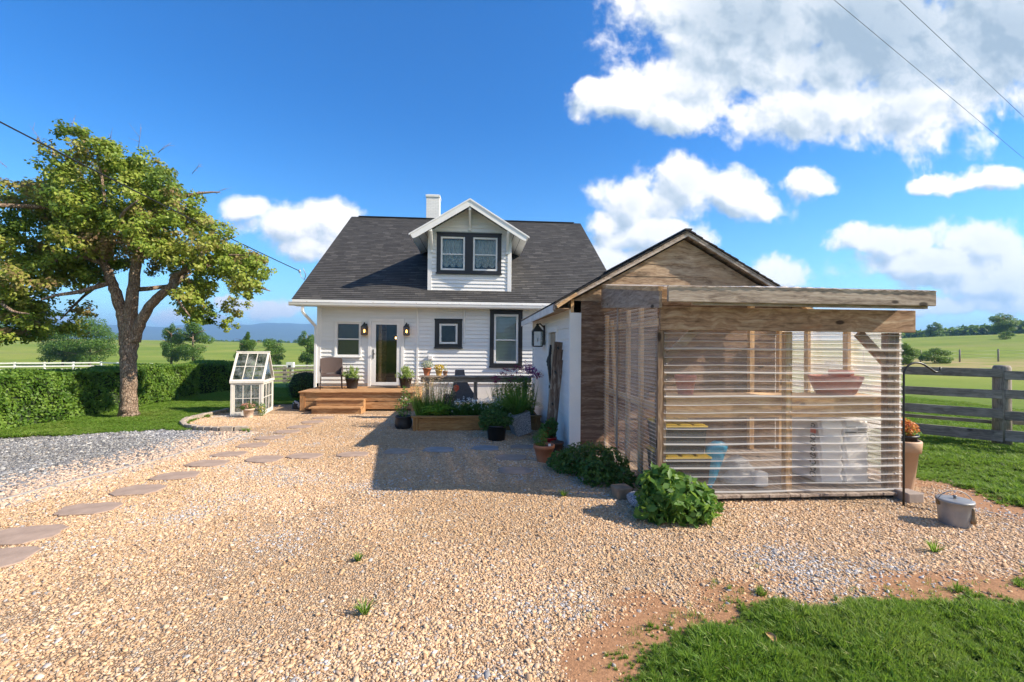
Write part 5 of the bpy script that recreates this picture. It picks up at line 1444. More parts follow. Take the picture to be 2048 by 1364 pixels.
mb.box(.051, gw - .051, .0, .05, .0, .055); mb.box(gw - .05, gw, .051, gd - .051, 0, .055); mb.build('plate', M_oldwhite, gh, bevel=.003)
rl = math.hypot(gd / 2, grz - ghh)
sash('roof_sash', (-.02, -.015, ghh), (1, 0, 0), (0, gd / 2, grz - ghh), gw + .04, rl, 3, 2, fw=.045)
sash('roof_sash', (gw + .02, gd + .015, ghh), (-1, 0, 0), (0, -gd / 2, grz - ghh), gw + .04, rl, 3, 2, fw=.045)
for x in (.0, gw - .03):
    mb = MB(); mb.bar((x + .015, .01, ghh + .01), (x + .015, gd / 2, grz - .02), .03, .035, side=(1, 0, 0)); mb.bar((x + .015, gd - .01, ghh + .01), (x + .015, gd / 2, grz - .02), .03, .035, side=(1, 0, 0)); ge = mb.build('gable_frame', M_oldwhite, gh)
    mb = MB(); mb.prism([(.03, ghh), (gd - .03, ghh), (gd / 2, grz - .04)], x + .012, x + .016, 'x'); mb.build('pane', M_oldglass, ge)
MB().box(-.03, gw + .03, gd / 2 - .03, gd / 2 + .03, grz - .005, grz + .02).build('ridge_board', M_oldwhite, gh, bevel=.004)
o = pot('stone_pot', 'pale carved stone pot with pink and green plants in front of the mini greenhouse', 'potted plant', (-5.44, 11.42, 0), .125, .22, simple('pale_stone', (.55, .42, .32), .9, var=.25, scale=20, bump=.6, bscale=30), base=.75)
leafy(o, 'foliage', [((-.03, 0, .25), (.17, .15, .08))], 380, .04, .028, F_mid)
leafy(o, 'flower', [((-.03, 0, .28), (.17, .14, .07))], 260, .032, .024, foliage('petal_pink', [(.50, .20, .16), (.62, .34, .26), (.35, .10, .08)], .3, tint=(.7, .4, .3)))
o = thing('flowering_plant', 'small green plant with yellow flowers at the foot of the mini greenhouse glass', 'plant', (-5.22, 11.62, 0))
leafy(o, 'foliage', [((0, 0, .17), (.10, .08, .17))], 220, .05, .022, F_mid); leafy(o, 'flower', [((0, -.03, .17), (.10, .08, .13))], 50, .025, .022, F_yellow)
# ------------------------------------------------------------------ fences
FP = Vector((9.72, 7.70, 0)); FD = Vector((-.96, .91, 0)).normalized(); FN = Vector((-FD.y, FD.x, 0))
fe = thing('board_fence', 'grey weathered four board fence on round posts at the edge of the lawn', 'fence', (FP.x, FP.y, 0))
M_fw = wood('fence_board', (.12, .10, .085), (.26, .23, .20), (.40, .36, .32), axis='x', scale=.6)
M_fp = wood('fence_post', (.12, .095, .075), (.27, .235, .19), (.42, .37, .31), axis='z')
for k in (-2, -1, 0, 1, 2, 3):
    p = FD * (2.6 * k)
    mb = MB(); mb.lathe([(0, 0), (.135, 0), (.128, .7), (.125, 1.46), (.105, 1.50), (0, 1.51)], (p.x, p.y, 0), 20); mb.build('post', M_fp, fe)
rails = [(1.27, 1.43, 0), (.90, 1.06, 0), (.53, .70, 0), (.10, .30, 0), (.40, .465, 1)]
for k in (-3, -2, -1, 0, 1, 2):
    for (za, zb, sd) in rails:
        rl_ = bpy.data.objects.new('rail', None) if False else None
        L = 2.58; a = math.atan2(FD.y, FD.x)
        mb = MB(); mb.box(.01, L, -.016, .016, za, zb)
        o = mb.build('rail', M_fw, fe, bevel=.004)
        off = FN * (-.145 if sd == 0 else .145)
        if FN.y > 0: off = -off if sd == 0 else off
        p = FD * (2.6 * k); q = FN * (.12 if sd == 0 else -.14)
        o.location = (p.x + q.x, p.y + q.y, RNG.uniform(-.012, .012)); o.rotation_euler = (0, RNG.uniform(-.006, .006), a)

LG = lambda d: None
def terr(X, Y):
    """ground height: flat round the house, a dip and a rise beyond on the field side, a hill on the far side"""
    X = np.asarray(X, float); Y = np.asarray(Y, float)
    d = np.hypot(X, Y); az = np.arctan2(X, np.maximum(Y, 1e-3)); az = np.where(Y < 0, np.where(X < 0, -1.57, 1.57), az)
    def ss(a, b, x): t = np.clip((x - a) / (b - a), 0, 1); return t * t * (3 - 2 * t)
    left = 1 - ss(-.15, .15, az)
    crest = np.interp(az, [-1.2, -.78, -.42, 0, .4, .72, .87, 1.2], [4.2, 3.7, 2.6, 2.6, 3.6, 4.6, 6.6, 8.5])
    dip = -2.3 * ss(17, 58, d) * left
    dcr = np.interp(az, [-.8, 0, .6, 1.0], [300, 300, 280, 240])
    rise = (crest - np.minimum(dip, 0) * 1.0) * ss(62, 1, 0) if False else (crest - dip) * ss(.0, 1.0, (d - 58) / np.maximum(dcr - 58, 1))
    h = dip + rise
    h = np.where(d > dcr, h - (d - dcr) * .012, h)
    h = np.maximum(h, -12)
    und = (np.sin(X * .031 + 1) * np.sin(Y * .027) * .35 + np.sin(X * .011) * .5) * ss(60, 140, d)
    return np.where(d < 16, 0, h + und)
def tz_(x, y): return float(terr(np.array([x]), np.array([y]))[0])

M_fwhite = simple('white_fence_paint', (.66, .65, .62), .6, var=.1, scale=2)
wf = thing('white_fence', 'long low white board fence far across the field behind the hedge', 'fence', (-58, 62, 0))
wp = [(-78, 46), (-60.5, 62.9), (-57.5, 64.9), (-45.5, 71.0), (-39.0, 61.2), (-30, 59.5), (-20, 60.2), (-8, 62)]
wp = [(-80, 52), (-60.5, 61), (-50, 65), (-38.5, 60.5), (-30, 60), (-20.5, 61.5), (-6, 64)]
pts_ = []
for (a, b) in zip(wp[:-1], wp[1:]):
    n = max(1, int(math.hypot(b[0] - a[0], b[1] - a[1]) / 2.6))
    pts_ += [(a[0] + (b[0] - a[0]) * i / n, a[1] + (b[1] - a[1]) * i / n) for i in range(n)]
pts_.append(wp[-1])
for (x, y) in pts_:
    z = tz_(x, y); mb = MB(); mb.box(x - .09, x + .09, y - .09, y + .09, z - .3, z + 1.32); mb.build('post', M_fwhite, wf, world=True)
for k in range(3):
    mb = MB()
    for (a, b) in zip(pts_[:-1], pts_[1:]):
        za, zb = tz_(*a) + .35 + .42 * k, tz_(*b) + .35 + .42 * k
        mb.bar((a[0], a[1] - .11, za), (b[0], b[1] - .11, zb), .04, .16)
    mb.build('rail', M_fwhite, wf, world=True)
gf = thing('field_fence', 'grey split rail fence at the end of the lawn behind the mini greenhouse', 'fence', (-15, 34, 0))
pts_ = [(-33 + i * 2.75, 33.2 + i * .12) for i in range(10)]
for (x, y) in pts_:
    z = tz_(x, y); mb = MB(); mb.box(x - .1, x + .1, y - .1, y + .1, z - .3, z + 1.22); mb.build('post', M_fp, gf, world=True)
for k in range(4):
    mb = MB()
    for (a, b) in zip(pts_[:-1], pts_[1:]):
        za, zb = tz_(*a) + .18 + .29 * k, tz_(*b) + .18 + .29 * k
        mb.bar((a[0], a[1] - .12, za), (b[0], b[1] - .12, zb), .05, .15)
    mb.build('rail', M_fp if k != 2 else M_grayx, gf, world=True)
wi = thing('wire_fence', 'thin wire fence on wooden stakes crossing the far field beyond the board fence', 'fence', (56, 51, 0))
pts_ = [(46.8, 51.6), (51.0, 51.2), (53.6, 51.0), (58.3, 50.6), (62.9, 50.2), (67.5, 49.8)]
for (x, y) in pts_:
    z = tz_(x, y); mb = MB(); mb.lathe([(.09, -.2), (.085, 1.5), (0, 1.52)], (x, y, z), 8); mb.build('post', M_fp, wi, world=True)
mb = MB()
for k in range(3):
    for (a, b) in zip(pts_[:-1], pts_[1:]): mb.tube([(a[0], a[1], tz_(*a) + .5 + .4 * k), (b[0], b[1], tz_(*b) + .5 + .4 * k)], .008, 4)
mb.build('wire', simple('fence_wire', (.3, .3, .3), .5, .6), wi, world=True)
bx = thing('white_box', 'small white box with a dark opening on a post in the field', 'nest box', (-22.6, 57.6, tz_(-22.6, 57.6)))
mb = MB(); mb.box(-.4, .4, -.3, .3, .9, 1.75); mb.build('box', M_fwhite, bx); mb = MB(); mb.box(-.17, .17, -.31, -.29, 1.05, 1.4); mb.build('opening', M_black, bx); mb = MB(); mb.box(-.08, .08, -.08, .08, -.2, .9); mb.build('post', M_fp, bx)

# ------------------------------------------------------------------ hedges and shrubs
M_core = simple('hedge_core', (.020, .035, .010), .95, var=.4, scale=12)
F_hedge = foliage('leaf_hedge', [(.035, .085, .010), (.075, .155, .018), (.14, .24, .03), (.20, .30, .05)], .32)
def hedge(name, label, x0, x1, y0, y1, h, dens):
    o = thing(name, label, 'hedge', ((x0 + x1) / 2, (y0 + y1) / 2, 0))
    P, N = [], []
    def bump(a, b): return .6 * (.07 * np.sin(a * 2.1 + b * 1.3) + .05 * np.sin(a * 5.3 + 1.7 * b + 1) + .03 * np.sin(a * 11 + b * 7))
    hx, hy = (x1 - x0) / 2, (y1 - y0) / 2
    def add(n, fn, nr):
        a, b = RNG.random(n), RNG.random(n); p = fn(a, b); d = np.array(nr)
        p = p + d * (bump(p[:, 1], p[:, 2] * 1.5 + p[:, 0]) - np.abs(RNG.normal(0, .05, n)))[:, None]
        P.append(p); N.append(np.tile(d, (n, 1)))
    st = lambda *c: np.stack(c, 1)
    A = 2 * hy * h
    add(int(A * dens), lambda a, b: st(np.full_like(a, hx), -hy + 2 * hy * a, .04 + (h - .05) * b), (1, 0, 0))
    add(int(4 * hx * hy * dens), lambda a, b: st(-hx + 2 * hx * a, -hy + 2 * hy * b, np.full_like(a, h)), (0, 0, 1))
    for s in (-1, 1): add(int(2 * hx * h * dens), (lambda s: lambda a, b: st(-hx + 2 * hx * a, np.full_like(a, s * hy), .04 + (h - .05) * b))(s), (0, s, 0))
    add(int(A * dens * .25), lambda a, b: st(np.full_like(a, -hx), -hy + 2 * hy * a, h * b), (-1, 0, 0))
    P = np.concatenate(P); N = np.concatenate(N); n = len(P)
    P[:, 2] = np.maximum(P[:, 2], .03)
    N = unit(N + RNG.normal(size=N.shape) * .75 + [0, 0, .35])
    clump = .5 + .28 * np.sin(P[:, 1] * 6.1 + P[:, 2] * 4) * np.sin(P[:, 2] * 7 - P[:, 1] * 2.3) + RNG.normal(0, .18, n)
    finish('foliage', leaf_mesh('foliage', P, N, .075 * RNG.uniform(.6, 1.2, n), .042, np.clip(clump, 0, 1)), F_hedge, o)
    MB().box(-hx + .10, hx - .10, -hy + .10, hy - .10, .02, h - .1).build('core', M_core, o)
    mb = MB(); 
    for k in range(int(hy * 4)):
        y = -hy + .2 + k * .5; mb.tube([(hx - .2, y, 0), (hx - .12, y + .1, .3), (hx - .1, y - .05, .6)], [.018, .014, .008], 5)
    mb.build('stem', F_twig, o)
    return o
hedge('hedge', 'long clipped green hedge along the lawn behind the big tree', -10.5, -9.12, 6.2, 15.9, 1.10, 1500)
hedge('hedge', 'short end of clipped hedge between the gap and the mini greenhouse', -10.3, -9.0, 16.9, 18.6, 1.08, 1000)
o = thing('round_shrub', 'round dark green shrub at the house corner beside the deck', 'bush', (-5.45, 15.1, 0))
leafy(o, 'foliage', [((0, 0, .45), (.62, .6, .50))], 3000, .06, .028, F_dark, jitter=.5)
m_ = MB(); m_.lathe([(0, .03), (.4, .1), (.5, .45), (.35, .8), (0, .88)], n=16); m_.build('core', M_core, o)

# ------------------------------------------------------------------ the big tree
M_bark, t = new_mat('tree_bark')
oc = t.n('ShaderNodeTexCoord').outputs['Object']
mp = t.n('ShaderNodeMapping', {'Vector': oc, 'Scale': (11, 11, 4.5)}).outputs[0]
nz = t.noise(mp, 1.6, 7, .7); vo = t.n('ShaderNodeTexVoronoi', {'Vector': mp, 'Scale': 2.6}, feature='DISTANCE_TO_EDGE').outputs['Distance']
c_ = t.ramp(nz, [(.3, (.16, .105, .075)), (.5, (.35, .25, .18)), (.72, (.54, .43, .33))])
c_ = t.mix(t.math('MULTIPLY', t.smooth(vo, .07, .0), .7), c_, (.09, .06, .045))
pt = t.noise(oc, 2.5, 4, .7); c_ = t.mix(t.smooth(pt, .66, .72), c_, (.52, .40, .30))
b_ = pbsdf(t, c_, .9, Specular_IOR_Level=.15); bp = t.n('ShaderNodeBump', {'Strength': .9, 'Distance': .03, 'Height': t.math('ADD', nz, t.smooth(vo, 0.0, .2))}); t.t.links.new(bp.outputs[0], b_.inputs['Normal']); out(t, b_.outputs[0])
TX, TY = -8.11, 11.35
def tp(px, py, dy=0.0):     # tree drawing: 90 units to the metre across and up from the foot of the trunk
    return Vector(((px - 256) * .0111, dy, (836 - py) * .01178))
tree = thing('shade_tree', 'large old spreading shade tree with three limbs and patchy yellow green and rusty leaves', 'tree', (TX, TY, 0))
def limb(mb, pts, r, n=10):
    pts = [tp(*p) for p in pts]; P = []; Rr = []
    for i in range(len(pts) - 1):
        p0 = pts[max(i - 1, 0)]; p1, p2 = pts[i], pts[i + 1]; p3 = pts[min(i + 2, len(pts) - 1)]
        for k in range(5):
            s = k / 5; q = .5 * ((2 * p1) + (p2 - p0) * s + (2 * p0 - 5 * p1 + 4 * p2 - p3) * s * s + (3 * p1 - p0 - 3 * p2 + p3) * s ** 3)
            P.append(q); Rr.append(r[i] + (r[i + 1] - r[i]) * s)
    P.append(pts[-1]); Rr.append(r[-1])
    P = [p + Vector(RNG.normal(0, 1, 3)) * rr * .06 for p, rr in zip(P, Rr)]
    mb.tube(P, Rr, n); return P, Rr
mb = MB()
limb(mb, [(256, 838), (256, 828), (256, 790), (255, 730), (256, 690), (258, 660), (259, 640)], [.26, .19, .16, .158, .172, .165, .12], 16)
LIMBS = []
LIMBS.append(limb(mb, [(250, 690), (243, 640), (232, 600), (219, 565), (205, 530), (196, 490), (178, 452), (150, 420), (110, 395)], [.14, .125, .12, .10, .085, .07, .055, .04, .02]))
LIMBS.append(limb(mb, [(258, 680), (258, 630), (262, 580), (266, 530), (277, 480), (290, 440), (312, 400), (330, 370)], [.15, .14, .12, .105, .085, .07, .05, .02]))
LIMBS.append(limb(mb, [(266, 682, 0), (278, 650, -.05), (300, 615, -.1), (325, 588, -.1), (345, 570, -.1), (350, 552, -.1), (364, 545, -.1), (400, 525, -.2), (450, 512, -.3), (500, 510, -.3)], [.12, .115, .10, .095, .085, .075, .06, .045, .03, .012]))
SUBS = [[(205, 530), (170, 520, -.3), (120, 545, -.6), (60, 580, -.8), (20, 640, -.9)], [(212, 548), (165, 560, .5), (120, 590, .6), (80, 640, .5)], [(196, 490), (230, 440, -.4), (240, 390, -.6), (228, 330, -.6)], [(266, 530), (235, 480, .8), (215, 430, 1.2), (190, 370, 1.3)],
        [(277, 480), (300, 470, -.9), (330, 460, -1.4), (370, 440, -1.6)], [(178, 452), (130, 470, .8), (70, 480, 1.3), (20, 500, 1.5)], [(150, 420), (90, 440, -.9), (40, 450, -1.4), (-10, 470, -1.5)], [(290, 440), (270, 390, .7), (250, 340, 1.0), (235, 300, 1.0)],
        [(350, 552), (372, 585, -.5), (395, 610, -.7), (420, 635, -.8)], [(400, 525), (440, 545, .5), (480, 560, .7), (510, 570, .8)], [(312, 400), (350, 380, .3), (380, 370, .4), (410, 365, .5)], [(345, 570), (330, 540, .6), (335, 500, .9), (350, 470, 1.0)],
        [(364, 545), (400, 490, .2), (430, 470, .3), (455, 462, .3)], [(60, 580, -.8), (80, 610, -.9), (110, 630, -1.0), (140, 635, -1)], [(262, 580), (290, 560, .9), (300, 540, 1.2), (310, 520, 1.4)], [(219, 565), (200, 590, -.6), (180, 600, -.9), (160, 610, -1)]]
for s in SUBS: LIMBS.append(limb(mb, s, [.06, .045, .03] + [.018] * (len(s) - 4) + [.012], 7))
for k in range(14):          # bare twigs sticking out of the crown
    a = RNG.uniform(-.4, 3.4); c = tp(215 + 205 * math.cos(a), 440 - 150 * abs(math.sin(a)), RNG.uniform(-1, 1)); d = Vector((math.cos(a), RNG.uniform(-.5, .5), abs(math.sin(a)) * .8 + .15)) * RNG.uniform(.2, .5)
    mb.tube([c, c + d * .5 + Vector((0, 0, .03)), c + d], [.007, .004, .002], 5)
    for q in range(3): e = c + d * (.3 + .2 * q); mb.tube([e, e + Vector(RNG.normal(0, 1, 3)) * .09 + d * .25], [.004, .0015], 4)
mb.build('trunk', M_bark, tree)
# crown: clumps round the branch ends
CL = [(40, 348, 42), (85, 325, 42), (0, 365, 45), (125, 312, 38), (30, 430, 45), (70, 400, 50), (60, 460, 50), (20, 480, 40), (110, 370, 48), (95, 430, 50), (150, 340, 48), (140, 400, 52), (190, 310, 45), (215, 290, 36), (240, 310, 40), (200, 360, 52), (250, 360, 50), (275, 320, 42), (300, 350, 44), (320, 380, 46), (345, 400, 42),
      (365, 430, 40), (340, 440, 46), (300, 410, 50), (260, 420, 52), (215, 420, 50), (180, 430, 46), (160, 480, 50), (120, 500, 48), (70, 520, 42), (30, 540, 44), (10, 590, 40), (60, 590, 44), (100, 600, 42), (130, 570, 46), (45, 640, 34), (80, 640, 30), (115, 625, 32), (150, 545, 42), (190, 520, 44),
      (220, 480, 46), (245, 500, 40), (255, 450, 40), (290, 470, 44), (310, 510, 40), (330, 480, 42), (380, 460, 42), (390, 500, 44), (425, 490, 44), (460, 490, 42), (490, 500, 36), (510, 520, 30), (440, 530, 44), (480, 540, 38), (400, 545, 40), (380, 590, 36), (410, 610, 36), (430, 590, 34), (350, 520, 38), (505, 560, 26), (470, 570, 26), (375, 625, 24), (425, 635, 22), (0, 400, 40), (45, 600, 44), (90, 560, 46), (20, 640, 34), (130, 530, 46), (95, 640, 28), (60, 650, 24), (170, 500, 44), (205, 450, 48), (240, 470, 44), (280, 440, 44), (35, 500, 46), (85, 490, 48), (345, 490, 38), (365, 560, 34), (-30, 450, 50), (-50, 520, 55), (-30, 600, 45), (-60, 450, 50)]
P, N, Rn = [], [], []
for (px, py, r) in CL:
    if px < 170: py += 22 * (170 - px) / 170
    if py < 345 and px > 140: py += 22; px += 10
    for _ in range(2):
        dy = RNG.uniform(-1.05, 1.25) * math.sqrt(max(.08, 1 - ((px - 215) / 330) ** 2)); c = tp(px + RNG.normal(0, 9), py + RNG.normal(0, 9), dy); rr = r * .0112
        nsub = 10; hue = np.clip(RNG.normal(.45, .20), .05, .75)
        if RNG.random() < .06: hue = .86
        for q in range(nsub):
            v = RNG.normal(size=3); v /= np.linalg.norm(v); cc = np.array(c) + v * rr * RNG.uniform(.35, 1.0) * [1.1, 1.1, .8]
            n = int(56 * (r / 44) ** 1.5); p, d = ball(n, cc, (rr * .40, rr * .40, rr * .28), .8)
            P.append(p); N.append(d * .6 + v * .5); Rn.append(np.clip(hue + RNG.normal(0, .10, n), 0, 1))
P = np.concatenate(P); N = np.concatenate(N); Rn = np.concatenate(Rn); n = len(P)
N = unit(N + RNG.normal(size=N.shape) * .55 + [.15, -.1, .45])
F_tree = foliage('leaf_tree', [(.055, .105, .014), (.13, .21, .025), (.23, .31, .04), (.34, .37, .07), (.24, .17, .075), (.22, .125, .08)], .35, tint=(.55, .60, .10))
finish('crown', leaf_mesh('crown', P, N, .088 * RNG.uniform(.6, 1.25, n), .055, Rn), F_tree, tree)


def field_tree(name, label, cat, x, y, h, w_, mat, n, leaf, trunk=.2, group=None, seed=3, shape='oval'):
    o = thing(name, label, cat, (x, y, tz_(x, y)), RNG.uniform(0, 6), group)
    mb = MB(); mb.tube([(0, 0, -.3), (.02, 0, h * trunk), (-.02, .03, h * .6), (0, 0, h * .9)], [.028 * h, .022 * h, .014 * h, .004 * h], 8)
    for k in range(9):
        a = k * 2.4; z = h * (trunk + .08 + .07 * k); mb.tube([(0, 0, z), (math.cos(a) * w_ * .2, math.sin(a) * w_ * .2, z + h * .08), (math.cos(a) * w_ * .4, math.sin(a) * w_ * .4, z + h * .12)], [.012 * h, .008 * h, .003 * h], 5)
    mb.build('trunk', M_bark, o)
    bl = []
    z0 = h * trunk
    for k in range(26):
        f = RNG.random(); z = z0 + (h - z0) * f * .94 + .03 * h
        prof = {'oval': math.sin(math.pi * (f * .86 + .12)) ** .8, 'cone': (1 - f) ** .7 * min(1, f * 6 + .35), 'round': math.sin(math.pi * (f * .8 + .15)) ** .6}[shape]
        a = RNG.uniform(0, 6.28); rr = w_ / 2 * prof; s = RNG.uniform(.35, .8)
        bl.append(((math.cos(a) * rr * s, math.sin(a) * rr * s, z), (w_ * .17 * prof + .05 * w_, w_ * .17 * prof + .05 * w_, h * .085 + .03 * w_)))
    leafy(o, 'crown', bl, int(n * 2.6), leaf * .85, leaf * .55, mat, up_=.5)
    return o
F_far = foliage('leaf_field', [(.030, .075, .015), (.055, .12, .022), (.09, .17, .03), (.13, .21, .045)], .3)
F_far2 = foliage('leaf_field_light', [(.035, .085, .012), (.07, .14, .02), (.12, .20, .03)], .3)
gname = 'young trees in the field'
k = 72 / 33
field_tree('field_tree', 'broad bushy young tree, the taller of the merged pair behind the hedge', 'tree', -27.89 * k, 35.3 * k, 7.6, 7.6, F_far2, 5200, .26, .10, gname, shape='round')
field_tree('field_tree', 'broad bushy young tree, the lower of the merged pair behind the hedge', 'tree', -30.0 * k, 35.6 * k, 6.4, 6.6, F_far2, 4200, .26, .12, gname, shape='round')
k = 72 / 36
field_tree('field_tree', 'slim dark oval young tree beside a wider one, seen under the shade tree limb', 'tree', -24.03 * k, 38.0 * k, 6.9, 3.6, F_far, 3400, .22, .16, gname)
field_tree('field_tree', 'wide light green young tree just beyond the slim oval one', 'tree', -21.09 * 72 / 34, 35.77 * 72 / 34, 7.1, 5.3, F_far2, 4200, .24, .14, gname)
field_tree('field_tree', 'pointed young tree rising directly behind the mini greenhouse roof', 'tree', -18.04 * k, 37.53 * k, 5.4, 4.8, F_far2, 3600, .24, .10, gname, shape='cone')
field_tree('field_tree', 'low rounded young tree joining the pointed one behind the mini greenhouse', 'tree', -15.81 * 72 / 35, 36.35 * 72 / 35, 4.4, 5.0, F_far2, 3200, .24, .10, gname, shape='round')
field_tree('field_tree', 'dense dark egg shaped young tree close to the house wall', 'tree', -12.19 * 72 / 33, 34.06 * 72 / 33, 6.1, 3.6, F_far, 3800, .22, .14, gname)
field_tree('field_bush', 'rounded dark bush in the pasture behind the wire fence', 'bush', 53.0, 48.8, 1.65, 3.6, F_far, 2400, .16, .02, None, shape='round')
field_tree('field_bush', 'pale green tall bush in the pasture beside the lean-to edge', 'bush', 46.6, 46.0, 2.3, 2.6, F_far2, 2000, .16, .05, None)
field_tree('pasture_tree', 'lone tree standing above the far tree line beyond the pasture', 'tree', 222, 204, 8.8, 7.5, F_far, 2200, .6, .12, None, shape='round')
field_tree('pasture_tree', 'large dark spreading tree on the pasture slope above the board fence post', 'tree', 174, 137, 7.0, 8.5, F_far, 3600, .42, .10, None, shape='round')
field_tree('field_bush', 'small dark bush on the pasture slope below the spreading tree', 'bush', 128, 100.5, 1.9, 3.0, F_far, 1200, .2, .05, None, shape='round')

# far woods: masses nobody could count
def woods(name, pts, hgt, depth, n, leaf, mat):
    P, N = [], []
    for _ in range(n):
        k = RNG.uniform(0, len(pts) - 1.001); i = int(k); f = k - i
        x = pts[i][0] * (1 - f) + pts[i + 1][0] * f; y = pts[i][1] * (1 - f) + pts[i + 1][1] * f; q = RNG.uniform(0, depth); s = 1 + q / math.hypot(x, y)
        x *= s; y *= s; hh = (pts[i][2] * (1 - f) + pts[i + 1][2] * f) * RNG.uniform(.65, 1.15)
        c = np.array([x, y, tz_(x, y)]); r = hh * RNG.uniform(.34, .5)
        p, d = ball(46, c + [0, 0, hh * .55], (r, r, hh * .48), .5); P.append(p); N.append(d)
    P = np.concatenate(P); N = unit(np.concatenate(N) + [0, 0, .5] + RNG.normal(size=(len(P), 3)) * .5); m = len(P)
    P[:, 2] = np.maximum(P[:, 2], terr(P[:, 0], P[:, 1]))
    return tag(finish(name, leaf_mesh(name, P, N, leaf * RNG.uniform(.7, 1.3, m), leaf * .8), mat), kind='stuff')
woods('distant_woodland', [(205, 225, 5.5), (228, 222, 6), (246, 205, 7.5), (258, 185, 9), (275, 160, 11), (285, 130, 12)], 1, 30, 420, 2.4, F_far)
woods('distant_woodland', [(-460, 380, 16), (-420, 420, 15), (-392, 436, 9), (-372, 446, 4)], 1, 60, 200, 4.2, F_far)
woods('distant_woodland', [(-330, 520, 5), (-250, 560, 6), (-150, 590, 7), (-60, 600, 6)], 1, 60, 170, 4.5, F_far)

# blue mountain ridge
M_mtn, t = new_mat('forested_mountain')
oc = t.n('ShaderNodeTexCoord').outputs['Object']
out(t, pbsdf(t, t.ramp(t.noise(oc, .012, 6, .65), [(.35, (.018, .036, .012)), (.65, (.045, .075, .025))]), .95).outputs[0])
AZ = np.linspace(-1.15, .55, 170); V = []; F = []
hp = np.interp(AZ, [-1.15, -.80, -.72, -.60, -.52, -.44, -.40, -.36, -.30, -.1, .3, .55], [120, 138, 136, 110, 135, 150, 172, 178, 158, 130, 120, 100])
rgm = np.random.default_rng(5)
for j, (dd, f) in enumerate(((2600, -.12), (3000, .10), (3400, .42), (3800, .78), (4200, 1.0), (4700, .7), (5400, -.1))):
    for i, a in enumerate(AZ):
        d_ = dd * (1 + .05 * math.sin(a * 23 + j)); V.append((math.sin(a) * d_ * 1.32, math.cos(a) * d_ * 1.32, hp[i] * 1.32 * f + (7 * math.sin(a * 61 + j * 2) + 4 * math.sin(a * 140 + j)) * (f > 0.05)))
na = len(AZ)
for j in range(6):
    for i in range(na - 1): F.append((j * na + i, j * na + i + 1, (j + 1) * na + i + 1, (j + 1) * na + i))
tag(finish('hills', np_mesh('hills', V, F, smooth=True), M_mtn), kind='structure')

# ------------------------------------------------------------------ ground: one sheet to the horizon
def grass_ground():
    m, t = new_mat('grass_ground')
    oc = t.n('ShaderNodeTexCoord').outputs['Object']
    ln = t.vmath('LENGTH', oc).outputs['Value']
    n1 = t.noise(oc, 1.4, 6, .65); n2 = t.noise(oc, .06, 5, .6); n3 = t.noise(oc, 30, 3, .6)
    n4 = t.noise(t.n('ShaderNodeMapping', {'Vector': oc, 'Scale': (.012, .05, 1)}).outputs[0], 1.0, 5, .6)
    lawn = t.ramp(n1, [(.3, (.045, .10, .012)), (.55, (.085, .165, .018)), (.75, (.15, .22, .035))])
    field = t.ramp(n2, [(.3, (.125, .195, .022)), (.48, (.195, .255, .035)), (.62, (.27, .295, .055)), (.75, (.35, .33, .10))])
    field = t.mix(t.math('MULTIPLY', t.smooth(n4, .48, .68), .7), field, (.27, .26, .085))
    c = t.mix(t.smooth(ln, 15, 34), lawn, field)
    c = t.mix(.35, c, t.ramp(n3, [(.3, (.03, .07, .008)), (.7, (.24, .30, .06))]))
    sx_ = t.n('ShaderNodeSeparateXYZ', {0: oc})
    tall = t.math('MULTIPLY', t.math('MULTIPLY', t.smooth(ln, 50, 66), t.smooth(ln, 96, 78)), t.smooth(sx_.outputs[0], 20, 30))
    c = t.mix(t.math('MULTIPLY', tall, t.smooth(t.noise(oc, .25, 4), .3, .6)), c, (.34, .27, .12))
    b = pbsdf(t, c, .95, Specular_IOR_Level=.1)
    bp = t.n('ShaderNodeBump', {'Strength': .6, 'Distance': .03, 'Height': n3}); t.t.links.new(bp.outputs[0], b.inputs['Normal'])
    out(t, b.outputs[0]); return m
def axis_(far, near, step): 
    a = list(np.arange(-near, near + .1, step)); q = near; s = step
    while q < far: s *= 1.16; q += s; a = [-q] + a + [q]
    return np.array(a)
ax_ = axis_(7500, 40, 2.0); GX, GY = np.meshgrid(ax_, ax_); GZ = terr(GX, GY)
n = len(ax_); idx = np.arange(n * n).reshape(n, n)
F = np.stack([idx[:-1, :-1], idx[:-1, 1:], idx[1:, 1:], idx[1:, :-1]], -1).reshape(-1, 4)
tag(finish('ground', np_mesh('ground', np.stack([GX, GY, GZ], -1).reshape(-1, 3), F, smooth=True), grass_ground()), kind='structure')


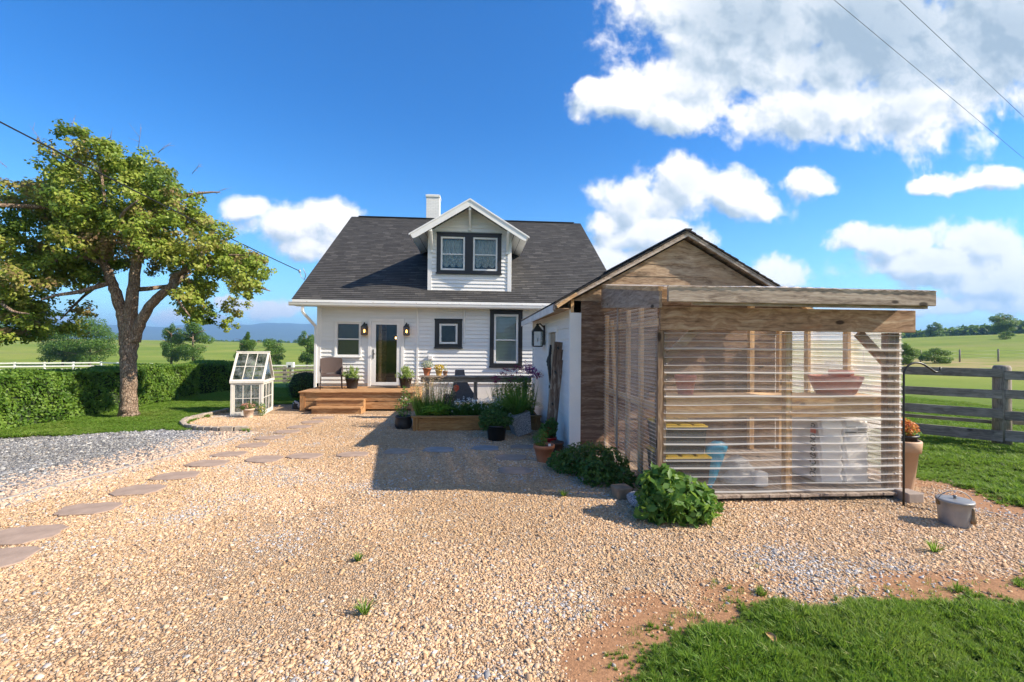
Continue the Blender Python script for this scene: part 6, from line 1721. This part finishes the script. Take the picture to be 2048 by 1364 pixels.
def inside(px, py, poly):
    r = np.zeros(px.shape, bool); j = len(poly) - 1
    for i in range(len(poly)):
        xi, yi = poly[i]; xj, yj = poly[j]
        c = ((yi > py) != (yj > py)) & (px < (xj - xi) * (py - yi) / (yj - yi + 1e-12) + xi); r ^= c; j = i
    return r
EDGE = [(-7.3, -.5), (-6.4, 2.4), (-5.85, 4.0), (-5.29, 5.54), (-5.20, 6.03), (-5.04, 6.56), (-4.83, 7.21), (-4.65, 8.12), (-4.50, 9.07), (-4.46, 9.5)]
STONE_EDGE = [(-4.62, 9.72), (-4.88, 9.66), (-5.15, 9.65), (-5.63, 9.80), (-6.05, 10.05), (-6.36, 10.43), (-6.52, 10.89), (-6.53, 11.38), (-6.46, 11.84), (-6.44, 12.43)]
YARD = EDGE + STONE_EDGE + [(-6.3, 13.2), (-5.6, 13.8), (-4.5, 13.9), (3.8, 13.9), (5.6, 12.4), (6.4, 9.0), (6.0, 6.2), (5.95, 5.68), (6.13, 5.56), (6.19, 5.25), (6.05, 4.82), (6.2, 4.45), (8.5, 3.9), (9.5, 3.6), (9.5, 2.7), (6.0, 3.30), (4.6, 3.30), (3.9, 3.00), (3.17, 3.04), (2.61, 3.08), (2.31, 2.99), (2.17, 3.10), (1.85, 3.10), (1.63, 2.88), (1.36, 2.86), (1.06, 2.72), (.88, 2.58), (.70, 2.3), (.45, 1.4), (.35, -.5)]
DRIVE = [(-16, 6.4), (-12, 8.0), (-8.71, 9.09), (-8.03, 9.29), (-7.31, 9.51), (-6.55, 9.78), (-6.1, 9.95), (-5.6, 9.8), (-4.7, 9.7), (-4.3, 9.5), (-4.4, 8), (-5.0, 5), (-6.5, 1), (-7.2, -.5), (-16, -.5)]
def vnoise(x, y, s, seed):
    rg = np.random.default_rng(seed); o = np.zeros_like(x)
    for k in range(5):
        a = rg.uniform(0, 6.28); f = s * 1.7 ** k; o += np.sin((x * math.cos(a) + y * math.sin(a)) * f + rg.uniform(0, 6)) * np.sin((x * -math.sin(a) + y * math.cos(a)) * f * 1.1 + rg.uniform(0, 6)) / 1.5 ** k
    return o
def dist_poly(x, y, pl):
    d = np.full(x.shape, 1e9)
    for (ax0, ay0), (bx0, by0) in zip(pl[:-1], pl[1:]):
        L2 = (bx0 - ax0) ** 2 + (by0 - ay0) ** 2; t_ = np.clip(((x - ax0) * (bx0 - ax0) + (y - ay0) * (by0 - ay0)) / L2, 0, 1)
        d = np.minimum(d, np.hypot(x - ax0 - t_ * (bx0 - ax0), y - ay0 - t_ * (by0 - ay0)))
    return d
LAWNLINE = YARD[YARD.index((5.95, 5.68)):]
def yard_attr(x, y):
    d1 = dist_poly(x, y, LAWNLINE[6:]); d2 = dist_poly(x, y, LAWNLINE[:7])
    dirt = np.clip(1.0 - d1 / .50 + .45 * vnoise(x, y, 2.2, 2), 0, 1) + np.clip(.9 - d2 / .5 + .3 * vnoise(x, y, 3, 3), 0, 1) + np.clip((x - 4.9 + vnoise(x, y, 2, 9) * .3) / 1.2, 0, 1) * (y < 5.2) * .8
    gray = np.clip(vnoise(x, y, 1.1, 4) * .9 - .35, 0, 1)
    return np.clip(dirt, 0, 1), gray
def sheet(name, poly, z, step, mat, jit, x0, x1, y0, y1, attr=None):
    xs = np.arange(x0, x1, step); ys = np.arange(y0, y1, step); X, Y = np.meshgrid(xs, ys)
    cx, cy = X[:-1, :-1] + step / 2, Y[:-1, :-1] + step / 2
    k = inside(cx + vnoise(cx, cy, 7, 21) * jit, cy + vnoise(cx, cy, 7, 22) * jit, poly)
    if attr: k |= (dist_poly(cx, cy, LAWNLINE) < .30 + .08 * vnoise(cx, cy, 4, 23)) & (cx > .2) & (cx < 9.4)
    idx = np.arange(X.size).reshape(X.shape); F = np.stack([idx[:-1, :-1], idx[:-1, 1:], idx[1:, 1:], idx[1:, :-1]], -1)[k]
    used, inv = np.unique(F.ravel(), return_inverse=True)
    vx, vy = X.ravel()[used], Y.ravel()[used]
    me = np_mesh(name, np.stack([vx, vy, np.full(vx.shape, z)], 1), inv.reshape(F.shape))
    if attr:
        for nm, v in zip(('dirt', 'grey'), attr(vx, vy)):
            at = me.attributes.new(nm, 'FLOAT', 'POINT'); at.data.foreach_set('value', v.astype(np.float32))
    return tag(finish(name, me, mat), kind='structure')
def gravel_mat(name, cols, cell, dirtcol=None):
    m, t = new_mat(name)
    oc = t.n('ShaderNodeTexCoord').outputs['Object']
    wob = t.vmath('SCALE', t.n('ShaderNodeTexNoise', {'Vector': oc, 'Scale': 1 / cell * .7, 'Detail': 2.0}).outputs['Color'], scale=cell * .5).outputs[0]
    p = t.vmath('ADD', oc, wob).outputs[0]
    vo = t.n('ShaderNodeTexVoronoi', {'Vector': p, 'Scale': 1 / cell, 'Randomness': 1.0})
    ve = t.n('ShaderNodeTexVoronoi', {'Vector': p, 'Scale': 1 / cell, 'Randomness': 1.0}, feature='DISTANCE_TO_EDGE').outputs['Distance']
    rs = t.n('ShaderNodeSeparateColor', {0: vo.outputs['Color']}).outputs[0]
    c = t.ramp(rs, [(i / (len(cols) - 1), k) for i, k in enumerate(cols)], 'LINEAR')
    c = t.mix(t.math('MULTIPLY', t.smooth(ve, .10, .0), .8), c, [k * .30 for k in cols[0]])
    big = t.noise(oc, .8, 4, .6); c = t.mix(t.math('MULTIPLY', t.smooth(big, .45, .75), .35), c, [min(1, k * 1.1) for k in cols[-2]])
    if dirtcol:
        da = t.n('ShaderNodeAttribute', attribute_name='dirt').outputs['Fac']; dn = t.noise(oc, 22, 5, .7)
        c = t.mix(t.smooth(t.math('ADD', da, t.math('MULTIPLY', t.math('SUBTRACT', dn, .5), .9)), .25, .75), c, t.ramp(t.noise(oc, 45, 4, .7), [(.3, [k * .6 for k in dirtcol]), (.7, [k * 1.25 for k in dirtcol])]))
    b = pbsdf(t, c, .9, Specular_IOR_Level=.2)
    hgt = t.math('ADD', t.smooth(ve, .0, .3), t.math('MULTIPLY', rs, .5))
    bp = t.n('ShaderNodeBump', {'Strength': .9, 'Distance': cell * .5, 'Height': hgt}); t.t.links.new(bp.outputs[0], b.inputs['Normal'])
    if dirtcol: t.t.links.new(t.math('SUBTRACT', .9, t.math('MULTIPLY', da, .75), clamp=True), bp.inputs['Strength'])
    out(t, b.outputs[0]); return m
TANS = [(.35, .215, .12), (.47, .30, .17), (.55, .365, .215), (.61, .44, .28), (.49, .40, .31)]
GRYS = [(.10, .10, .105), (.18, .18, .185), (.27, .27, .275), (.40, .40, .39), (.22, .22, .22)]
M_yard = gravel_mat('tan_gravel', TANS, .019, (.35, .185, .095)); M_drive = gravel_mat('grey_gravel', GRYS, .03)
sheet('driveway', DRIVE, .004, .10, M_drive, .03, -16, -4.2, -.5, 10.2)
sheet('gravel_yard', YARD, .008, .05, M_yard, .035, -7.4, 9.6, -.5, 14, yard_attr)

# stones: one prototype set instanced on scattered points
def scatter(name, pts, scl, rot, cols, protos, kind='stuff'):
    me = bpy.data.meshes.new(name); me.vertices.add(len(pts)); me.vertices.foreach_set('co', np.asarray(pts, np.float32).ravel())
    for nm, ty, v in (('sc', 'FLOAT_VECTOR', scl), ('ro', 'FLOAT_VECTOR', rot), ('pc', 'FLOAT_COLOR', cols)):
        at = me.attributes.new(nm, ty, 'POINT'); at.data.foreach_set('vector' if ty == 'FLOAT_VECTOR' else 'color', np.asarray(v, np.float32).ravel())
    o = bpy.data.objects.new(name, me); COL.objects.link(o)
    cl = bpy.data.collections.new(name + '_source')
    for p in protos: cl.objects.link(p)
    ng = bpy.data.node_groups.new(name, 'GeometryNodeTree')
    ng.interface.new_socket('Geometry', in_out='INPUT', socket_type='NodeSocketGeometry'); ng.interface.new_socket('Geometry', in_out='OUTPUT', socket_type='NodeSocketGeometry')
    t = NT(ng); gi = t.n('NodeGroupInput'); go = t.n('NodeGroupOutput')
    ci = t.n('GeometryNodeCollectionInfo', {'Collection': cl, 'Separate Children': True, 'Reset Children': True})
    def na(nm, dt): return t.n('GeometryNodeInputNamedAttribute', {'Name': nm}, data_type=dt).outputs[0]
    rv = t.n('FunctionNodeRandomValue', data_type='INT'); rv.inputs[4].default_value = 0; rv.inputs[5].default_value = len(protos) - 1
    e2r = t.n('FunctionNodeEulerToRotation', {0: na('ro', 'FLOAT_VECTOR')})
    ip = t.n('GeometryNodeInstanceOnPoints', {'Points': gi.outputs[0], 'Instance': ci.outputs[0], 'Pick Instance': True, 'Instance Index': rv.outputs[2], 'Rotation': e2r.outputs[0], 'Scale': na('sc', 'FLOAT_VECTOR')})
    ng.links.new(ip.outputs[0], go.inputs[0])
    md = o.modifiers.new('scatter', 'NODES'); md.node_group = ng
    return tag(o, kind=kind)
M_peb, t = new_mat('pebble')
at = t.n('ShaderNodeAttribute', attribute_name='pc', attribute_type='INSTANCER').outputs['Color']
oc = t.n('ShaderNodeTexCoord').outputs['Object']
c_ = t.mix(.35, at, t.mix(1.0, at, t.ramp(t.noise(oc, 1.6, 4, .7), [(.3, (.35, .33, .3)), (.7, (1, 1, 1))]), 'MULTIPLY'))
out(t, pbsdf(t, c_, .8, Specular_IOR_Level=.25).outputs[0])
def proto(me, mat):
    o = bpy.data.objects.new(me.name, me); me.materials.append(mat); return o
pebs = [proto(stone_mesh('pebble', r, s, None, sub=2 if False else 1, amp=.22), M_peb) for s, r in enumerate([(1, .75, .55), (1, .9, .6), (1, .62, .5), (.9, .8, .7), (1, .7, .42)])]
STONES_XY = [(-3.93, 4.06, .52), (-4.14, 4.54, .54), (-4.10, 5.2, .5), (-4.03, 5.82, .5), (-3.92, 7.05, .5), (-3.97, 6.42, .5), (-3.90, 7.63, .48), (-3.84, 8.27, .48), (-3.83, 8.91, .46), (-3.76, 9.5, .46), (-3.72, 10.05, .46), (-3.68, 10.66, .46), (-3.63, 11.25, .46),
             (-3.22, 7.28, .52), (-2.68, 7.46, .48), (-1.95, 7.53, .46), (-1.28, 7.70, .46), (-.60, 7.80, .48), (.18, 7.88, .44), (.84, 7.95, .40), (.56, 7.21, .46), (.58, 6.46, .46)]
def make_pebbles(poly, n, box, zone, pal, prob, smin, smax, seed, name, z0):
    rg = np.random.default_rng(seed)
    x = rg.uniform(box[0], box[1], n); y = rg.uniform(box[2], box[3], n)
    cz = x * .0785 + y * .997; cx = x * .997 - y * .0785
    k = inside(x + rg.normal(0, .03, n), y + rg.normal(0, .03, n), poly) & (cz > .9) & (np.abs(cx) < cz * 1.17 + 1.6) & (cz < zone)
    k &= rg.random(n) < np.clip(1.25 - cz / zone * .6, .3, 1)
    k &= ~((x > 2.12) & (x < 5.1) & (y > 5.12) & (y < 7.4)) & ~((x > 1.6) & (x < 5.4) & (y > 7.4)) & ~((x > -1.3) & (x < 1.36) & (y > 9.55)) & ~((x > -4.6) & (x < -1.6) & (y > 12.4))
    for sx_, sy_, s in STONES_XY: k &= ~((np.abs(x - sx_) < s * .40) & (np.abs(y - sy_) < s * .28))
    x, y = x[k], y[k]; dirt, gray = yard_attr(x, y)
    if name == 'gravel_stones':
        fin = np.clip(vnoise(x, y, .9, 14) * .7 + vnoise(x, y, 4.5, 15) * .35 - .15, 0, .75); q = rg.random(len(x)) > np.maximum(dirt * .93, fin); x, y, gray = x[q], y[q], gray[q]
    n = len(x); pal = np.array(pal); ci = rg.choice(len(pal), n, p=np.array(prob) / sum(prob)); col = pal[ci] * rg.uniform(.8, 1.18, (n, 1)) * (1 + .13 * np.clip(vnoise(x, y, .8, 33), -1, 1)[:, None] * np.array([[1, 1.05, 1.25]]))
    if name == 'gravel_stones':
        g_ = rg.random(n) < gray * .55; col[g_] = np.array([.50, .48, .47]) * rg.uniform(.6, 1.25, (g_.sum(), 1))
    else:
        dd = dist_poly(x, y, EDGE); g_ = rg.random(n) < np.clip(1.1 - dd / 1.1, 0, .85); col[g_] = np.array([.62, .46, .34]) * rg.uniform(.7, 1.2, (g_.sum(), 1))
    s = np.exp(rg.normal(math.log((smin + smax) / 2), .38, n)).clip(smin * .5, smax * 1.9) * .5
    scl = np.stack([s * rg.uniform(.85, 1.3, n), s * rg.uniform(.8, 1.1, n), s * rg.uniform(.55, .85, n)], 1)
    pts = np.stack([x, y, z0 + s * rg.uniform(-.25, .22, n)], 1)
    rot = np.stack([rg.normal(0, .3, n), rg.normal(0, .3, n), rg.uniform(0, 6.28, n)], 1)
    return scatter(name, pts, scl, rot, np.concatenate([np.clip(col, 0, 1), np.ones((n, 1))], 1), pebs), n
PT = [(.58, .38, .222), (.63, .435, .265), (.50, .315, .175), (.70, .55, .39), (.53, .375, .25), (.42, .38, .345), (.35, .21, .12), (.56, .54, .51), (.64, .44, .25)]
o, n1_ = make_pebbles(YARD, 1265000, (-7, 9, .6, 12.5), 11.5, PT, [5, 5, 3, 2.0, 2.8, .7, .6, .6, 3], .012, .025, 31, 'gravel_stones', .008)
PGm = [(.20, .20, .21), (.28, .28, .29), (.15, .15, .155), (.42, .42, .41), (.54, .53, .51), (.33, .295, .26)]
o, n2_ = make_pebbles(DRIVE, 350000, (-16, -4.3, .6, 10.1), 13, PGm, [4, 4, 3, 2, 1.2, 1.3], .018, .045, 32, 'driveway_stones', .004)
print('PEBBLES', n1_, n2_)

# stepping stones
M_flag = simple('flagstone', (.34, .245, .185), .85, var=.18, scale=6, bump=.25, bscale=35)
M_flag2 = simple('grey_flagstone', (.29, .265, .25), .85, var=.18, scale=6, bump=.25, bscale=35)
ORD = ['twelfth', 'eleventh', 'tenth', 'ninth', 'eighth', 'seventh', 'sixth', 'fifth', 'fourth', 'third', 'second']
order1 = sorted(range(13), key=lambda i: -STONES_XY[i][1]); W1 = ['nearest to the deck steps', 'second from the deck steps', 'third from the deck steps', 'fourth from the deck steps', 'fifth from the deck steps', 'sixth from the deck steps', 'seventh from the deck steps', 'eighth from the deck steps', 'ninth from the deck steps', 'tenth from the deck steps', 'eleventh from the deck steps', 'next to last away from the deck steps', 'farthest away from the deck steps']
W2 = ['first where the side path leaves the main path', 'second along the side path to the shed', 'half in shadow on the side path', 'fourth along the side path, wholly in shadow', 'grey, in the middle of the side path', 'smaller grey, in front of the black potted bush', 'smallest, in front of the terracotta herb pot', 'second nearest the viewer at the shed end of the side path', 'alone nearest the shade bush at the shed end of the side path']
for i, (x, y, s) in enumerate(STONES_XY):
    rg = np.random.default_rng(100 + i); w_, d_ = s * .54, s * .40
    base = [(-1, -.62), (-.55, -1), (.62, -1), (1, -.5), (.92, .68), (.5, 1), (-.62, .95), (-1, .45)]
    poly = [(a * w_ * rg.uniform(.86, 1.06), b * d_ * rg.uniform(.86, 1.06)) for a, b in base]; poly = [q for a, b in zip(poly, poly[1:] + poly[:1]) for q in (a, ((a[0] * 2 + b[0]) / 3 + rg.normal(0, .008), (a[1] * 2 + b[1]) / 3 + rg.normal(0, .008)), ((a[0] + b[0] * 2) / 3 + rg.normal(0, .008), (a[1] + b[1] * 2) / 3 + rg.normal(0, .008)))]
    mb = MB(); mb.prism(poly[::-1], 0, .017, 'z')
    lab = ('flat tan stepping stone on the straight path, ' + W1[order1.index(i)]) if i < 13 else ('flat stepping stone, ' + W2[i - 13])
    o = mb.build('stepping_stone', M_flag if i not in (17, 18) else M_flag2, bevel=.006); o.location = (x, y, .008); o.rotation_euler = (rg.normal(0, .008), rg.normal(0, .008), R(rg.uniform(-9, 9)) + (R(4) if i < 13 else R(-6)))
    tag(o, lab, 'stepping stone', 'stepping stones in the gravel')

# edging strip between drive and yard, curved stone kerb of the greenhouse bed
mb = MB()
for (a, b) in zip(EDGE[1:-1], EDGE[2:]): mb.bar((a[0], a[1], .012), (b[0], b[1], .012), .038, .026)
tag(mb.build('edging_strip', simple('grey_edging', (.32, .30, .28), .7, var=.15), bevel=.004), 'thin pale grey edging strip between the grey drive and the tan gravel', 'edging')
M_kerb = simple('old_stone_edging', (.36, .30, .24), .9, var=.3, scale=14, bump=.6, bscale=30)
ke = thing('stone_edging', 'curved low stone edging round the gravel bed of the mini greenhouse', 'edging', (-5.6, 10.4, 0))
mb = MB(); rg = np.random.default_rng(8); pl_e = STONE_EDGE
for (a, b) in zip(pl_e[:-1], pl_e[1:]):
    L = math.hypot(b[0] - a[0], b[1] - a[1]); n = max(1, round(L / .19))
    for k in range(n):
        p, q = [(a[0] + (b[0] - a[0]) * f, a[1] + (b[1] - a[1]) * f) for f in ((k + .04) / n, (k + .96) / n)]
        mb.bar((p[0], p[1], .045 + rg.uniform(-.012, .012)), (q[0], q[1], .045 + rg.uniform(-.012, .012)), .10 * rg.uniform(.85, 1.15), .10)
mb.build('stone', M_kerb, ke, bevel=.012, world=True)

# grass blades: clumps scattered over the lawns
def clump(seed, n, r, h, wd):
    rg = np.random.default_rng(seed)
    a = rg.uniform(0, 6.28, n); q = np.sqrt(rg.random(n)) * r; base = np.stack([np.cos(a) * q, np.sin(a) * q, np.zeros(n)], 1)
    tip = np.stack([rg.normal(0, h * .38, n), rg.normal(0, h * .38, n), h * rg.uniform(.45, 1.1, n)], 1)
    return blade_mesh('grass_clump', base, tip, wd, .3, seg=2)
F_lawn, t = new_mat('lawn_blade')
at = t.n('ShaderNodeAttribute', attribute_name='pc', attribute_type='INSTANCER').outputs['Color']; rr_ = t.n('ShaderNodeAttribute', attribute_name='rnd').outputs['Fac']
c_ = t.mix(.55, at, t.ramp(rr_, [(0, (.035, .10, .008)), (.5, (.10, .21, .02)), (.85, (.22, .33, .05)), (1, (.48, .45, .20))]))
b_ = pbsdf(t, c_, .55, Specular_IOR_Level=.3); tl = t.n('ShaderNodeBsdfTranslucent', {'Color': t.mix(.5, c_, (.35, .55, .06))})
out(t, t.n('ShaderNodeMixShader', {0: .38, 1: b_.outputs[0], 2: tl.outputs[0]}).outputs[0])
cl_near = [proto(clump(s, 34, .06, 1.0, .0055 * 18), F_lawn) for s in (1, 2, 3)]
for c in cl_near: c.scale = (1, 1, 1)
def lawn(name, polys, n, box, hmin, hmax, seed, zone=(0, 99), wide=1.0):
    rg = np.random.default_rng(seed); x = rg.uniform(box[0], box[1], n); y = rg.uniform(box[2], box[3], n)
    cz = x * .0785 + y * .997; cx = x * .997 - y * .0785
    k = (cz > zone[0]) & (cz < zone[1]) & (np.abs(cx) < cz * 1.17 + 1.6)
    ej = np.clip(np.abs(rg.normal(0, .07, n)), 0, .3); jx, jy = x + vnoise(x, y, 5, 21) * .09 + rg.normal(0, .04, n) - ej * .7, y + vnoise(x, y, 5, 22) * .09 + rg.normal(0, .04, n) + ej * (1 if y.mean() < 4.5 else .3)
    for p in polys: k &= ~inside(jx, jy, p)
    k &= ~((x > -10.4) & (x < -9.2) & (y > 6.2) & (y < 18.5)) & ~((x > -4.7) & (x < 4.0) & (y > 13.8) & (y < 25.6)) & ~((x > 1.4) & (x < 5.6) & (y > 7.3) & (y < 11.9))
    x, y = x[k], y[k]; n = len(x); h = rg.uniform(hmin, hmax, n) * (1 + .35 * vnoise(x, y, 1.3, 6).clip(-1, 1))
    dry = np.clip(vnoise(x, y, 1.7, 8) * .6 - .05 + rg.normal(0, .25, n), 0, 1)[:, None]; h = h * (1 - .35 * np.clip(vnoise(x, y, 2.6, 17), 0, 1)); de = dist_poly(x, y, LAWNLINE); h = h * np.clip(de / .28 + .35, .5, 1); dry = np.clip(dry + (.55 - de / .5).clip(0, .5)[:, None] * rg.random((n, 1)), 0, 1)
    col = np.array([.15, .265, .025]) * rg.uniform(.7, 1.3, (n, 1)) * (1 - dry) + np.array([.30, .33, .08]) * dry
    scl = np.stack([h * wide, h * wide, h], 1)
    return scatter(name, np.stack([x, y, terr(x, y)], 1), scl, np.stack([rg.normal(0, .08, n), rg.normal(0, .08, n), rg.uniform(0, 6.28, n)], 1), np.concatenate([col, np.ones((n, 1))], 1), cl_near)
# blades in a prototype are one unit tall; scaling brings them to 4..9 cm with a 1.2..1.6 m unit spread reduced likewise
for c in cl_near:
    me = c.data; co = np.empty(len(me.vertices) * 3, np.float32); me.vertices.foreach_get('co', co); co = co.reshape(-1, 3); co[:, :2] *= 1.0; me.vertices.foreach_set('co', co.ravel())
lawn('lawn_grass', [YARD], 34000, (.5, 6.5, .9, 3.6), .04, .085, 41, (1.2, 4.6))
lawn('lawn_grass', [YARD], 60000, (5.3, 16, 2.5, 18), .05, .085, 42, (3.5, 19), 1.5)
lawn('lawn_grass', [YARD, DRIVE], 60000, (-11, -4.5, 8.5, 19), .04, .075, 43, (5, 21), 1.6)
rg_ = np.random.default_rng(77); ex = rg_.uniform(.3, 5.5, 5200); ey = rg_.uniform(1.9, 3.9, 5200); ek = inside(ex, ey, YARD) & (dist_poly(ex, ey, LAWNLINE) < np.abs(rg_.normal(0, .16, 5200))) & (rg_.random(5200) < .35 + .3 * np.clip(vnoise(ex, ey, 3, 5), -1, 1))
ex, ey = ex[ek], ey[ek]; en = len(ex); eh = rg_.uniform(.02, .05, en)
scatter('stray_grass', np.stack([ex, ey, np.full(en, .008)], 1), np.stack([eh, eh, eh], 1), np.stack([rg_.normal(0, .15, en), rg_.normal(0, .15, en), rg_.uniform(0, 6.28, en)], 1), np.concatenate([np.array([.20, .25, .05]) * rg_.uniform(.6, 1.4, (en, 1)), np.ones((en, 1))], 1), [proto(clump(9, 12, .9, 1.0, .09), F_lawn)])
# a few weeds in the gravel
for i, (x, y, s, lab) in enumerate(((-.95, 3.85, .05, 'tiny weed tuft alone in the middle of the near gravel'), (-.72, 3.1, .07, 'yellow green weed tuft in the near gravel closest to the viewer'), (4.05, 3.72, .09, 'grassy weed tuft in the gravel near the metal bucket'), (1.05, 5.35, .07, 'small weed tuft in the shade near the shade bush'))):
    o = thing('weed_tuft', lab, 'weed', (x, y, .01)); rg = np.random.default_rng(i); n = 46
    a = rg.uniform(0, 6.28, n); finish('blade', blade_mesh('blade', np.stack([np.cos(a) * s * .25, np.sin(a) * s * .25, np.zeros(n)], 1), np.stack([np.cos(a) * s * rg.uniform(.2, 1.2, n), np.sin(a) * s * rg.uniform(.2, 1.2, n), s * rg.uniform(.5, 1.3, n)], 1), .007), F_grassy, o)
lf = thing('fallen_leaf', 'curled tan dead leaf lying on the near grass', 'leaf', (1.78, 2.62, .05)); mb = MB(); curved_panel(lambda u, v: ((u - .5) * .05 * math.sin(math.pi * (v * .8 + .15)), (v - .5) * .08, .012 * math.sin(v * 3) + .012 * (2 * u - 1) ** 2), 6, 6, .002, mb); mb.build('leaf', simple('dead_leaf', (.42, .24, .10), .8), lf)

# ------------------------------------------------------------------ wires
def wire(name, label, a, b, sag, r, n=40):
    a, b = Vector(a), Vector(b); mb = MB(); c0 = a
    mb.tube([a.lerp(b, i / n) - Vector((0, 0, sag * 4 * (i / n) * (1 - i / n))) - a for i in range(n + 1)], r, 6)
    o = mb.build(name, M_black); o.location = a
    return tag(o, label, 'cable')
wire('service_cable', 'black twisted service cable running from the house rake over the shade tree', (-5.34, 14.2, 3.98), (-8.4, .8, 6.2), .16, .012)
mb = MB(); mb.tube([(-5.34, 14.2, 3.98), (-5.28, 14.15, 3.80), (-5.2, 14.2, 3.72), (-5.12, 14.1, 3.85), (-5.15, 13.95, 4.02)], .012, 6); mb.lathe([(.03, 0), (.035, .05), (.02, .10)], (-5.34, 14.2, 3.93), 10); mb.build('weatherhead', simple('grey_fitting', (.35, .36, .38), .5, .4), **hb)
wire('overhead_wire', 'thin overhead wire against the big cloud, the lower of the two', (-20, -4.4, 10), (45, 28.7, 10), .0, .006)
wire('overhead_wire', 'thin overhead wire against the big cloud, the upper of the two', (-18, -3.9, 10), (46, 27.8, 10), .0, .006)

# ------------------------------------------------------------------ air: pale haze over the whole valley
hm = bpy.data.materials.new('haze'); hm.use_nodes = True; hm.node_tree.nodes.clear(); t = NT(hm.node_tree)
pv = t.n('ShaderNodeVolumePrincipled', {'Color': (.34, .62, 1.0, 1), 'Density': .00026, 'Anisotropy': .1})
om = t.n('ShaderNodeOutputMaterial'); hm.node_tree.links.new(pv.outputs[0], om.inputs['Volume'])
tag(MB().box(-8200, 8200, -8200, 8200, -14, 320).build('haze', hm), kind='stuff')
